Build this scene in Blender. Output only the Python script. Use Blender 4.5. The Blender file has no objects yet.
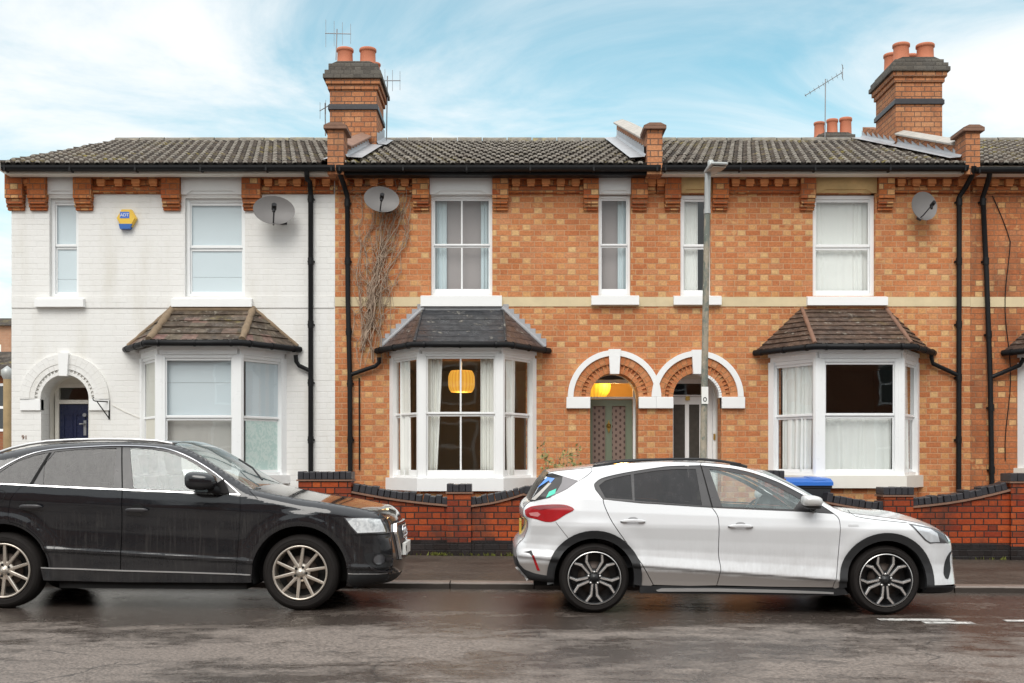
import bpy, bmesh, math, random
import numpy as np
from mathutils import Vector, Matrix
from mathutils.geometry import tessellate_polygon

random.seed(7)
SC = bpy.context.scene
COL = SC.collection
R = math.radians
ORG = {}

# ------------------------------------------------------------------ objects
def tag(o, label=None, cat=None, group=None, kind=None):
    if label: o['label'] = label
    if cat: o['category'] = cat
    if group: o['group'] = group
    if kind: o['kind'] = kind
    return o

def thing(name, label, cat, loc=(0, 0, 0), group=None):
    o = bpy.data.objects.new(name, None)
    o.empty_display_size = 0.2
    COL.objects.link(o)
    o.location = loc
    ORG[o.name] = Vector(loc)
    return tag(o, label, cat, group)

def copy_tree(o, parent=None):
    c = o.copy(); COL.objects.link(c)
    if parent is not None: c.parent = parent
    for ch in list(o.children): copy_tree(ch, c)
    return c

class MB:
    """collects faces and links them as ONE mesh object; vertices are given in the thing's outer coordinates"""
    def __init__(s):
        s.v = []; s.f = []; s.uv = {}; s.sm = set()
    def add(s, vs, fs, uvs=None, smooth=False):
        b = len(s.v)
        s.v += [Vector(p) for p in vs]
        for i, f in enumerate(fs):
            k = len(s.f)
            s.f.append([b + j for j in f])
            if uvs: s.uv[k] = uvs[i]
            if smooth: s.sm.add(k)
        return b
    def quad(s, a, b, c, d, uv=None):
        s.add([a, b, c, d], [[0, 1, 2, 3]], [uv] if uv else None)
    def poly(s, pts):
        s.add(pts, [list(range(len(pts)))])
    def box(s, x0, x1, y0, y1, z0, z1):
        s.obox((0, 0, 0), (1, 0, 0), (0, 1, 0), (0, 0, 1), x0, x1, y0, y1, z0, z1)
    def obox(s, O, A, B, C, a0, a1, b0, b1, c0, c1):
        O = Vector(O); A = Vector(A); B = Vector(B); C = Vector(C)
        P = lambda a, b, c: O + A * a + B * b + C * c
        vs = [P(a0, b0, c0), P(a1, b0, c0), P(a1, b1, c0), P(a0, b1, c0), P(a0, b0, c1), P(a1, b0, c1), P(a1, b1, c1), P(a0, b1, c1)]
        fs = [[0, 3, 2, 1], [4, 5, 6, 7], [0, 1, 5, 4], [1, 2, 6, 5], [2, 3, 7, 6], [3, 0, 4, 7]]
        if A.cross(B).dot(C) < 0: fs = [f[::-1] for f in fs]
        s.add(vs, fs)
    def prism(s, poly, a0, a1, plane='xz', holes=(), caps=(True, True)):
        """polygon extruded along the third axis from a0 to a1"""
        if plane == 'xz': P = lambda p, a: Vector((p[0], a, p[1]))
        elif plane == 'xy': P = lambda p, a: Vector((p[0], p[1], a))
        else: P = lambda p, a: Vector((a, p[0], p[1]))
        loops = [list(poly)] + [list(h) for h in holes]
        tri = tessellate_polygon([[Vector((p[0], p[1], 0)) for p in l] for l in loops])
        flat = [p for l in loops for p in l]
        def area(t):
            a, b, c = (flat[i] for i in t)
            return (b[0] - a[0]) * (c[1] - a[1]) - (b[1] - a[1]) * (c[0] - a[0])
        tri = [t if area(t) > 0 else t[::-1] for t in tri if abs(area(t)) > 1e-12]
        flip = plane == 'xz'
        for a, up, on in ((a0, False, caps[0]), (a1, True, caps[1])):
            if not on: continue
            rev = (up == flip)
            s.add([P(p, a) for p in flat], [list(t)[::-1] if rev else list(t) for t in tri])
        for l in loops:
            n = len(l)
            ar = sum(l[i][0] * l[(i + 1) % n][1] - l[(i + 1) % n][0] * l[i][1] for i in range(n))
            ccw = ar > 0
            if l is not loops[0]: ccw = not ccw
            for i in range(n):
                p, q = l[i], l[(i + 1) % n]
                f = [0, 1, 2, 3] if (ccw != flip) else [3, 2, 1, 0]
                s.add([P(p, a0), P(q, a0), P(q, a1), P(p, a1)], [f])
    def tube(s, path, r, n=8, cap=True):
        path = [Vector(p) for p in path]
        rs = r if isinstance(r, (list, tuple)) else [r] * len(path)
        rings = []; prev = None
        for i, p in enumerate(path):
            t = (path[min(i + 1, len(path) - 1)] - path[max(i - 1, 0)]).normalized()
            if prev is None:
                u = t.orthogonal().normalized()
            else:
                u = (prev - t * prev.dot(t)).normalized()
            prev = u; w = t.cross(u)
            rings.append([p + (u * math.cos(2 * math.pi * k / n) + w * math.sin(2 * math.pi * k / n)) * rs[i] for k in range(n)])
        vs = [p for g in rings for p in g]
        fs = [[i * n + k, i * n + (k + 1) % n, (i + 1) * n + (k + 1) % n, (i + 1) * n + k] for i in range(len(path) - 1) for k in range(n)]
        s.add(vs, fs, smooth=True)
        if cap:
            s.add(rings[0], [list(range(n))[::-1]]); s.add(rings[-1], [list(range(n))])
    def lathe(s, c, ax, prof, n=24, smooth=True):
        """prof = [(radius, height along ax)]"""
        c = Vector(c); ax = Vector(ax).normalized(); u = ax.orthogonal().normalized(); w = ax.cross(u)
        vs = []
        for (r, h) in prof:
            for k in range(n):
                a = 2 * math.pi * k / n
                vs.append(c + ax * h + (u * math.cos(a) + w * math.sin(a)) * r)
        fs = [[i * n + k, i * n + (k + 1) % n, (i + 1) * n + (k + 1) % n, (i + 1) * n + k] for i in range(len(prof) - 1) for k in range(n)]
        s.add(vs, fs, smooth=smooth)
    def grid(s, rows, uvs=None, smooth=True):
        n = len(rows[0])
        vs = [p for r_ in rows for p in r_]
        fs = []; us = []
        for i in range(len(rows) - 1):
            for k in range(n - 1):
                fs.append([i * n + k, i * n + k + 1, (i + 1) * n + k + 1, (i + 1) * n + k])
                if uvs: us.append([uvs[i][k], uvs[i][k + 1], uvs[i + 1][k + 1], uvs[i + 1][k]])
        s.add(vs, fs, us if uvs else None, smooth)
    def build(s, name, mat, parent=None, org=None, bevel=0, seg=2, normals=None):
        if parent is not None: o_ = ORG[parent.name]
        else: o_ = Vector(org) if org else Vector((0, 0, 0))
        me = bpy.data.meshes.new(name)
        me.from_pydata([p - o_ for p in s.v], [], s.f)
        uvl = me.uv_layers.new(name='UVMap')
        dat = np.zeros(len(me.loops) * 2, dtype=np.float32)
        for i, p in enumerate(me.polygons):
            cu = s.uv.get(i)
            nx, ny, nz = abs(p.normal.x), abs(p.normal.y), abs(p.normal.z)
            for j, li in enumerate(p.loop_indices):
                if cu: u = cu[j]
                else:
                    q = s.v[s.f[i][j]]
                    if ny >= nx and ny >= nz: u = (q.x, q.z)
                    elif nx >= nz: u = (q.y, q.z)
                    else: u = (q.x, q.y)
                dat[2 * li] = u[0]; dat[2 * li + 1] = u[1]
        uvl.data.foreach_set('uv', dat)
        if s.sm:
            fl = [i in s.sm for i in range(len(s.f))]
            me.polygons.foreach_set('use_smooth', fl)
        if normals is not None:
            me.polygons.foreach_set('use_smooth', [True] * len(s.f))
            me.normals_split_custom_set_from_vertices(normals)
        me.materials.append(mat)
        o = bpy.data.objects.new(name, me)
        COL.objects.link(o)
        if parent is not None: o.parent = parent
        else: o.location = o_
        ORG[o.name] = o_
        if bevel:
            b = o.modifiers.new('edge', 'BEVEL'); b.width = bevel; b.segments = seg; b.limit_method = 'ANGLE'; b.angle_limit = R(35)
        return o

# ------------------------------------------------------------------ materials
class NT:
    def __init__(s, name):
        s.m = bpy.data.materials.new(name); s.m.use_nodes = True
        s.t = s.m.node_tree; s.t.nodes.clear()
        s.out = s.n('ShaderNodeOutputMaterial')
    def n(s, ty, **kw):
        nd = s.t.nodes.new(ty)
        for k, v in kw.items(): setattr(nd, k, v)
        return nd
    def put(s, sock, v):
        if hasattr(v, 'is_output') or isinstance(v, bpy.types.NodeSocket): s.t.links.new(v, sock)
        elif v is not None:
            if sock.type == 'RGBA' and len(v) == 3: v = (*v, 1)
            sock.default_value = v
    def math(s, op, a, b=None, c=None):
        nd = s.n('ShaderNodeMath', operation=op)
        for i, v in enumerate((a, b, c)):
            if v is not None: s.put(nd.inputs[i], v)
        return nd.outputs[0]
    def mix(s, f, a, b, blend='MIX'):
        nd = s.n('ShaderNodeMix', data_type='RGBA', blend_type=blend)
        s.put(nd.inputs[0], f); s.put(nd.inputs[6], a); s.put(nd.inputs[7], b)
        return nd.outputs[2]
    def mixf(s, f, a, b):
        nd = s.n('ShaderNodeMix', data_type='FLOAT')
        s.put(nd.inputs[0], f); s.put(nd.inputs[2], a); s.put(nd.inputs[3], b)
        return nd.outputs[0]
    def ramp(s, f, stops, interp='LINEAR'):
        nd = s.n('ShaderNodeValToRGB'); cr = nd.color_ramp; cr.interpolation = interp
        while len(cr.elements) > 1: cr.elements.remove(cr.elements[-1])
        for i, (p, c) in enumerate(stops):
            e = cr.elements[0] if i == 0 else cr.elements.new(p)
            e.position = p; e.color = (*c, 1) if hasattr(c, '__len__') else (c, c, c, 1)
        s.put(nd.inputs[0], f); return nd.outputs[0]
    def sstep(s, v, a, b):
        nd = s.n('ShaderNodeMapRange', interpolation_type='SMOOTHSTEP')
        s.put(nd.inputs[0], v); s.put(nd.inputs[1], a); s.put(nd.inputs[2], b)
        return nd.outputs[0]
    def uv(s): return s.n('ShaderNodeUVMap').outputs[0]
    def pos(s): return s.n('ShaderNodeNewGeometry').outputs['Position']
    def obj(s): return s.n('ShaderNodeTexCoord').outputs['Object']
    def sep(s, v):
        nd = s.n('ShaderNodeSeparateXYZ'); s.put(nd.inputs[0], v); return nd.outputs
    def comb(s, x, y, z=0.0):
        nd = s.n('ShaderNodeCombineXYZ')
        for i, v in enumerate((x, y, z)): s.put(nd.inputs[i], v)
        return nd.outputs[0]
    def scale(s, v, k):
        nd = s.n('ShaderNodeVectorMath', operation='MULTIPLY'); s.put(nd.inputs[0], v); nd.inputs[1].default_value = k if hasattr(k, '__len__') else (k, k, k)
        return nd.outputs[0]
    def noise(s, v, sc, det=4, ro=0.55, dist=0.0):
        nd = s.n('ShaderNodeTexNoise'); s.put(nd.inputs['Vector'], v)
        nd.inputs['Scale'].default_value = sc; nd.inputs['Detail'].default_value = det
        nd.inputs['Roughness'].default_value = ro; nd.inputs['Distortion'].default_value = dist
        return nd.outputs[0]
    def white(s, v):
        nd = s.n('ShaderNodeTexWhiteNoise', noise_dimensions='3D'); s.put(nd.inputs[0], v); return nd.outputs[0], nd.outputs[1]
    def bump(s, h, strength=0.5, dist=0.01, normal=None):
        nd = s.n('ShaderNodeBump'); s.put(nd.inputs['Strength'], strength); nd.inputs['Distance'].default_value = dist
        s.put(nd.inputs['Height'], h)
        if normal is not None: s.put(nd.inputs['Normal'], normal)
        return nd.outputs[0]
    def pbr(s, col, rough=0.6, metal=0.0, normal=None, coat=0.0, spec=0.5, coat_rough=0.03, emit=None, es=0.0, trans=0.0):
        p = s.n('ShaderNodeBsdfPrincipled')
        s.put(p.inputs['Base Color'], col); s.put(p.inputs['Roughness'], rough); s.put(p.inputs['Metallic'], metal)
        s.put(p.inputs['Specular IOR Level'], spec); s.put(p.inputs['Coat Weight'], coat); s.put(p.inputs['Coat Roughness'], coat_rough)
        if normal is not None: s.put(p.inputs['Normal'], normal)
        if emit is not None: s.put(p.inputs['Emission Color'], emit); s.put(p.inputs['Emission Strength'], es)
        if trans: s.put(p.inputs['Transmission Weight'], trans)
        s.t.links.new(p.outputs[0], s.out.inputs[0]); return s.m

def plain(name, col, rough=0.5, metal=0.0, var=0.12, sc=6.0, bump=0.0, coat=0.0, spec=0.5):
    t = NT(name)
    v = t.obj()
    nz = t.noise(v, sc, 5)
    c = t.mix(nz, tuple(x * (1 - var) for x in col), tuple(min(1, x * (1 + var)) for x in col))
    ro = t.mixf(t.noise(v, sc * 2.3, 3), max(0.02, rough - 0.08), min(1, rough + 0.08))
    nm = t.bump(t.noise(v, sc * 12, 3), bump, 0.004) if bump else None
    return t.pbr(c, ro, metal, nm, coat, spec)

def brickmat(name, stretch, head, headp, mortar, paint=None, P=0.323, ch=0.0796, joint=0.0045, rough=0.85, soot=0.0, bump=0.8, edge=0.35, swap=False):
    """Flemish bond: stretcher + header in every course, half a period of shift between courses"""
    t = NT(name)
    x, y, _ = t.sep(t.uv())
    if swap: x, y = y, x
    wob = t.math('MULTIPLY', t.math('SUBTRACT', t.noise(t.uv(), 3.0, 2), 0.5), 0.006)
    y = t.math('ADD', y, wob)
    vy = t.math('DIVIDE', y, ch); row = t.math('FLOOR', vy); fy = t.math('FRACT', vy)
    jit = t.math('MULTIPLY', t.white(t.comb(row, 3.7, 1.2))[0], 0.03)
    ux = t.math('ADD', t.math('ADD', t.math('DIVIDE', x, P), t.math('MULTIPLY', t.math('FLOORED_MODULO', row, 2.0), 0.5)), jit)
    cell = t.math('FLOOR', ux); fx = t.math('FRACT', ux)
    isH = t.math('LESS_THAN', fx, 0.335)
    dx = t.math('MINIMUM', t.math('MINIMUM', fx, t.math('SUBTRACT', 1.0, fx)), t.math('ABSOLUTE', t.math('SUBTRACT', fx, 0.335)))
    dx = t.math('MULTIPLY', dx, P)
    dy = t.math('MULTIPLY', t.math('MINIMUM', fy, t.math('SUBTRACT', 1.0, fy)), ch)
    d = t.math('MINIMUM', dx, dy)
    d = t.math('ADD', d, t.math('MULTIPLY', t.math('SUBTRACT', t.noise(t.uv(), 60.0, 2), 0.5), 0.004))
    face = t.sstep(d, joint * 0.6, joint * 1.5)
    wv, wc = t.white(t.comb(cell, row, isH))
    wr, wg, wb = t.sep(wc)
    grain = t.noise(t.uv(), 34.0, 5, 0.65)
    if paint is None:
        n = len(stretch) - 1
        c1 = t.ramp(wv, [(i / n, c) for i, c in enumerate(stretch)])
        n = len(head) - 1
        c2 = t.ramp(wr, [(i / n, c) for i, c in enumerate(head)])
        hm = t.math('MULTIPLY', isH, t.math('LESS_THAN', wg, headp))
        # some stretchers are half buff
        patch = t.math('MULTIPLY', t.math('LESS_THAN', wg, 0.22), t.sstep(t.noise(t.uv(), 9.0, 2), 0.5, 0.6))
        hm = t.math('MAXIMUM', hm, t.math('MULTIPLY', patch, 0.6 if headp > 0 else 0.0))
        c = t.mix(hm, c1, c2)
        c = t.mix(t.sstep(grain, 0.3, 0.75), t.mix(1.0, c, (0.72, 0.68, 0.62), 'MULTIPLY'), t.mix(1.0, c, (1.08, 1.06, 1.0), 'MULTIPLY'))
        big = t.noise(t.uv(), 0.9, 4)
        c = t.mix(t.sstep(big, 0.35, 0.75), c, t.mix(1.0, c, (0.80, 0.72, 0.66), 'MULTIPLY'))
        if soot:
            st = t.sstep(t.noise(t.scale(t.uv(), (1.0, 0.5, 1)), 2.2, 5, 0.65), 0.42, 0.72)
            c = t.mix(t.math('MULTIPLY', st, soot), c, (0.03, 0.022, 0.018))
        mc = t.mix(t.noise(t.uv(), 14.0, 4), tuple(k * 0.7 for k in mortar), tuple(min(1, k * 1.25) for k in mortar))
        col = t.mix(face, mc, c)
        h = t.math('ADD', face, t.math('MULTIPLY', grain, edge))
        h = t.math('ADD', h, t.math('MULTIPLY', wb, 0.25))
        ro = t.mixf(grain, rough - 0.15, rough + 0.1)
    else:
        big = t.noise(t.scale(t.uv(), (2.0, 0.5, 1)), 1.2, 6, 0.6)
        col = t.mix(t.sstep(big, 0.45, 0.85), paint, tuple(k * f for k, f in zip(paint, (0.86, 0.84, 0.79))))
        col = t.mix(t.math('MULTIPLY', t.sstep(t.noise(t.uv(), 26.0, 5, 0.7), 0.62, 0.75), 0.35), col, (0.5, 0.43, 0.34))
        bed = t.math('MULTIPLY', t.math('SUBTRACT', 1.0, t.sstep(dy, 0.002, 0.006)), t.sstep(t.noise(t.scale(t.uv(), (1, 3, 1)), 2.0, 4), 0.42, 0.62))
        col = t.mix(t.math('MULTIPLY', bed, 0.22), col, (0.42, 0.39, 0.34))
        h = t.math('ADD', t.math('MULTIPLY', face, 0.35), t.math('MULTIPLY', grain, 0.35))
        h = t.math('ADD', h, t.math('MULTIPLY', wb, 0.35))
        ro = 0.55
    nm = t.bump(h, bump, 0.006)
    return t.pbr(col, ro, 0, nm, spec=0.35)

def glassmat(name, tint=(0.93, 0.96, 0.95), refl=1.0, haze=0.0, dirt_haze_col=(0.6, 0.62, 0.62)):
    t = NT(name)
    tr = t.n('ShaderNodeBsdfTransparent'); t.put(tr.inputs[0], tint)
    gl = t.n('ShaderNodeBsdfGlossy'); gl.inputs['Roughness'].default_value = 0.015
    nz = t.bump(t.noise(t.obj(), 1.6, 2), 0.04, 0.05)
    t.put(gl.inputs['Normal'], nz)
    lw = t.n('ShaderNodeLayerWeight'); lw.inputs[0].default_value = 0.5
    f = t.math('MULTIPLY', t.math('ADD', 0.055, t.math('MULTIPLY', t.math('POWER', lw.outputs['Facing'], 5.0), 0.94)), refl)
    f = t.math('MINIMUM', f, 1.0)
    mx = t.n('ShaderNodeMixShader'); t.put(mx.inputs[0], f); t.put(mx.inputs[1], tr.outputs[0]); t.put(mx.inputs[2], gl.outputs[0])
    last = mx.outputs[0]
    if haze:
        df = t.n('ShaderNodeBsdfDiffuse'); t.put(df.inputs[0], dirt_haze_col)
        m2 = t.n('ShaderNodeMixShader')
        ms = t.math('ADD', 0.45, t.math('MULTIPLY', t.sstep(t.noise(t.scale(t.obj(), (5, 5, 2.2)), 3.0, 5, 0.7), 0.35, 0.75), 0.55))
        t.put(m2.inputs[0], t.math('MULTIPLY', ms, haze)); t.put(m2.inputs[1], last); t.put(m2.inputs[2], df.outputs[0])
        last = m2.outputs[0]
    t.t.links.new(last, t.out.inputs[0])
    return t.m
EXPOSURE = 0.30
SUN_E = 1.5
CL = 5.7
ZEN = 0.9
SKY_CX, SKY_CZ = 0.14, 0.40
SKY_TINT = (0.72, 1.10, 0.90)
SHADE_E = 0.6
BULB_W = 7
# ------------------------------------------------------------------ camera, light, sky
F = 16.34                 # distance of the house fronts from the camera
EYE = 1.4
fx = lambda px: (px - 512) / 70.0
fz = lambda py: EYE + (461 - py) / 70.0
grade = lambda x: 0.004 - 0.0075 * x
FOC = 1144.0

cam = bpy.data.cameras.new('camera'); camo = bpy.data.objects.new('camera', cam); COL.objects.link(camo)
camo.location = (0, 0, EYE); camo.rotation_euler = (R(90), 0, 0)
cam.sensor_width = 36; cam.lens = FOC / 1024 * 36; cam.shift_y = (461 - 341.5) / 1024
cam.clip_end = 2000; cam.clip_start = 0.05
SC.camera = camo
SC.view_settings.view_transform = 'Standard'; SC.view_settings.look = 'None'
SC.view_settings.exposure = EXPOSURE; SC.view_settings.gamma = 1; SC.view_settings.use_curve_mapping = False

SUN_EL, SUN_AZ = 44, 192     # azimuth: from behind the camera, a little to the left
sun = bpy.data.lights.new('sun', 'SUN'); suno = bpy.data.objects.new('sun', sun); COL.objects.link(suno)
sun.energy = SUN_E; sun.angle = R(34); sun.color = (1.0, 0.96, 0.9)
sd = Vector((math.sin(R(SUN_AZ)) * math.cos(R(SUN_EL)), math.cos(R(SUN_AZ)) * math.cos(R(SUN_EL)), math.sin(R(SUN_EL))))
suno.rotation_euler = sd.to_track_quat('Z', 'Y').to_euler(); suno.location = (0, -5, 20)

W = bpy.data.worlds.new('World'); SC.world = W; W.use_nodes = True
wt = NT.__new__(NT); wt.m = W; wt.t = W.node_tree; wt.t.nodes.clear()
wout = wt.n('ShaderNodeOutputWorld'); bg = wt.n('ShaderNodeBackground'); bg.inputs[1].default_value = 0.15
sky = wt.n('ShaderNodeTexSky', sky_type='NISHITA'); sky.sun_disc = False
sky.sun_elevation = R(SUN_EL); sky.sun_rotation = R(SUN_AZ); sky.air_density = 1.0; sky.dust_density = 0.6; sky.ozone_density = 1.0
dirv = wt.n('ShaderNodeTexCoord').outputs['Generated']
dx_, dy_, dz_ = wt.sep(dirv)
zz = wt.math('ADD', wt.math('MAXIMUM', dz_, 0.0), 0.22)
pv = wt.comb(wt.math('DIVIDE', dx_, zz), wt.math('DIVIDE', dy_, zz), 0.0)
# high thin cloud: long streaks, with a clearer patch towards the upper middle right
n1 = wt.noise(wt.scale(pv, (0.8, 1.0, 1)), 1.9, 8, 0.60, 0.9)
n2 = wt.noise(wt.scale(pv, (0.35, 0.9, 1)), 0.8, 4, 0.5, 0.3)
nn = wt.math('ADD', wt.math('MULTIPLY', n1, 0.65), wt.math('MULTIPLY', n2, 0.5))
ex = wt.math('SUBTRACT', wt.math('DIVIDE', dx_, wt.math('MAXIMUM', dy_, 0.05)), SKY_CX)
ez = wt.math('SUBTRACT', dz_, SKY_CZ)
clear = wt.math('POWER', 2.718, wt.math('MULTIPLY', -1.0, wt.math('ADD', wt.math('MULTIPLY', wt.math('MULTIPLY', ex, ex), 9.0), wt.math('MULTIPLY', wt.math('MULTIPLY', ez, ez), 26.0))))
clear = wt.math('MULTIPLY', clear, wt.math('GREATER_THAN', dy_, 0.0))
cm = wt.sstep(wt.math('SUBTRACT', nn, wt.math('MULTIPLY', clear, 0.19)), 0.36, 0.66)
cm = wt.mixf(wt.sstep(dz_, 0.25, 0.7), cm, 0.93)
cm = wt.mixf(wt.sstep(wt.math('MULTIPLY', dy_, -1.0), -0.15, 0.25), cm, 0.94)   # unseen cloud added behind the camera, keeps sky glare out of the panes
cloud = wt.mix(wt.noise(pv, 3.0, 4), (CL * 0.95, CL * 0.99, CL * 1.01), (CL * 1.0, CL * 1.01, CL * 1.01))
zen = wt.math('ADD', 1.0, wt.math('MULTIPLY', wt.sstep(dz_, 0.35, 0.95), ZEN))   # overcast: brightest overhead
cloud = wt.mix(1.0, cloud, wt.comb(zen, zen, zen), 'MULTIPLY')
blue = wt.mix(1.0, sky.outputs[0], SKY_TINT, 'MULTIPLY')
wt.put(bg.inputs[0], wt.mix(cm, blue, cloud))
wt.t.links.new(bg.outputs[0], wout.inputs[0])

# ------------------------------------------------------------------ materials
ORANGE = [(0.61, 0.228, 0.094), (0.66, 0.270, 0.118), (0.62, 0.236, 0.094), (0.69, 0.310, 0.145), (0.58, 0.205, 0.082), (0.67, 0.310, 0.155)]
BUFF = [(0.77, 0.45, 0.205), (0.72, 0.36, 0.15), (0.80, 0.53, 0.265), (0.70, 0.32, 0.135)]
REDB = [(0.36, 0.055, 0.012), (0.47, 0.082, 0.015), (0.28, 0.038, 0.011), (0.50, 0.10, 0.02), (0.17, 0.026, 0.011)]
m_brick = brickmat('orange_brick', ORANGE, BUFF, 0.66, (0.58, 0.34, 0.19), soot=0.14)
m_brick_worn = brickmat('orange_brick_worn', [tuple(k * f for k, f in zip(c, (0.86, 0.78, 0.75))) for c in ORANGE], BUFF, 0.28, (0.30, 0.16, 0.09), soot=0.45)  # worn brick: darker, redder and sootier in itself
m_arch = brickmat('arch_brick', ORANGE, BUFF, 0.0, (0.42, 0.22, 0.10), ch=0.075, P=0.6, swap=False)
m_dentil = plain('dentil_brick', (0.68, 0.27, 0.10), 0.85, var=.3, sc=5, bump=.2)
m_arch_dark = plain('shaded_recess_brick', (0.035, 0.016, 0.010), 0.9, var=.3, sc=8)  # near black: shade of the arch hollows put into the colour
m_corbel = brickmat('red_corbel_brick', [(0.50, 0.14, 0.045), (0.60, 0.20, 0.06), (0.44, 0.11, 0.035), (0.64, 0.25, 0.09)], BUFF, 0.35, (0.22, 0.12, 0.07), soot=0.3)
m_wallbrick = brickmat('garden_wall_brick', REDB, REDB, 0.4, (0.028, 0.017, 0.013), soot=0.85, P=0.345, ch=0.081, joint=0.0065, rough=0.6)
m_chim = brickmat('chimney_brick', [(0.55, 0.23, 0.11), (0.63, 0.29, 0.145), (0.50, 0.20, 0.095), (0.66, 0.34, 0.18)], BUFF, 0.0, (0.16, 0.10, 0.07), soot=0.35, ch=0.083, joint=0.006)
m_white = brickmat('white_painted_brick', None, None, 0, None, paint=(0.80, 0.79, 0.765))
m_bluebrick = brickmat('blue_engineering_brick', [(0.020, 0.018, 0.020), (0.032, 0.027, 0.030), (0.016, 0.013, 0.014), (0.04, 0.026, 0.024)], [(0.02, 0.018, 0.02)] * 2, 0.2, (0.016, 0.013, 0.012), rough=0.45, ch=0.081)
m_bluecap = plain('blue_coping_brick', (0.030, 0.029, 0.034), 0.45, var=0.55, sc=9, bump=0.25)
m_capbrick = brickmat('mossy_cap_brick', [(0.13, 0.125, 0.12), (0.17, 0.165, 0.155), (0.10, 0.095, 0.09)], [(0.15, 0.14, 0.13)] * 2, 0.2, (0.09, 0.08, 0.07), ch=0.075)
m_stone = plain('cream_stone', (0.66, 0.54, 0.34), 0.8, var=0.2, sc=5, bump=0.15)
m_stain = plain('stained_stone', (0.60, 0.41, 0.19), 0.8, var=0.45, sc=4, bump=0.2)
m_wpaint = plain('white_masonry_paint', (0.86, 0.86, 0.85), 0.5, var=0.04, sc=3, bump=0.06)
m_wold = plain('old_white_paint', (0.80, 0.77, 0.70), 0.55, var=0.08, sc=4, bump=0.12)
m_upvc = plain('white_frame', (0.87, 0.88, 0.88), 0.3, var=0.02)
m_black = plain('black_plastic', (0.008, 0.008, 0.009), 0.5, var=0.3, sc=4, spec=0.25)
m_blackpaint = plain('black_board_paint', (0.009, 0.009, 0.010), 0.5, var=0.5, sc=7, bump=0.1, spec=0.25)
m_lead = plain('lead_sheet', (0.36, 0.365, 0.38), 0.45, var=0.28, sc=7, bump=0.2)
m_mortar = plain('hip_mortar', (0.23, 0.165, 0.105), 0.9, var=0.45, sc=9, bump=0.5)
m_coping = plain('weathered_coping', (0.40, 0.37, 0.33), 0.8, var=0.4, sc=8, bump=0.4)
m_cap_tile = plain('brown_cap', (0.22, 0.12, 0.08), 0.8, var=0.35, sc=9, bump=0.3)
m_pot = plain('terracotta', (0.50, 0.17, 0.09), 0.75, var=0.25, sc=5, bump=0.15)
m_dish = plain('grey_dish', (0.16, 0.15, 0.145), 0.5, var=0.12, sc=5)
m_metal = plain('dull_metal', (0.30, 0.30, 0.31), 0.45, 0.7, var=0.2)
m_darkmetal = plain('dark_metal', (0.06, 0.06, 0.065), 0.45, 0.5, var=0.3)
m_brass = plain('brass', (0.55, 0.36, 0.10), 0.3, 0.9)
m_sage = plain('sage_paint', (0.175, 0.205, 0.145), 0.42, var=0.1)
m_navy = plain('navy_paint', (0.012, 0.018, 0.055), 0.28, var=0.15)
m_vine = plain('dry_stem', (0.36, 0.265, 0.195), 0.85, var=0.35, sc=3)
m_curtw = plain('white_curtain', (0.85, 0.85, 0.81), 0.9, var=0.05, sc=2)
m_curtb = plain('pale_blue_curtain', (0.58, 0.68, 0.72), 0.9, var=0.08, sc=2)
m_blind = plain('pale_blind', (0.70, 0.765, 0.80), 0.85, var=0.03, sc=2)
m_net = plain('net_curtain', (0.80, 0.81, 0.78), 0.9, var=0.06, sc=5)
m_room = plain('room_plaster', (0.34, 0.32, 0.30), 0.9, var=0.1, sc=2)
m_grey_room = plain('grey_room_plaster', (0.42, 0.39, 0.38), 0.9, var=0.05, sc=1)
m_glass = glassmat('window_glass', (0.96, 0.98, 0.98), 1.5)
m_glassold = glassmat('sheet_glass', (0.97, 0.98, 0.97), 1.1)
m_plate = plain('white_plate', (0.82, 0.82, 0.78), 0.4, var=0.03)
m_ink = plain('black_lettering', (0.02, 0.02, 0.02), 0.6, var=0.1)

def lampshade(name, col, es):
    t = NT(name)
    x, y, z = t.sep(t.obj())
    ang = t.math('ARCTAN2', y, x)
    rib = t.math('ADD', 0.72, t.math('MULTIPLY', t.math('ABSOLUTE', t.math('SINE', t.math('MULTIPLY', ang, 11.0))), 0.4))
    c = t.mix(1.0, col, t.comb(rib, rib, rib), 'MULTIPLY')
    return t.pbr(c, 0.6, emit=c, es=es)
m_shade = lampshade('lit_amber_shade', (1.0, 0.50, 0.07), SHADE_E)
m_shade2 = lampshade('lit_yellow_shade', (1.0, 0.58, 0.05), SHADE_E * 1.0)

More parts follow.
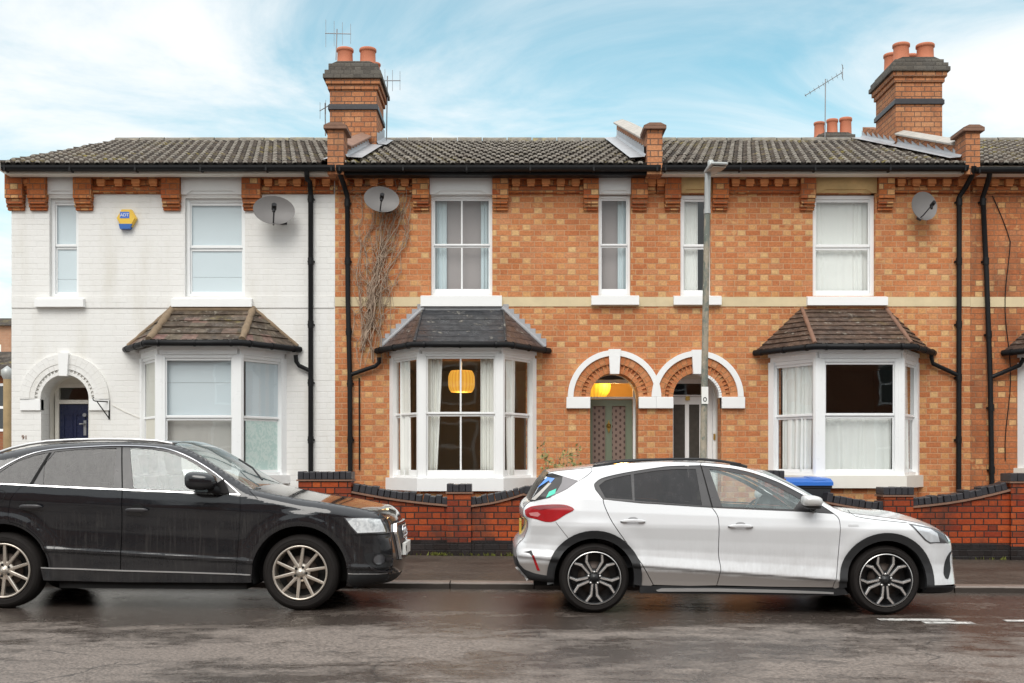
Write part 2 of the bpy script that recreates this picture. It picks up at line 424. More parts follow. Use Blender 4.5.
def tilemat(name, base, cw=0.276, cl=0.35668, nose=False, moss=0.35, lichen=0.4, rough=0.55, white=0.0):
    t = NT(name)
    x, y, _ = t.sep(t.uv())
    cell = t.comb(t.math('FLOOR', t.math('DIVIDE', x, cw)), t.math('FLOOR', t.math('DIVIDE', y, cl)), 2.0)
    wv, wc = t.white(cell)
    n = len(base) - 1
    c = t.ramp(wv, [(i / n, b) for i, b in enumerate(base)])
    g = t.noise(t.uv(), 9.0, 6, 0.68)
    c = t.mix(t.sstep(g, 0.35, 0.75), t.mix(1.0, c, (0.6, 0.6, 0.6), 'MULTIPLY'), t.mix(1.0, c, (1.35, 1.33, 1.3), 'MULTIPLY'))
    l = t.sstep(t.noise(t.uv(), 5.0, 6, 0.7), 0.56, 0.68)
    c = t.mix(t.math('MULTIPLY', l, lichen), c, (0.40, 0.37, 0.31))
    mo = t.math('MULTIPLY', t.sstep(t.noise(t.uv(), 1.1, 6, 0.62), 0.52, 0.70), t.sstep(t.noise(t.uv(), 11.0, 3), 0.42, 0.6))
    c = t.mix(t.math('MULTIPLY', mo, moss), c, (0.30, 0.24, 0.05))
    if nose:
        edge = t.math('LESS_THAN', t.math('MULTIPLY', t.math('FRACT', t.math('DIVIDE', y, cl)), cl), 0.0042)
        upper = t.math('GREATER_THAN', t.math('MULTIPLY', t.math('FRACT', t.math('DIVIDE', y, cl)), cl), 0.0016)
        lit_nose = t.mix(t.noise(t.uv(), 13.0, 4), (0.08, 0.068, 0.056), (0.66, 0.61, 0.54))  # pale colour paints the light caught by the tile noses
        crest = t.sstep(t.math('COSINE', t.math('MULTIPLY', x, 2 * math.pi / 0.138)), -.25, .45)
        c = t.mix(edge, c, (0.02, 0.017, 0.015))  # dark colour paints the shade between the noses
        c = t.mix(t.math('MULTIPLY', t.math('MULTIPLY', edge, upper), crest), c, lit_nose)
    ro = t.mixf(t.sstep(t.noise(t.uv(), 5.0, 4), .35, .65), max(.1, rough - 0.28), rough + 0.15)
    return t.pbr(c, ro, 0, t.bump(t.noise(t.uv(), 45.0, 4), 0.5, 0.006), spec=0.08 if nose else 0.5)
TB = [(0.055, 0.043, 0.035), (0.085, 0.068, 0.055), (0.04, 0.033, 0.028), (0.115, 0.09, 0.072)]
m_ridge = tilemat('mossy_ridge', [(0.16, 0.14, 0.11), (0.22, 0.19, 0.14)], moss=.7, lichen=.3)
m_tile = tilemat('grey_brown_roof_tile', TB, nose=True, moss=0.9, lichen=0.35, rough=0.85)
m_tile2 = tilemat('mossy_roof_tile', TB, nose=True, moss=1.0, lichen=0.45, rough=0.85)
m_slate = tilemat('dark_slate', [(0.035, 0.037, 0.042), (0.05, 0.052, 0.058), (0.04, 0.04, 0.044)], 0.25, 0.2, 0.0, 0.05, 0.5)
m_slate_side = tilemat('brown_slate', [(0.085, 0.055, 0.048), (0.065, 0.045, 0.04), (0.10, 0.065, 0.055)], 0.25, 0.2, 0.0, 0.05, 0.55)
m_oldslate = tilemat('old_patched_slate', [(0.085, 0.064, 0.05), (0.13, 0.10, 0.078), (0.075, 0.056, 0.045), (0.15, 0.12, 0.09), (0.095, 0.07, 0.055), (0.12, 0.095, 0.07), (0.08, 0.06, 0.048), (0.17, 0.14, 0.105), (0.21, 0.12, 0.105)], 0.21, 0.185, 0.5, 0.55, 0.65)
m_browntile = tilemat('brown_flat_tile', [(0.11, 0.075, 0.06), (0.14, 0.095, 0.072), (0.085, 0.06, 0.05)], 0.2, 0.125, 0.6, 0.3, 0.65)

def asphalt(name, dark, light, rough_wet, lane=None, thr=(.44, .56)):
    """asphalt with damp and drier areas; lane = (y0, y1): the strip beside the kerb that stays wetter"""
    t = NT(name)
    p = t.pos(); px, py, pz = t.sep(p)
    a = t.noise(t.scale(p, (0.34, 1.0, 1)), 0.95, 6, 0.62, 0.5)
    b = t.noise(t.scale(p, (0.7, 1, 1)), 4.2, 7, 0.72, 0.3)
    w = t.math('ADD', t.math('MULTIPLY', a, 0.58), t.math('MULTIPLY', b, 0.42))
    if lane: w = t.math('ADD', w, t.math('SUBTRACT', t.math('MULTIPLY', t.sstep(py, lane[0], lane[1]), 0.11), 0.02))
    wetm = t.sstep(w, *thr)
    fine = t.noise(p, 42.0, 4, 0.75)
    c = t.mix(wetm, light, dark)
    c = t.mix(t.sstep(fine, 0.32, 0.68), t.mix(1.0, c, (0.45, 0.44, 0.43), 'MULTIPLY'), t.mix(1.0, c, (1.60, 1.57, 1.52), 'MULTIPLY'))
    agg = t.sstep(t.noise(p, 75.0, 2, 0.5), 0.63, 0.70)
    c = t.mix(t.math('MULTIPLY', agg, 0.45), c, (0.33, 0.29, 0.26))
    crack = t.n('ShaderNodeTexVoronoi', feature='DISTANCE_TO_EDGE'); crack.inputs['Scale'].default_value = 0.55
    wp = t.n('ShaderNodeVectorMath', operation='ADD'); t.put(wp.inputs[0], p)
    nz_ = t.n('ShaderNodeTexNoise'); nz_.inputs['Scale'].default_value = 1.6; t.put(nz_.inputs['Vector'], p); t.put(wp.inputs[1], t.scale(nz_.outputs[1], .9)); t.put(crack.inputs['Vector'], wp.outputs[0])
    ck = t.math('MULTIPLY', t.math('SUBTRACT', 1.0, t.sstep(crack.outputs[0], 0.0, 0.012)), t.sstep(t.noise(p, 0.5, 2), .50, .56))
    c = t.mix(t.math('MULTIPLY', ck, .7), c, (0.02, 0.017, 0.015))
    ro = t.mixf(wetm, 0.58, rough_wet)
    nm = t.bump(t.math('ADD', fine, t.math('MULTIPLY', t.noise(p, 17.0, 3), 0.5)), t.mixf(wetm, 0.75, 0.42), 0.008)
    return t.pbr(c, ro, 0, nm, spec=0.38)
m_road = asphalt('wet_asphalt', (0.056, 0.045, 0.039), (0.165, 0.138, 0.121), 0.22, (8.6, 10.9), (.42, .57))
m_pave = asphalt('damp_pavement', (0.040, 0.030, 0.023), (0.072, 0.054, 0.042), 0.45, None, (.40, .6))
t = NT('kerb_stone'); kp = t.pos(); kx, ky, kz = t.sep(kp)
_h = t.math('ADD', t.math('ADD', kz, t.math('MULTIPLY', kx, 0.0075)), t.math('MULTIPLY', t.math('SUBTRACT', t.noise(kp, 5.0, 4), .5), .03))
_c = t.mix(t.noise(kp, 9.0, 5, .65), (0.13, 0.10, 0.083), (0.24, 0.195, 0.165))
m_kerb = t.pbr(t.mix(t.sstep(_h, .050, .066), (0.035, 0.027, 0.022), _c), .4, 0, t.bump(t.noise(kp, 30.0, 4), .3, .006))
m_concrete = plain('garden_concrete', (0.22, 0.19, 0.16), 0.8, var=0.25, sc=4, bump=0.3)
m_line = NT('worn_white_line')
_wm = m_line.sstep(m_line.noise(m_line.pos(), 18.0, 5, 0.7), 0.36, 0.52)
m_line = m_line.pbr(m_line.mix(_wm, (0.10, 0.08, 0.07), (0.62, 0.60, 0.57)), 0.5)

# ------------------------------------------------------------------ ground, road, kerb, pavement
def sheet(name, x0, x1, y0, y1, dz, mat, nx=2, ny=2, yslope=0.0):
    mb = MB()
    rows = []
    for j in range(ny + 1):
        y = y0 + (y1 - y0) * j / ny
        rows.append([Vector((x0 + (x1 - x0) * i / nx, y, grade(x0 + (x1 - x0) * i / nx) + dz + yslope * (y - y0))) for i in range(nx + 1)])
    mb.grid(rows, smooth=False)
    o = mb.build(name, mat); tag(o, kind='structure'); return o
sheet('ground', -400, 400, -400, 400, -0.06, m_concrete)
sheet('road', -60, 60, 1.2, 12.46, 0.0, m_road)
mb = MB()
x = -14.4
while x < 16:
    z0, z1 = grade(x), grade(x + 0.915)
    g = 0.006
    a, b = x + g, x + 0.915 - g
    za = grade(a)
    ys = [(12.44, -0.05), (12.45, 0.055), (12.465, 0.07), (12.62, 0.074), (12.63, -0.05)]
    for (ya, ha), (yb, hb) in zip(ys[:-1], ys[1:]):
        mb.quad((a, ya, grade(a) + ha), (b, ya, grade(b) + ha), (b, yb, grade(b) + hb), (a, yb, grade(a) + hb))
    x += 0.915
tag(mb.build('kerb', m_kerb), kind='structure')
sheet('pavement', -60, 60, 12.615, 15.0, 0.066, m_pave, yslope=0.042)
sheet('far_pavement', -60, 60, -3.4, 1.2, 0.08, m_pave)
sheet('front_garden_ground', -9.5, 16, 15.0, 16.36, 0.155, m_concrete)
def line(x0, x1, y0, y1):
    mb = MB(); mb.quad((x0, y0, grade(x0) + .004), (x1, y0, grade(x1) + .004), (x1, y1, grade(x1) + .004), (x0, y1, grade(x0) + .004))
    return tag(mb.build('road_marking', m_line), kind='structure')
line(3.28, 3.95, 10.17, 10.30); line(3.62, 4.06, 10.00, 10.12); line(4.40, 5.2, 10.17, 10.28)
line(-9.5, -8.8, 10.17, 10.28)

# moss and weeds at the foot of the wall
rnd = random.Random(3)
mb = MB()
for i in range(420):
    cl = rnd.choice([(-0.88, -0.55), (-1.1, -0.2), (-1.05, -0.75), (-0.1, 0.3), (-2.5, 0.4), (4.9, 6.6)])
    x = rnd.uniform(*cl); y = 14.875 - abs(rnd.gauss(0, 0.015)); z = grade(x) + 0.163
    h = rnd.uniform(0.015, 0.055); a = rnd.uniform(0, 6.3); w = rnd.uniform(0.006, 0.016)
    dx, dy = math.cos(a) * w, math.sin(a) * w
    t_ = Vector((x + rnd.uniform(-.02, .02), y - rnd.uniform(0, .03), z + h))
    mb.add([(x - dx, y - dy, z), (x + dx, y + dy, z), t_], [[0, 1, 2]])
for i in range(160):
    x = rnd.gauss(4.0, 0.16); y = 12.44 - abs(rnd.gauss(0, 0.05)); z = grade(x) + 0.002
    a = rnd.uniform(0, 6.3); w = rnd.uniform(0.006, 0.014); h = rnd.uniform(0.004, 0.03)
    dx, dy = math.cos(a) * w, math.sin(a) * w
    mb.add([(x - dx, y - dy, z), (x + dx, y + dy, z), (x + dy, y - dx, z + h)], [[0, 1, 2]])
m_weed = plain('weeds', (0.16, 0.17, 0.03), 0.8, var=0.35)
tag(mb.build('weeds', m_weed), 'green and straw coloured weeds along the wall foot and kerb', 'weeds', kind='stuff')
# ------------------------------------------------------------------ house building blocks
EAVE_Y, EAVE_Z, RIDGE_Y, RIDGE_Z = 15.98, 5.54, 20.7, 7.17
ROOF_K = (RIDGE_Z - EAVE_Z) / (RIDGE_Y - EAVE_Y)
roofz = lambda y: EAVE_Z + ROOF_K * (y - EAVE_Y)

def arch_pts(cx, r, zs, n=20):
    return [(cx + r * math.cos(math.pi * k / n), zs + r * math.sin(math.pi * k / n)) for k in range(n + 1)]

def facade(parent, x0, x1, ztop, holes, mat, deep=0.30, z0=0.0):
    """front wall with real openings; the reveals are as deep as the wall"""
    mb = MB()
    mb.prism([(x0, z0), (x1, z0), (x1, ztop), (x0, ztop)], F, F + deep, 'xz', holes)
    return mb.build('wall', mat, parent)

def rect(x0, x1, z0, z1): return [(x0, z0), (x1, z0), (x1, z1), (x0, z1)]

def sash(mf, mg, O, U, Wn, u0, u1, z0, z1, fr, mid, rail, bars=(), proud=0.0, depth=0.08, stile=0.045, brail=0.0):
    """a two-light window in a plane: O + U*u, outward normal Wn. mf frame mesh, mg glass mesh"""
    Z = (0, 0, 1)
    A = lambda a0, a1, c0, c1, n0, n1: mf.obox(O, U, Wn, Z, a0, a1, n0, n1, c0, c1)
    p = proud
    A(u0, u0 + fr, z0, z1, p - depth, p); A(u1 - fr, u1, z0, z1, p - depth, p)
    A(u0 + fr, u1 - fr, z0, z0 + fr, p - depth, p - .001); A(u0 + fr, u1 - fr, z1 - fr, z1, p - depth, p - .001)
    a0, a1, c0, c1 = u0 + fr, u1 - fr, z0 + fr, z1 - fr
    O = Vector(O); U = Vector(U); Wn = Vector(Wn)
    for (s0, s1, n) in ((mid, c1, p - .022), (c0, mid, p - .045)):
        A(a0, a0 + stile, s0, s1, n - .02, n); A(a1 - stile, a1, s0, s1, n - .02, n)
        br = rail + (brail if s0 == c0 else 0)
        A(a0 + stile, a1 - stile, s1 - rail, s1, n - .02, n - .001); A(a0 + stile, a1 - stile, s0, s0 + br, n - .02, n - .001)
        for b in bars:
            ub = a0 + (a1 - a0) * b
            A(ub - .012, ub + .012, s0 + br, s1 - rail, n - .018, n - .002)
        P = lambda u, z: O + U * u + Wn * (n - .012) + Vector((0, 0, z))
        mg.quad(P(a0 + stile, s0 + rail), P(a1 - stile, s0 + rail), P(a1 - stile, s1 - rail), P(a0 + stile, s1 - rail))

def window(parent, px0, px1, py0, py1, pym, fr=0.05, rail=0.03, stile=0.035, bars=(), brail=0.0, frame=None, glass=None, sill=None, lintel=None, sillmat=None, lintelmat=None, label=None):
    mf, mg = MB(), MB()
    x0, x1, z0, z1 = fx(px0), fx(px1), fz(py1), fz(py0)
    sash(mf, mg, (0, F + 0.07, 0), (1, 0, 0), (0, -1, 0), x0, x1, z0, z1, fr, fz(pym), rail, bars, 0.0, 0.08, stile, brail)
    w = mf.build('window', frame or m_upvc, parent, bevel=0.004)
    if label: w['label'] = label
    mg.build('pane', glass or m_glass, w)
    if sill:
        a, b, c, d = fx(sill[0]), fx(sill[1]), fz(sill[3]), fz(sill[2])
        mb = MB(); mb.prism([(F + .06, c), (F - .09, c), (F - .09, d - .035), (F + .06, d)], a, b, 'yz')
        mb.build('sill', sillmat or m_wpaint, w, bevel=0.006)
    if lintel:
        a, b, c, d = fx(lintel[0]), fx(lintel[1]), fz(lintel[3]), fz(lintel[2])
        mb = MB(); k = (b - a) * 0.17; h = 0.05
        mb.prism([(a, c), (a + k * .4, c), (a + k, c + h), (b - k, c + h), (b - k * .4, c), (b, c), (b, d), (a, d)], F - .045, F + .10, 'xz')
        mb.box(a, b, F - .022, F + .09, c + .004, d - .002)
        mb.build('lintel', lintelmat or m_wpaint, w, bevel=0.006)
    return w

def corbel(mb, px0, px1, z=None):
    a, b = fx(px0), fx(px1)
    mb.box(a, b, F - .125, F + .02, fz(200), fz(175.2))
    mb.box(a + .004, b - .004, F - .095, F + .02, fz(203.3), fz(200) - .002)
    mb.box(a + .012, b - .012, F - .105, F + .02, fz(205.2), fz(203.3) - .002)
    mb.box(a + .004, b - .004, F - .07, F + .02, fz(208.4), fz(205.2) - .002)
    mb.box(a + .010, b - .010, F - .045, F + .02, fz(211), fz(208.4) - .002)
def dentils(mb, px0, px1, md):
    a, b = fx(px0), fx(px1)
    mb.box(a, b, F - .012, F + .02, fz(194), fz(175.4))
    mb.box(a, b, F - .10, F + .02, fz(180.2), fz(175.4))
    mb.box(a, b, F - .055, F + .02, fz(193.6), fz(188.2))
    mb.box(a, b, F - .035, F + .02, fz(194.2), fz(193.6))
    n = max(1, round((b - a) / 0.225)); st = (b - a) / n
    for i in range(n):
        c = a + st * (i + .5)
        md.append(MB()); md[-1].box(c - .058, c + .058, F - .090, F + .02, fz(185.2), fz(180.2) - .001)
        md[-1].box(c - .050, c + .050, F - .070, F + .02, fz(187.4), fz(185.2) - .001)
def cornice(parent, corb, dent, mat=None):
    for c in corb:
        mb = MB(); corbel(mb, *c); mb.build('corbel', mat or m_corbel, parent, bevel=0.004, seg=1)
    for d in dent:
        mb, md = MB(), []; dentils(mb, *d, md); dc = mb.build('dentil_course', mat or m_corbel, parent, bevel=0.004, seg=1); [e.build('dentil', m_dentil, dc, bevel=.006) for e in md]

def tiled_roof(parent, x0, x1, mat, seed=0, courses=14, roll=0.138, ysh=0.0, zsh=0.0, ridge=True):
    mb = MB(); rr = random.Random(seed)
    L = math.hypot(RIDGE_Y - EAVE_Y, RIDGE_Z - EAVE_Z)
    ty, tz = (RIDGE_Y - EAVE_Y) / L, (RIDGE_Z - EAVE_Z) / L
    nseg = int((x1 - x0) / (roll / 8)); xs = [x0 + (x1 - x0) * i / nseg for i in range(nseg + 1)]
    prev = None
    for k in range(courses):
        t0, t1 = L * k / courses, L * (k + 1) / courses
        rows = []; uv = []
        offs = {}
        sh = 0.0 if k % 2 == 0 else roll / 2
        for (t, lift) in ((t0, 0.022), (t0 + .006, 0.032), (t1 + .02, 0.002)):
            row = []; ru = []
            for x in xs:
                ci = math.floor((x + sh) / (2 * roll))
                if ci not in offs: offs[ci] = rr.gauss(0, 0.003)
                c = math.cos(2 * math.pi * (x + sh) / roll)
                h = 0.030 * (0.5 + 0.5 * c) ** 0.9 + lift + offs[ci]
                row.append(Vector((x, EAVE_Y + ty * t - tz * h, EAVE_Z + tz * t + ty * h)))
                ru.append((x + sh, min(max(t, t0 + .002), t1 - .002)))
            rows.append(row); uv.append(ru)
        # the nose of the course drops to the one below
        base = [Vector((p.x, p.y + tz * 0.03, p.z - ty * 0.030)) for p in rows[0]]
        mb.grid([base, rows[0]], [[(u_, t0 + .0004) for u_, _ in uv[0]], [(u_, t0 + .0036) for u_, _ in uv[0]]], smooth=False)
        mb.grid(rows, uv, smooth=True)
    # rear slope and underside
    zr = RIDGE_Z + .02
    mb.quad((x0, RIDGE_Y, zr), (x1, RIDGE_Y, zr), (x1, RIDGE_Y + 4.4, EAVE_Z + .05), (x0, RIDGE_Y + 4.4, EAVE_Z + .05))
    mb.quad((x0, EAVE_Y, EAVE_Z - .01), (x0, RIDGE_Y, RIDGE_Z - .02), (x1, RIDGE_Y, RIDGE_Z - .02), (x1, EAVE_Y, EAVE_Z - .01))
    ro = mb.build('roof', mat, parent)
    if ridge:
        mr = MB(); x = x0; k = 0
        while x < x1 - .05:
            e = min(x + .445, x1)
            mr.tube([(x, RIDGE_Y, zr - .045), (e - .012, RIDGE_Y, zr - .045)], 0.105 + (k % 2) * .004, 12)
            x += .45; k += 1
        mr.build('ridge_tile', m_ridge, ro)
    return ro

def gutter(parent, px0, px1, black_board=False, drop=0.0, white=True):
    a, b = (px0 - 512) / 71.5, (px1 - 512) / 71.5
    mb = MB()
    y, z = EAVE_Y - .03, EAVE_Z - .060 - drop
    prof = [(a_, b_ * .80 + .006) for a_, b_ in [(-.062, .035), (-.06, -.005), (-.045, -.04), (-.015, -.058), (.02, -.058), (.05, -.035), (.06, .03), (.052, .03), (.04, -.028), (.015, -.046), (-.012, -.046), (-.036, -.03), (-.05, 0), (-.053, .035)]]
    mb.prism([(y + p[0], z + p[1]) for p in prof], a, b, 'yz')
    n = max(2, int((b - a) / .9))
    for i in range(n + 1):
        x = a + .05 + (b - a - .1) * i / n
        mb.box(x - .012, x + .012, y - .065, y + .07, z - .045, z + .036)
    g = mb.build('gutter', m_black, parent)
    mb = MB()
    if black_board:
        mb.box(a, b, EAVE_Y + .04, EAVE_Y + .065, 5.408, EAVE_Z + .0)
        mb.box(a, b, EAVE_Y + .065, F - .13, 5.411, 5.425)
        mb.build('fascia', m_blackpaint, parent)
    else:
        mb.box(a, b, EAVE_Y + .04, EAVE_Y + .062, 5.420, EAVE_Z + .0)
        mb.box(a, b, EAVE_Y + .062, F - .13, 5.423, 5.435)
        mb.build('fascia', m_wold, parent)

def pipe(parent, path, r=0.036, collars=(), name='downpipe'):
    mb = MB(); mb.tube(path, r, 10)
    for (x, y, z) in collars:
        mb.tube([(x, y, z - .05), (x, y, z + .05)], r + .006, 10)
        mb.box(x - .05, x + .05, y + .02, F + .004, z - .012, z + .012)
    return mb.build(name, m_black, parent)

def chimney(parent, cx, w, yf, dep, zb, zband, zcap0, zcap1, pots, band=True):
    mb = MB(); h = w / 2
    mb.box(cx - h, cx + h, yf, yf + dep, zb, zcap0 - .16)
    for k, (o, z0, z1) in enumerate(((.03, zcap0 - .16, zcap0 - .08), (.06, zcap0 - .078, zcap0 + .002))):
        mb.box(cx - h - o, cx + h + o, yf - o, yf + dep + o, z0, z1)
    ch = mb.build('chimney', m_chim, parent, bevel=0.005, seg=1)
    mb = MB()
    if band:
        mb.box(cx - h - .028, cx + h + .028, yf - .028, yf + dep + .028, zband, zband + .075)
        mb.box(cx - h - .015, cx + h + .015, yf - .015, yf + dep + .015, zband + .075, zband + .095)
    mb.build('band', m_bluecap, ch, bevel=0.006) if band else None
    mb = MB()
    zc = zcap0 + .004
    mb.box(cx - h - .10, cx + h + .10, yf - .10, yf + dep + .10, zc, zc + .075)
    mb.box(cx - h - .075, cx + h + .075, yf - .075, yf + dep + .075, zc + .077, zc + .145)
    mb.box(cx - h - .02, cx + h + .02, yf - .02, yf + dep + .02, zc + .147, zcap1)
    mb.prism([(cx - h, zcap1 - .002), (cx + h, zcap1 - .002), (cx + h - .12, zcap1 + .05), (cx - h + .12, zcap1 + .05)], yf + .02, yf + dep - .02, 'xz')
    mb.build('cap', m_capbrick, ch, bevel=0.008)
    for (dx, dy, hh, r) in pots:
        mb = MB(); z = zcap1 - .01
        pr = [(r * 1.06, 0), (r * 1.06, hh * .12), (r * .98, hh * .16), (r * .93, hh * .8), (r * .98, hh * .84), (r * 1.06, hh * .86), (r * 1.06, hh * .97), (r * 1.0, hh), (r * .82, hh), (r * .80, hh * .6), (0, hh * .55)]
        mb.lathe((cx + dx, yf + dy, z), (0, 0, 1), pr, 20)
        mb.build('chimney_pot', m_pot, ch)
    return ch

def parapet(parent, xa, xb, yk, zk, hk, y1, cop=0.05, up=.16, cmat=None):
    """party wall rising above the roof, with a brick kneeler at the eaves and a weathered coping"""
    mb = MB()
    mb.box(xa, xb, yk - .02, yk + .36, EAVE_Z - .14, zk)
    mb.prism([(yk + .30, roofz(yk) - .1), (y1, roofz(y1) - .1), (y1, roofz(y1) + up), (yk + .30, roofz(yk + .3) + up)], xa + .01, xb - .01, 'yz')
    p = mb.build('parapet', m_chim, parent)
    mb = MB()
    mb.box(xa - cop, xb + cop, yk - .07, yk + .42, zk + .002, zk + .05)
    mb.prism([(xa - cop, zk + .052), (xb + cop, zk + .052), (xb - .03, zk + .09), (xa + .03, zk + .09)], yk - .07, yk + .42, 'xz')
    mb.build('kneeler_cap', m_cap_tile, p, bevel=0.008)
    mb = MB()
    n = max(2, int((y1 - yk - .4) / .5))
    for i in range(n):
        a = yk + .40 + (y1 - yk - .4) * i / n; b = yk + .40 + (y1 - yk - .4) * (i + 1) / n - .012
        za, zb = roofz(a) + up + .002, roofz(b) + up + .002
        for s0, s1, h0, h1 in ((xa - cop, (xa + xb) / 2, .03, .085), ((xa + xb) / 2, xb + cop, .085, .03)):
            V = [(s0, a, za), (s1, a, za), (s1, b, zb), (s0, b, zb), (s0, a, za + h0), (s1, a, za + h1), (s1, b, zb + h1), (s0, b, zb + h0)]
            mb.add(V, [[0, 3, 2, 1], [4, 5, 6, 7], [0, 1, 5, 4], [1, 2, 6, 5], [2, 3, 7, 6], [3, 0, 4, 7]])
    mb.build('coping', cmat or m_coping, p, bevel=0.006)
    return p

def lead_apron(parent, x_in, x_out, ya, yb, up=.15, lift=.065, saw=False):
    """lead flashing dressed up a party wall (x_in) and out over the tiles (x_out)"""
    mb = MB(); n = max(3, int((yb - ya) / .30)); sg = 1 if x_in > x_out else -1
    for i in range(n):
        a = ya + (yb - ya) * i / n; b = ya + (yb - ya) * (i + 1) / n
        for (p, q, hp, hq) in ((x_out, x_in - sg * .03, lift, lift + .012), (x_in - sg * .03, x_in - sg * .006, lift + .012, lift + .05)):
            mb.quad((p, a, roofz(a) + hp), (q, a, roofz(a) + hq), (q, b, roofz(b) + hq), (p, b, roofz(b) + hp))
        xi = x_in - sg * .008
        if saw:
            m_ = (a + b) / 2
            mb.add([(xi, a, roofz(a) + lift + .05), (xi, b, roofz(b) + lift + .05), (xi, b, roofz(b) + up), (xi, m_, roofz(m_) + up * .75 + .01)], [[0, 1, 2, 3]])
        else:
            mb.quad((xi, a, roofz(a) + lift + .05), (xi, b, roofz(b) + lift + .05), (xi, b, roofz(b) + up), (xi, a, roofz(a) + up + .03))
    return mb.build('flashing', m_lead, parent)

def house_arch(parent, cx, zs, rin, rb, ro, ringmat, whitemat, impost, keyw, hy=0.0, hoodmat=None):
    """moulded arch: white hood band, brick ring with a row of dog-tooth hollows, keystone and imposts"""
    n = 40
    def ring(mb, r0, r1, y0, y1, a0=0.0, a1=math.pi, k=n):
        for i in range(k):
            t0, t1 = a0 + (a1 - a0) * i / k, a0 + (a1 - a0) * (i + 1) / k
            P = lambda r, t, y: (cx + r * math.cos(t), y, zs + r * math.sin(t))
            rm = (r0 + r1) / 2
            mb.add([P(r0, t0, y0), P(r0, t1, y0), P(r1, t1, y0), P(r1, t0, y0)], [[0, 1, 2, 3]], [[(r0, rm * t0), (r0, rm * t1), (r1, rm * t1), (r1, rm * t0)]])
            for r in (r0, r1):
                mb.add([P(r, t0, y0), P(r, t1, y0), P(r, t1, y1), P(r, t0, y1)], [[0, 1, 2, 3]], [[(y0, rm * t0), (y0, rm * t1), (y1, rm * t1), (y1, rm * t0)]])
    mb = MB()
    w = rb - rin
    ring(mb, rin, rin + w * .27, F - .025, F + .10)
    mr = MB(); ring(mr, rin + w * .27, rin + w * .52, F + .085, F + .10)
    ring(mb, rin + w * .52, rb, F - .035, F + .10)
    nt = 23
    for i in range(nt):
        t0 = math.pi * (i + .0) / nt; t1 = math.pi * (i + .36) / nt
        ring(mb, rin + w * .27, rin + w * .52, F - .022, F + .09, t0, t1, 1)
        P = lambda r, t, y: (cx + r * math.cos(t), y, zs + r * math.sin(t))
        for t in (t0, t1):
            mb.quad(P(rin + w * .27, t, F - .022), P(rin + w * .52, t, F - .022), P(rin + w * .52, t, F + .09), P(rin + w * .27, t, F + .09))
    a = mb.build('arch', ringmat, parent)
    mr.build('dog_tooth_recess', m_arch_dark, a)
    mb = MB(); ring(mb, rb, ro, F - (.042 if hoodmat else .06) - hy, F + .03)
    mb.build('hood_mould', hoodmat or whitemat, a)
    mb = MB(); k0, k1 = keyw
    zt, zb = zs + ro + .012, zs + rin - .02
    mb.prism([(cx - k1, zb), (cx + k1, zb), (cx + k0, zt), (cx - k0, zt)], F - .085, F + .05, 'xz')
    mb.build('keystone', whitemat, a, bevel=.006)
    for (x0, x1) in impost:
        mb = MB(); mb.box(x0, x1, F - (.03 if hoodmat else .065), F + .10, zs - .165, zs - .002)
        mb.build('impost', whitemat, a, bevel=.006)
    return a

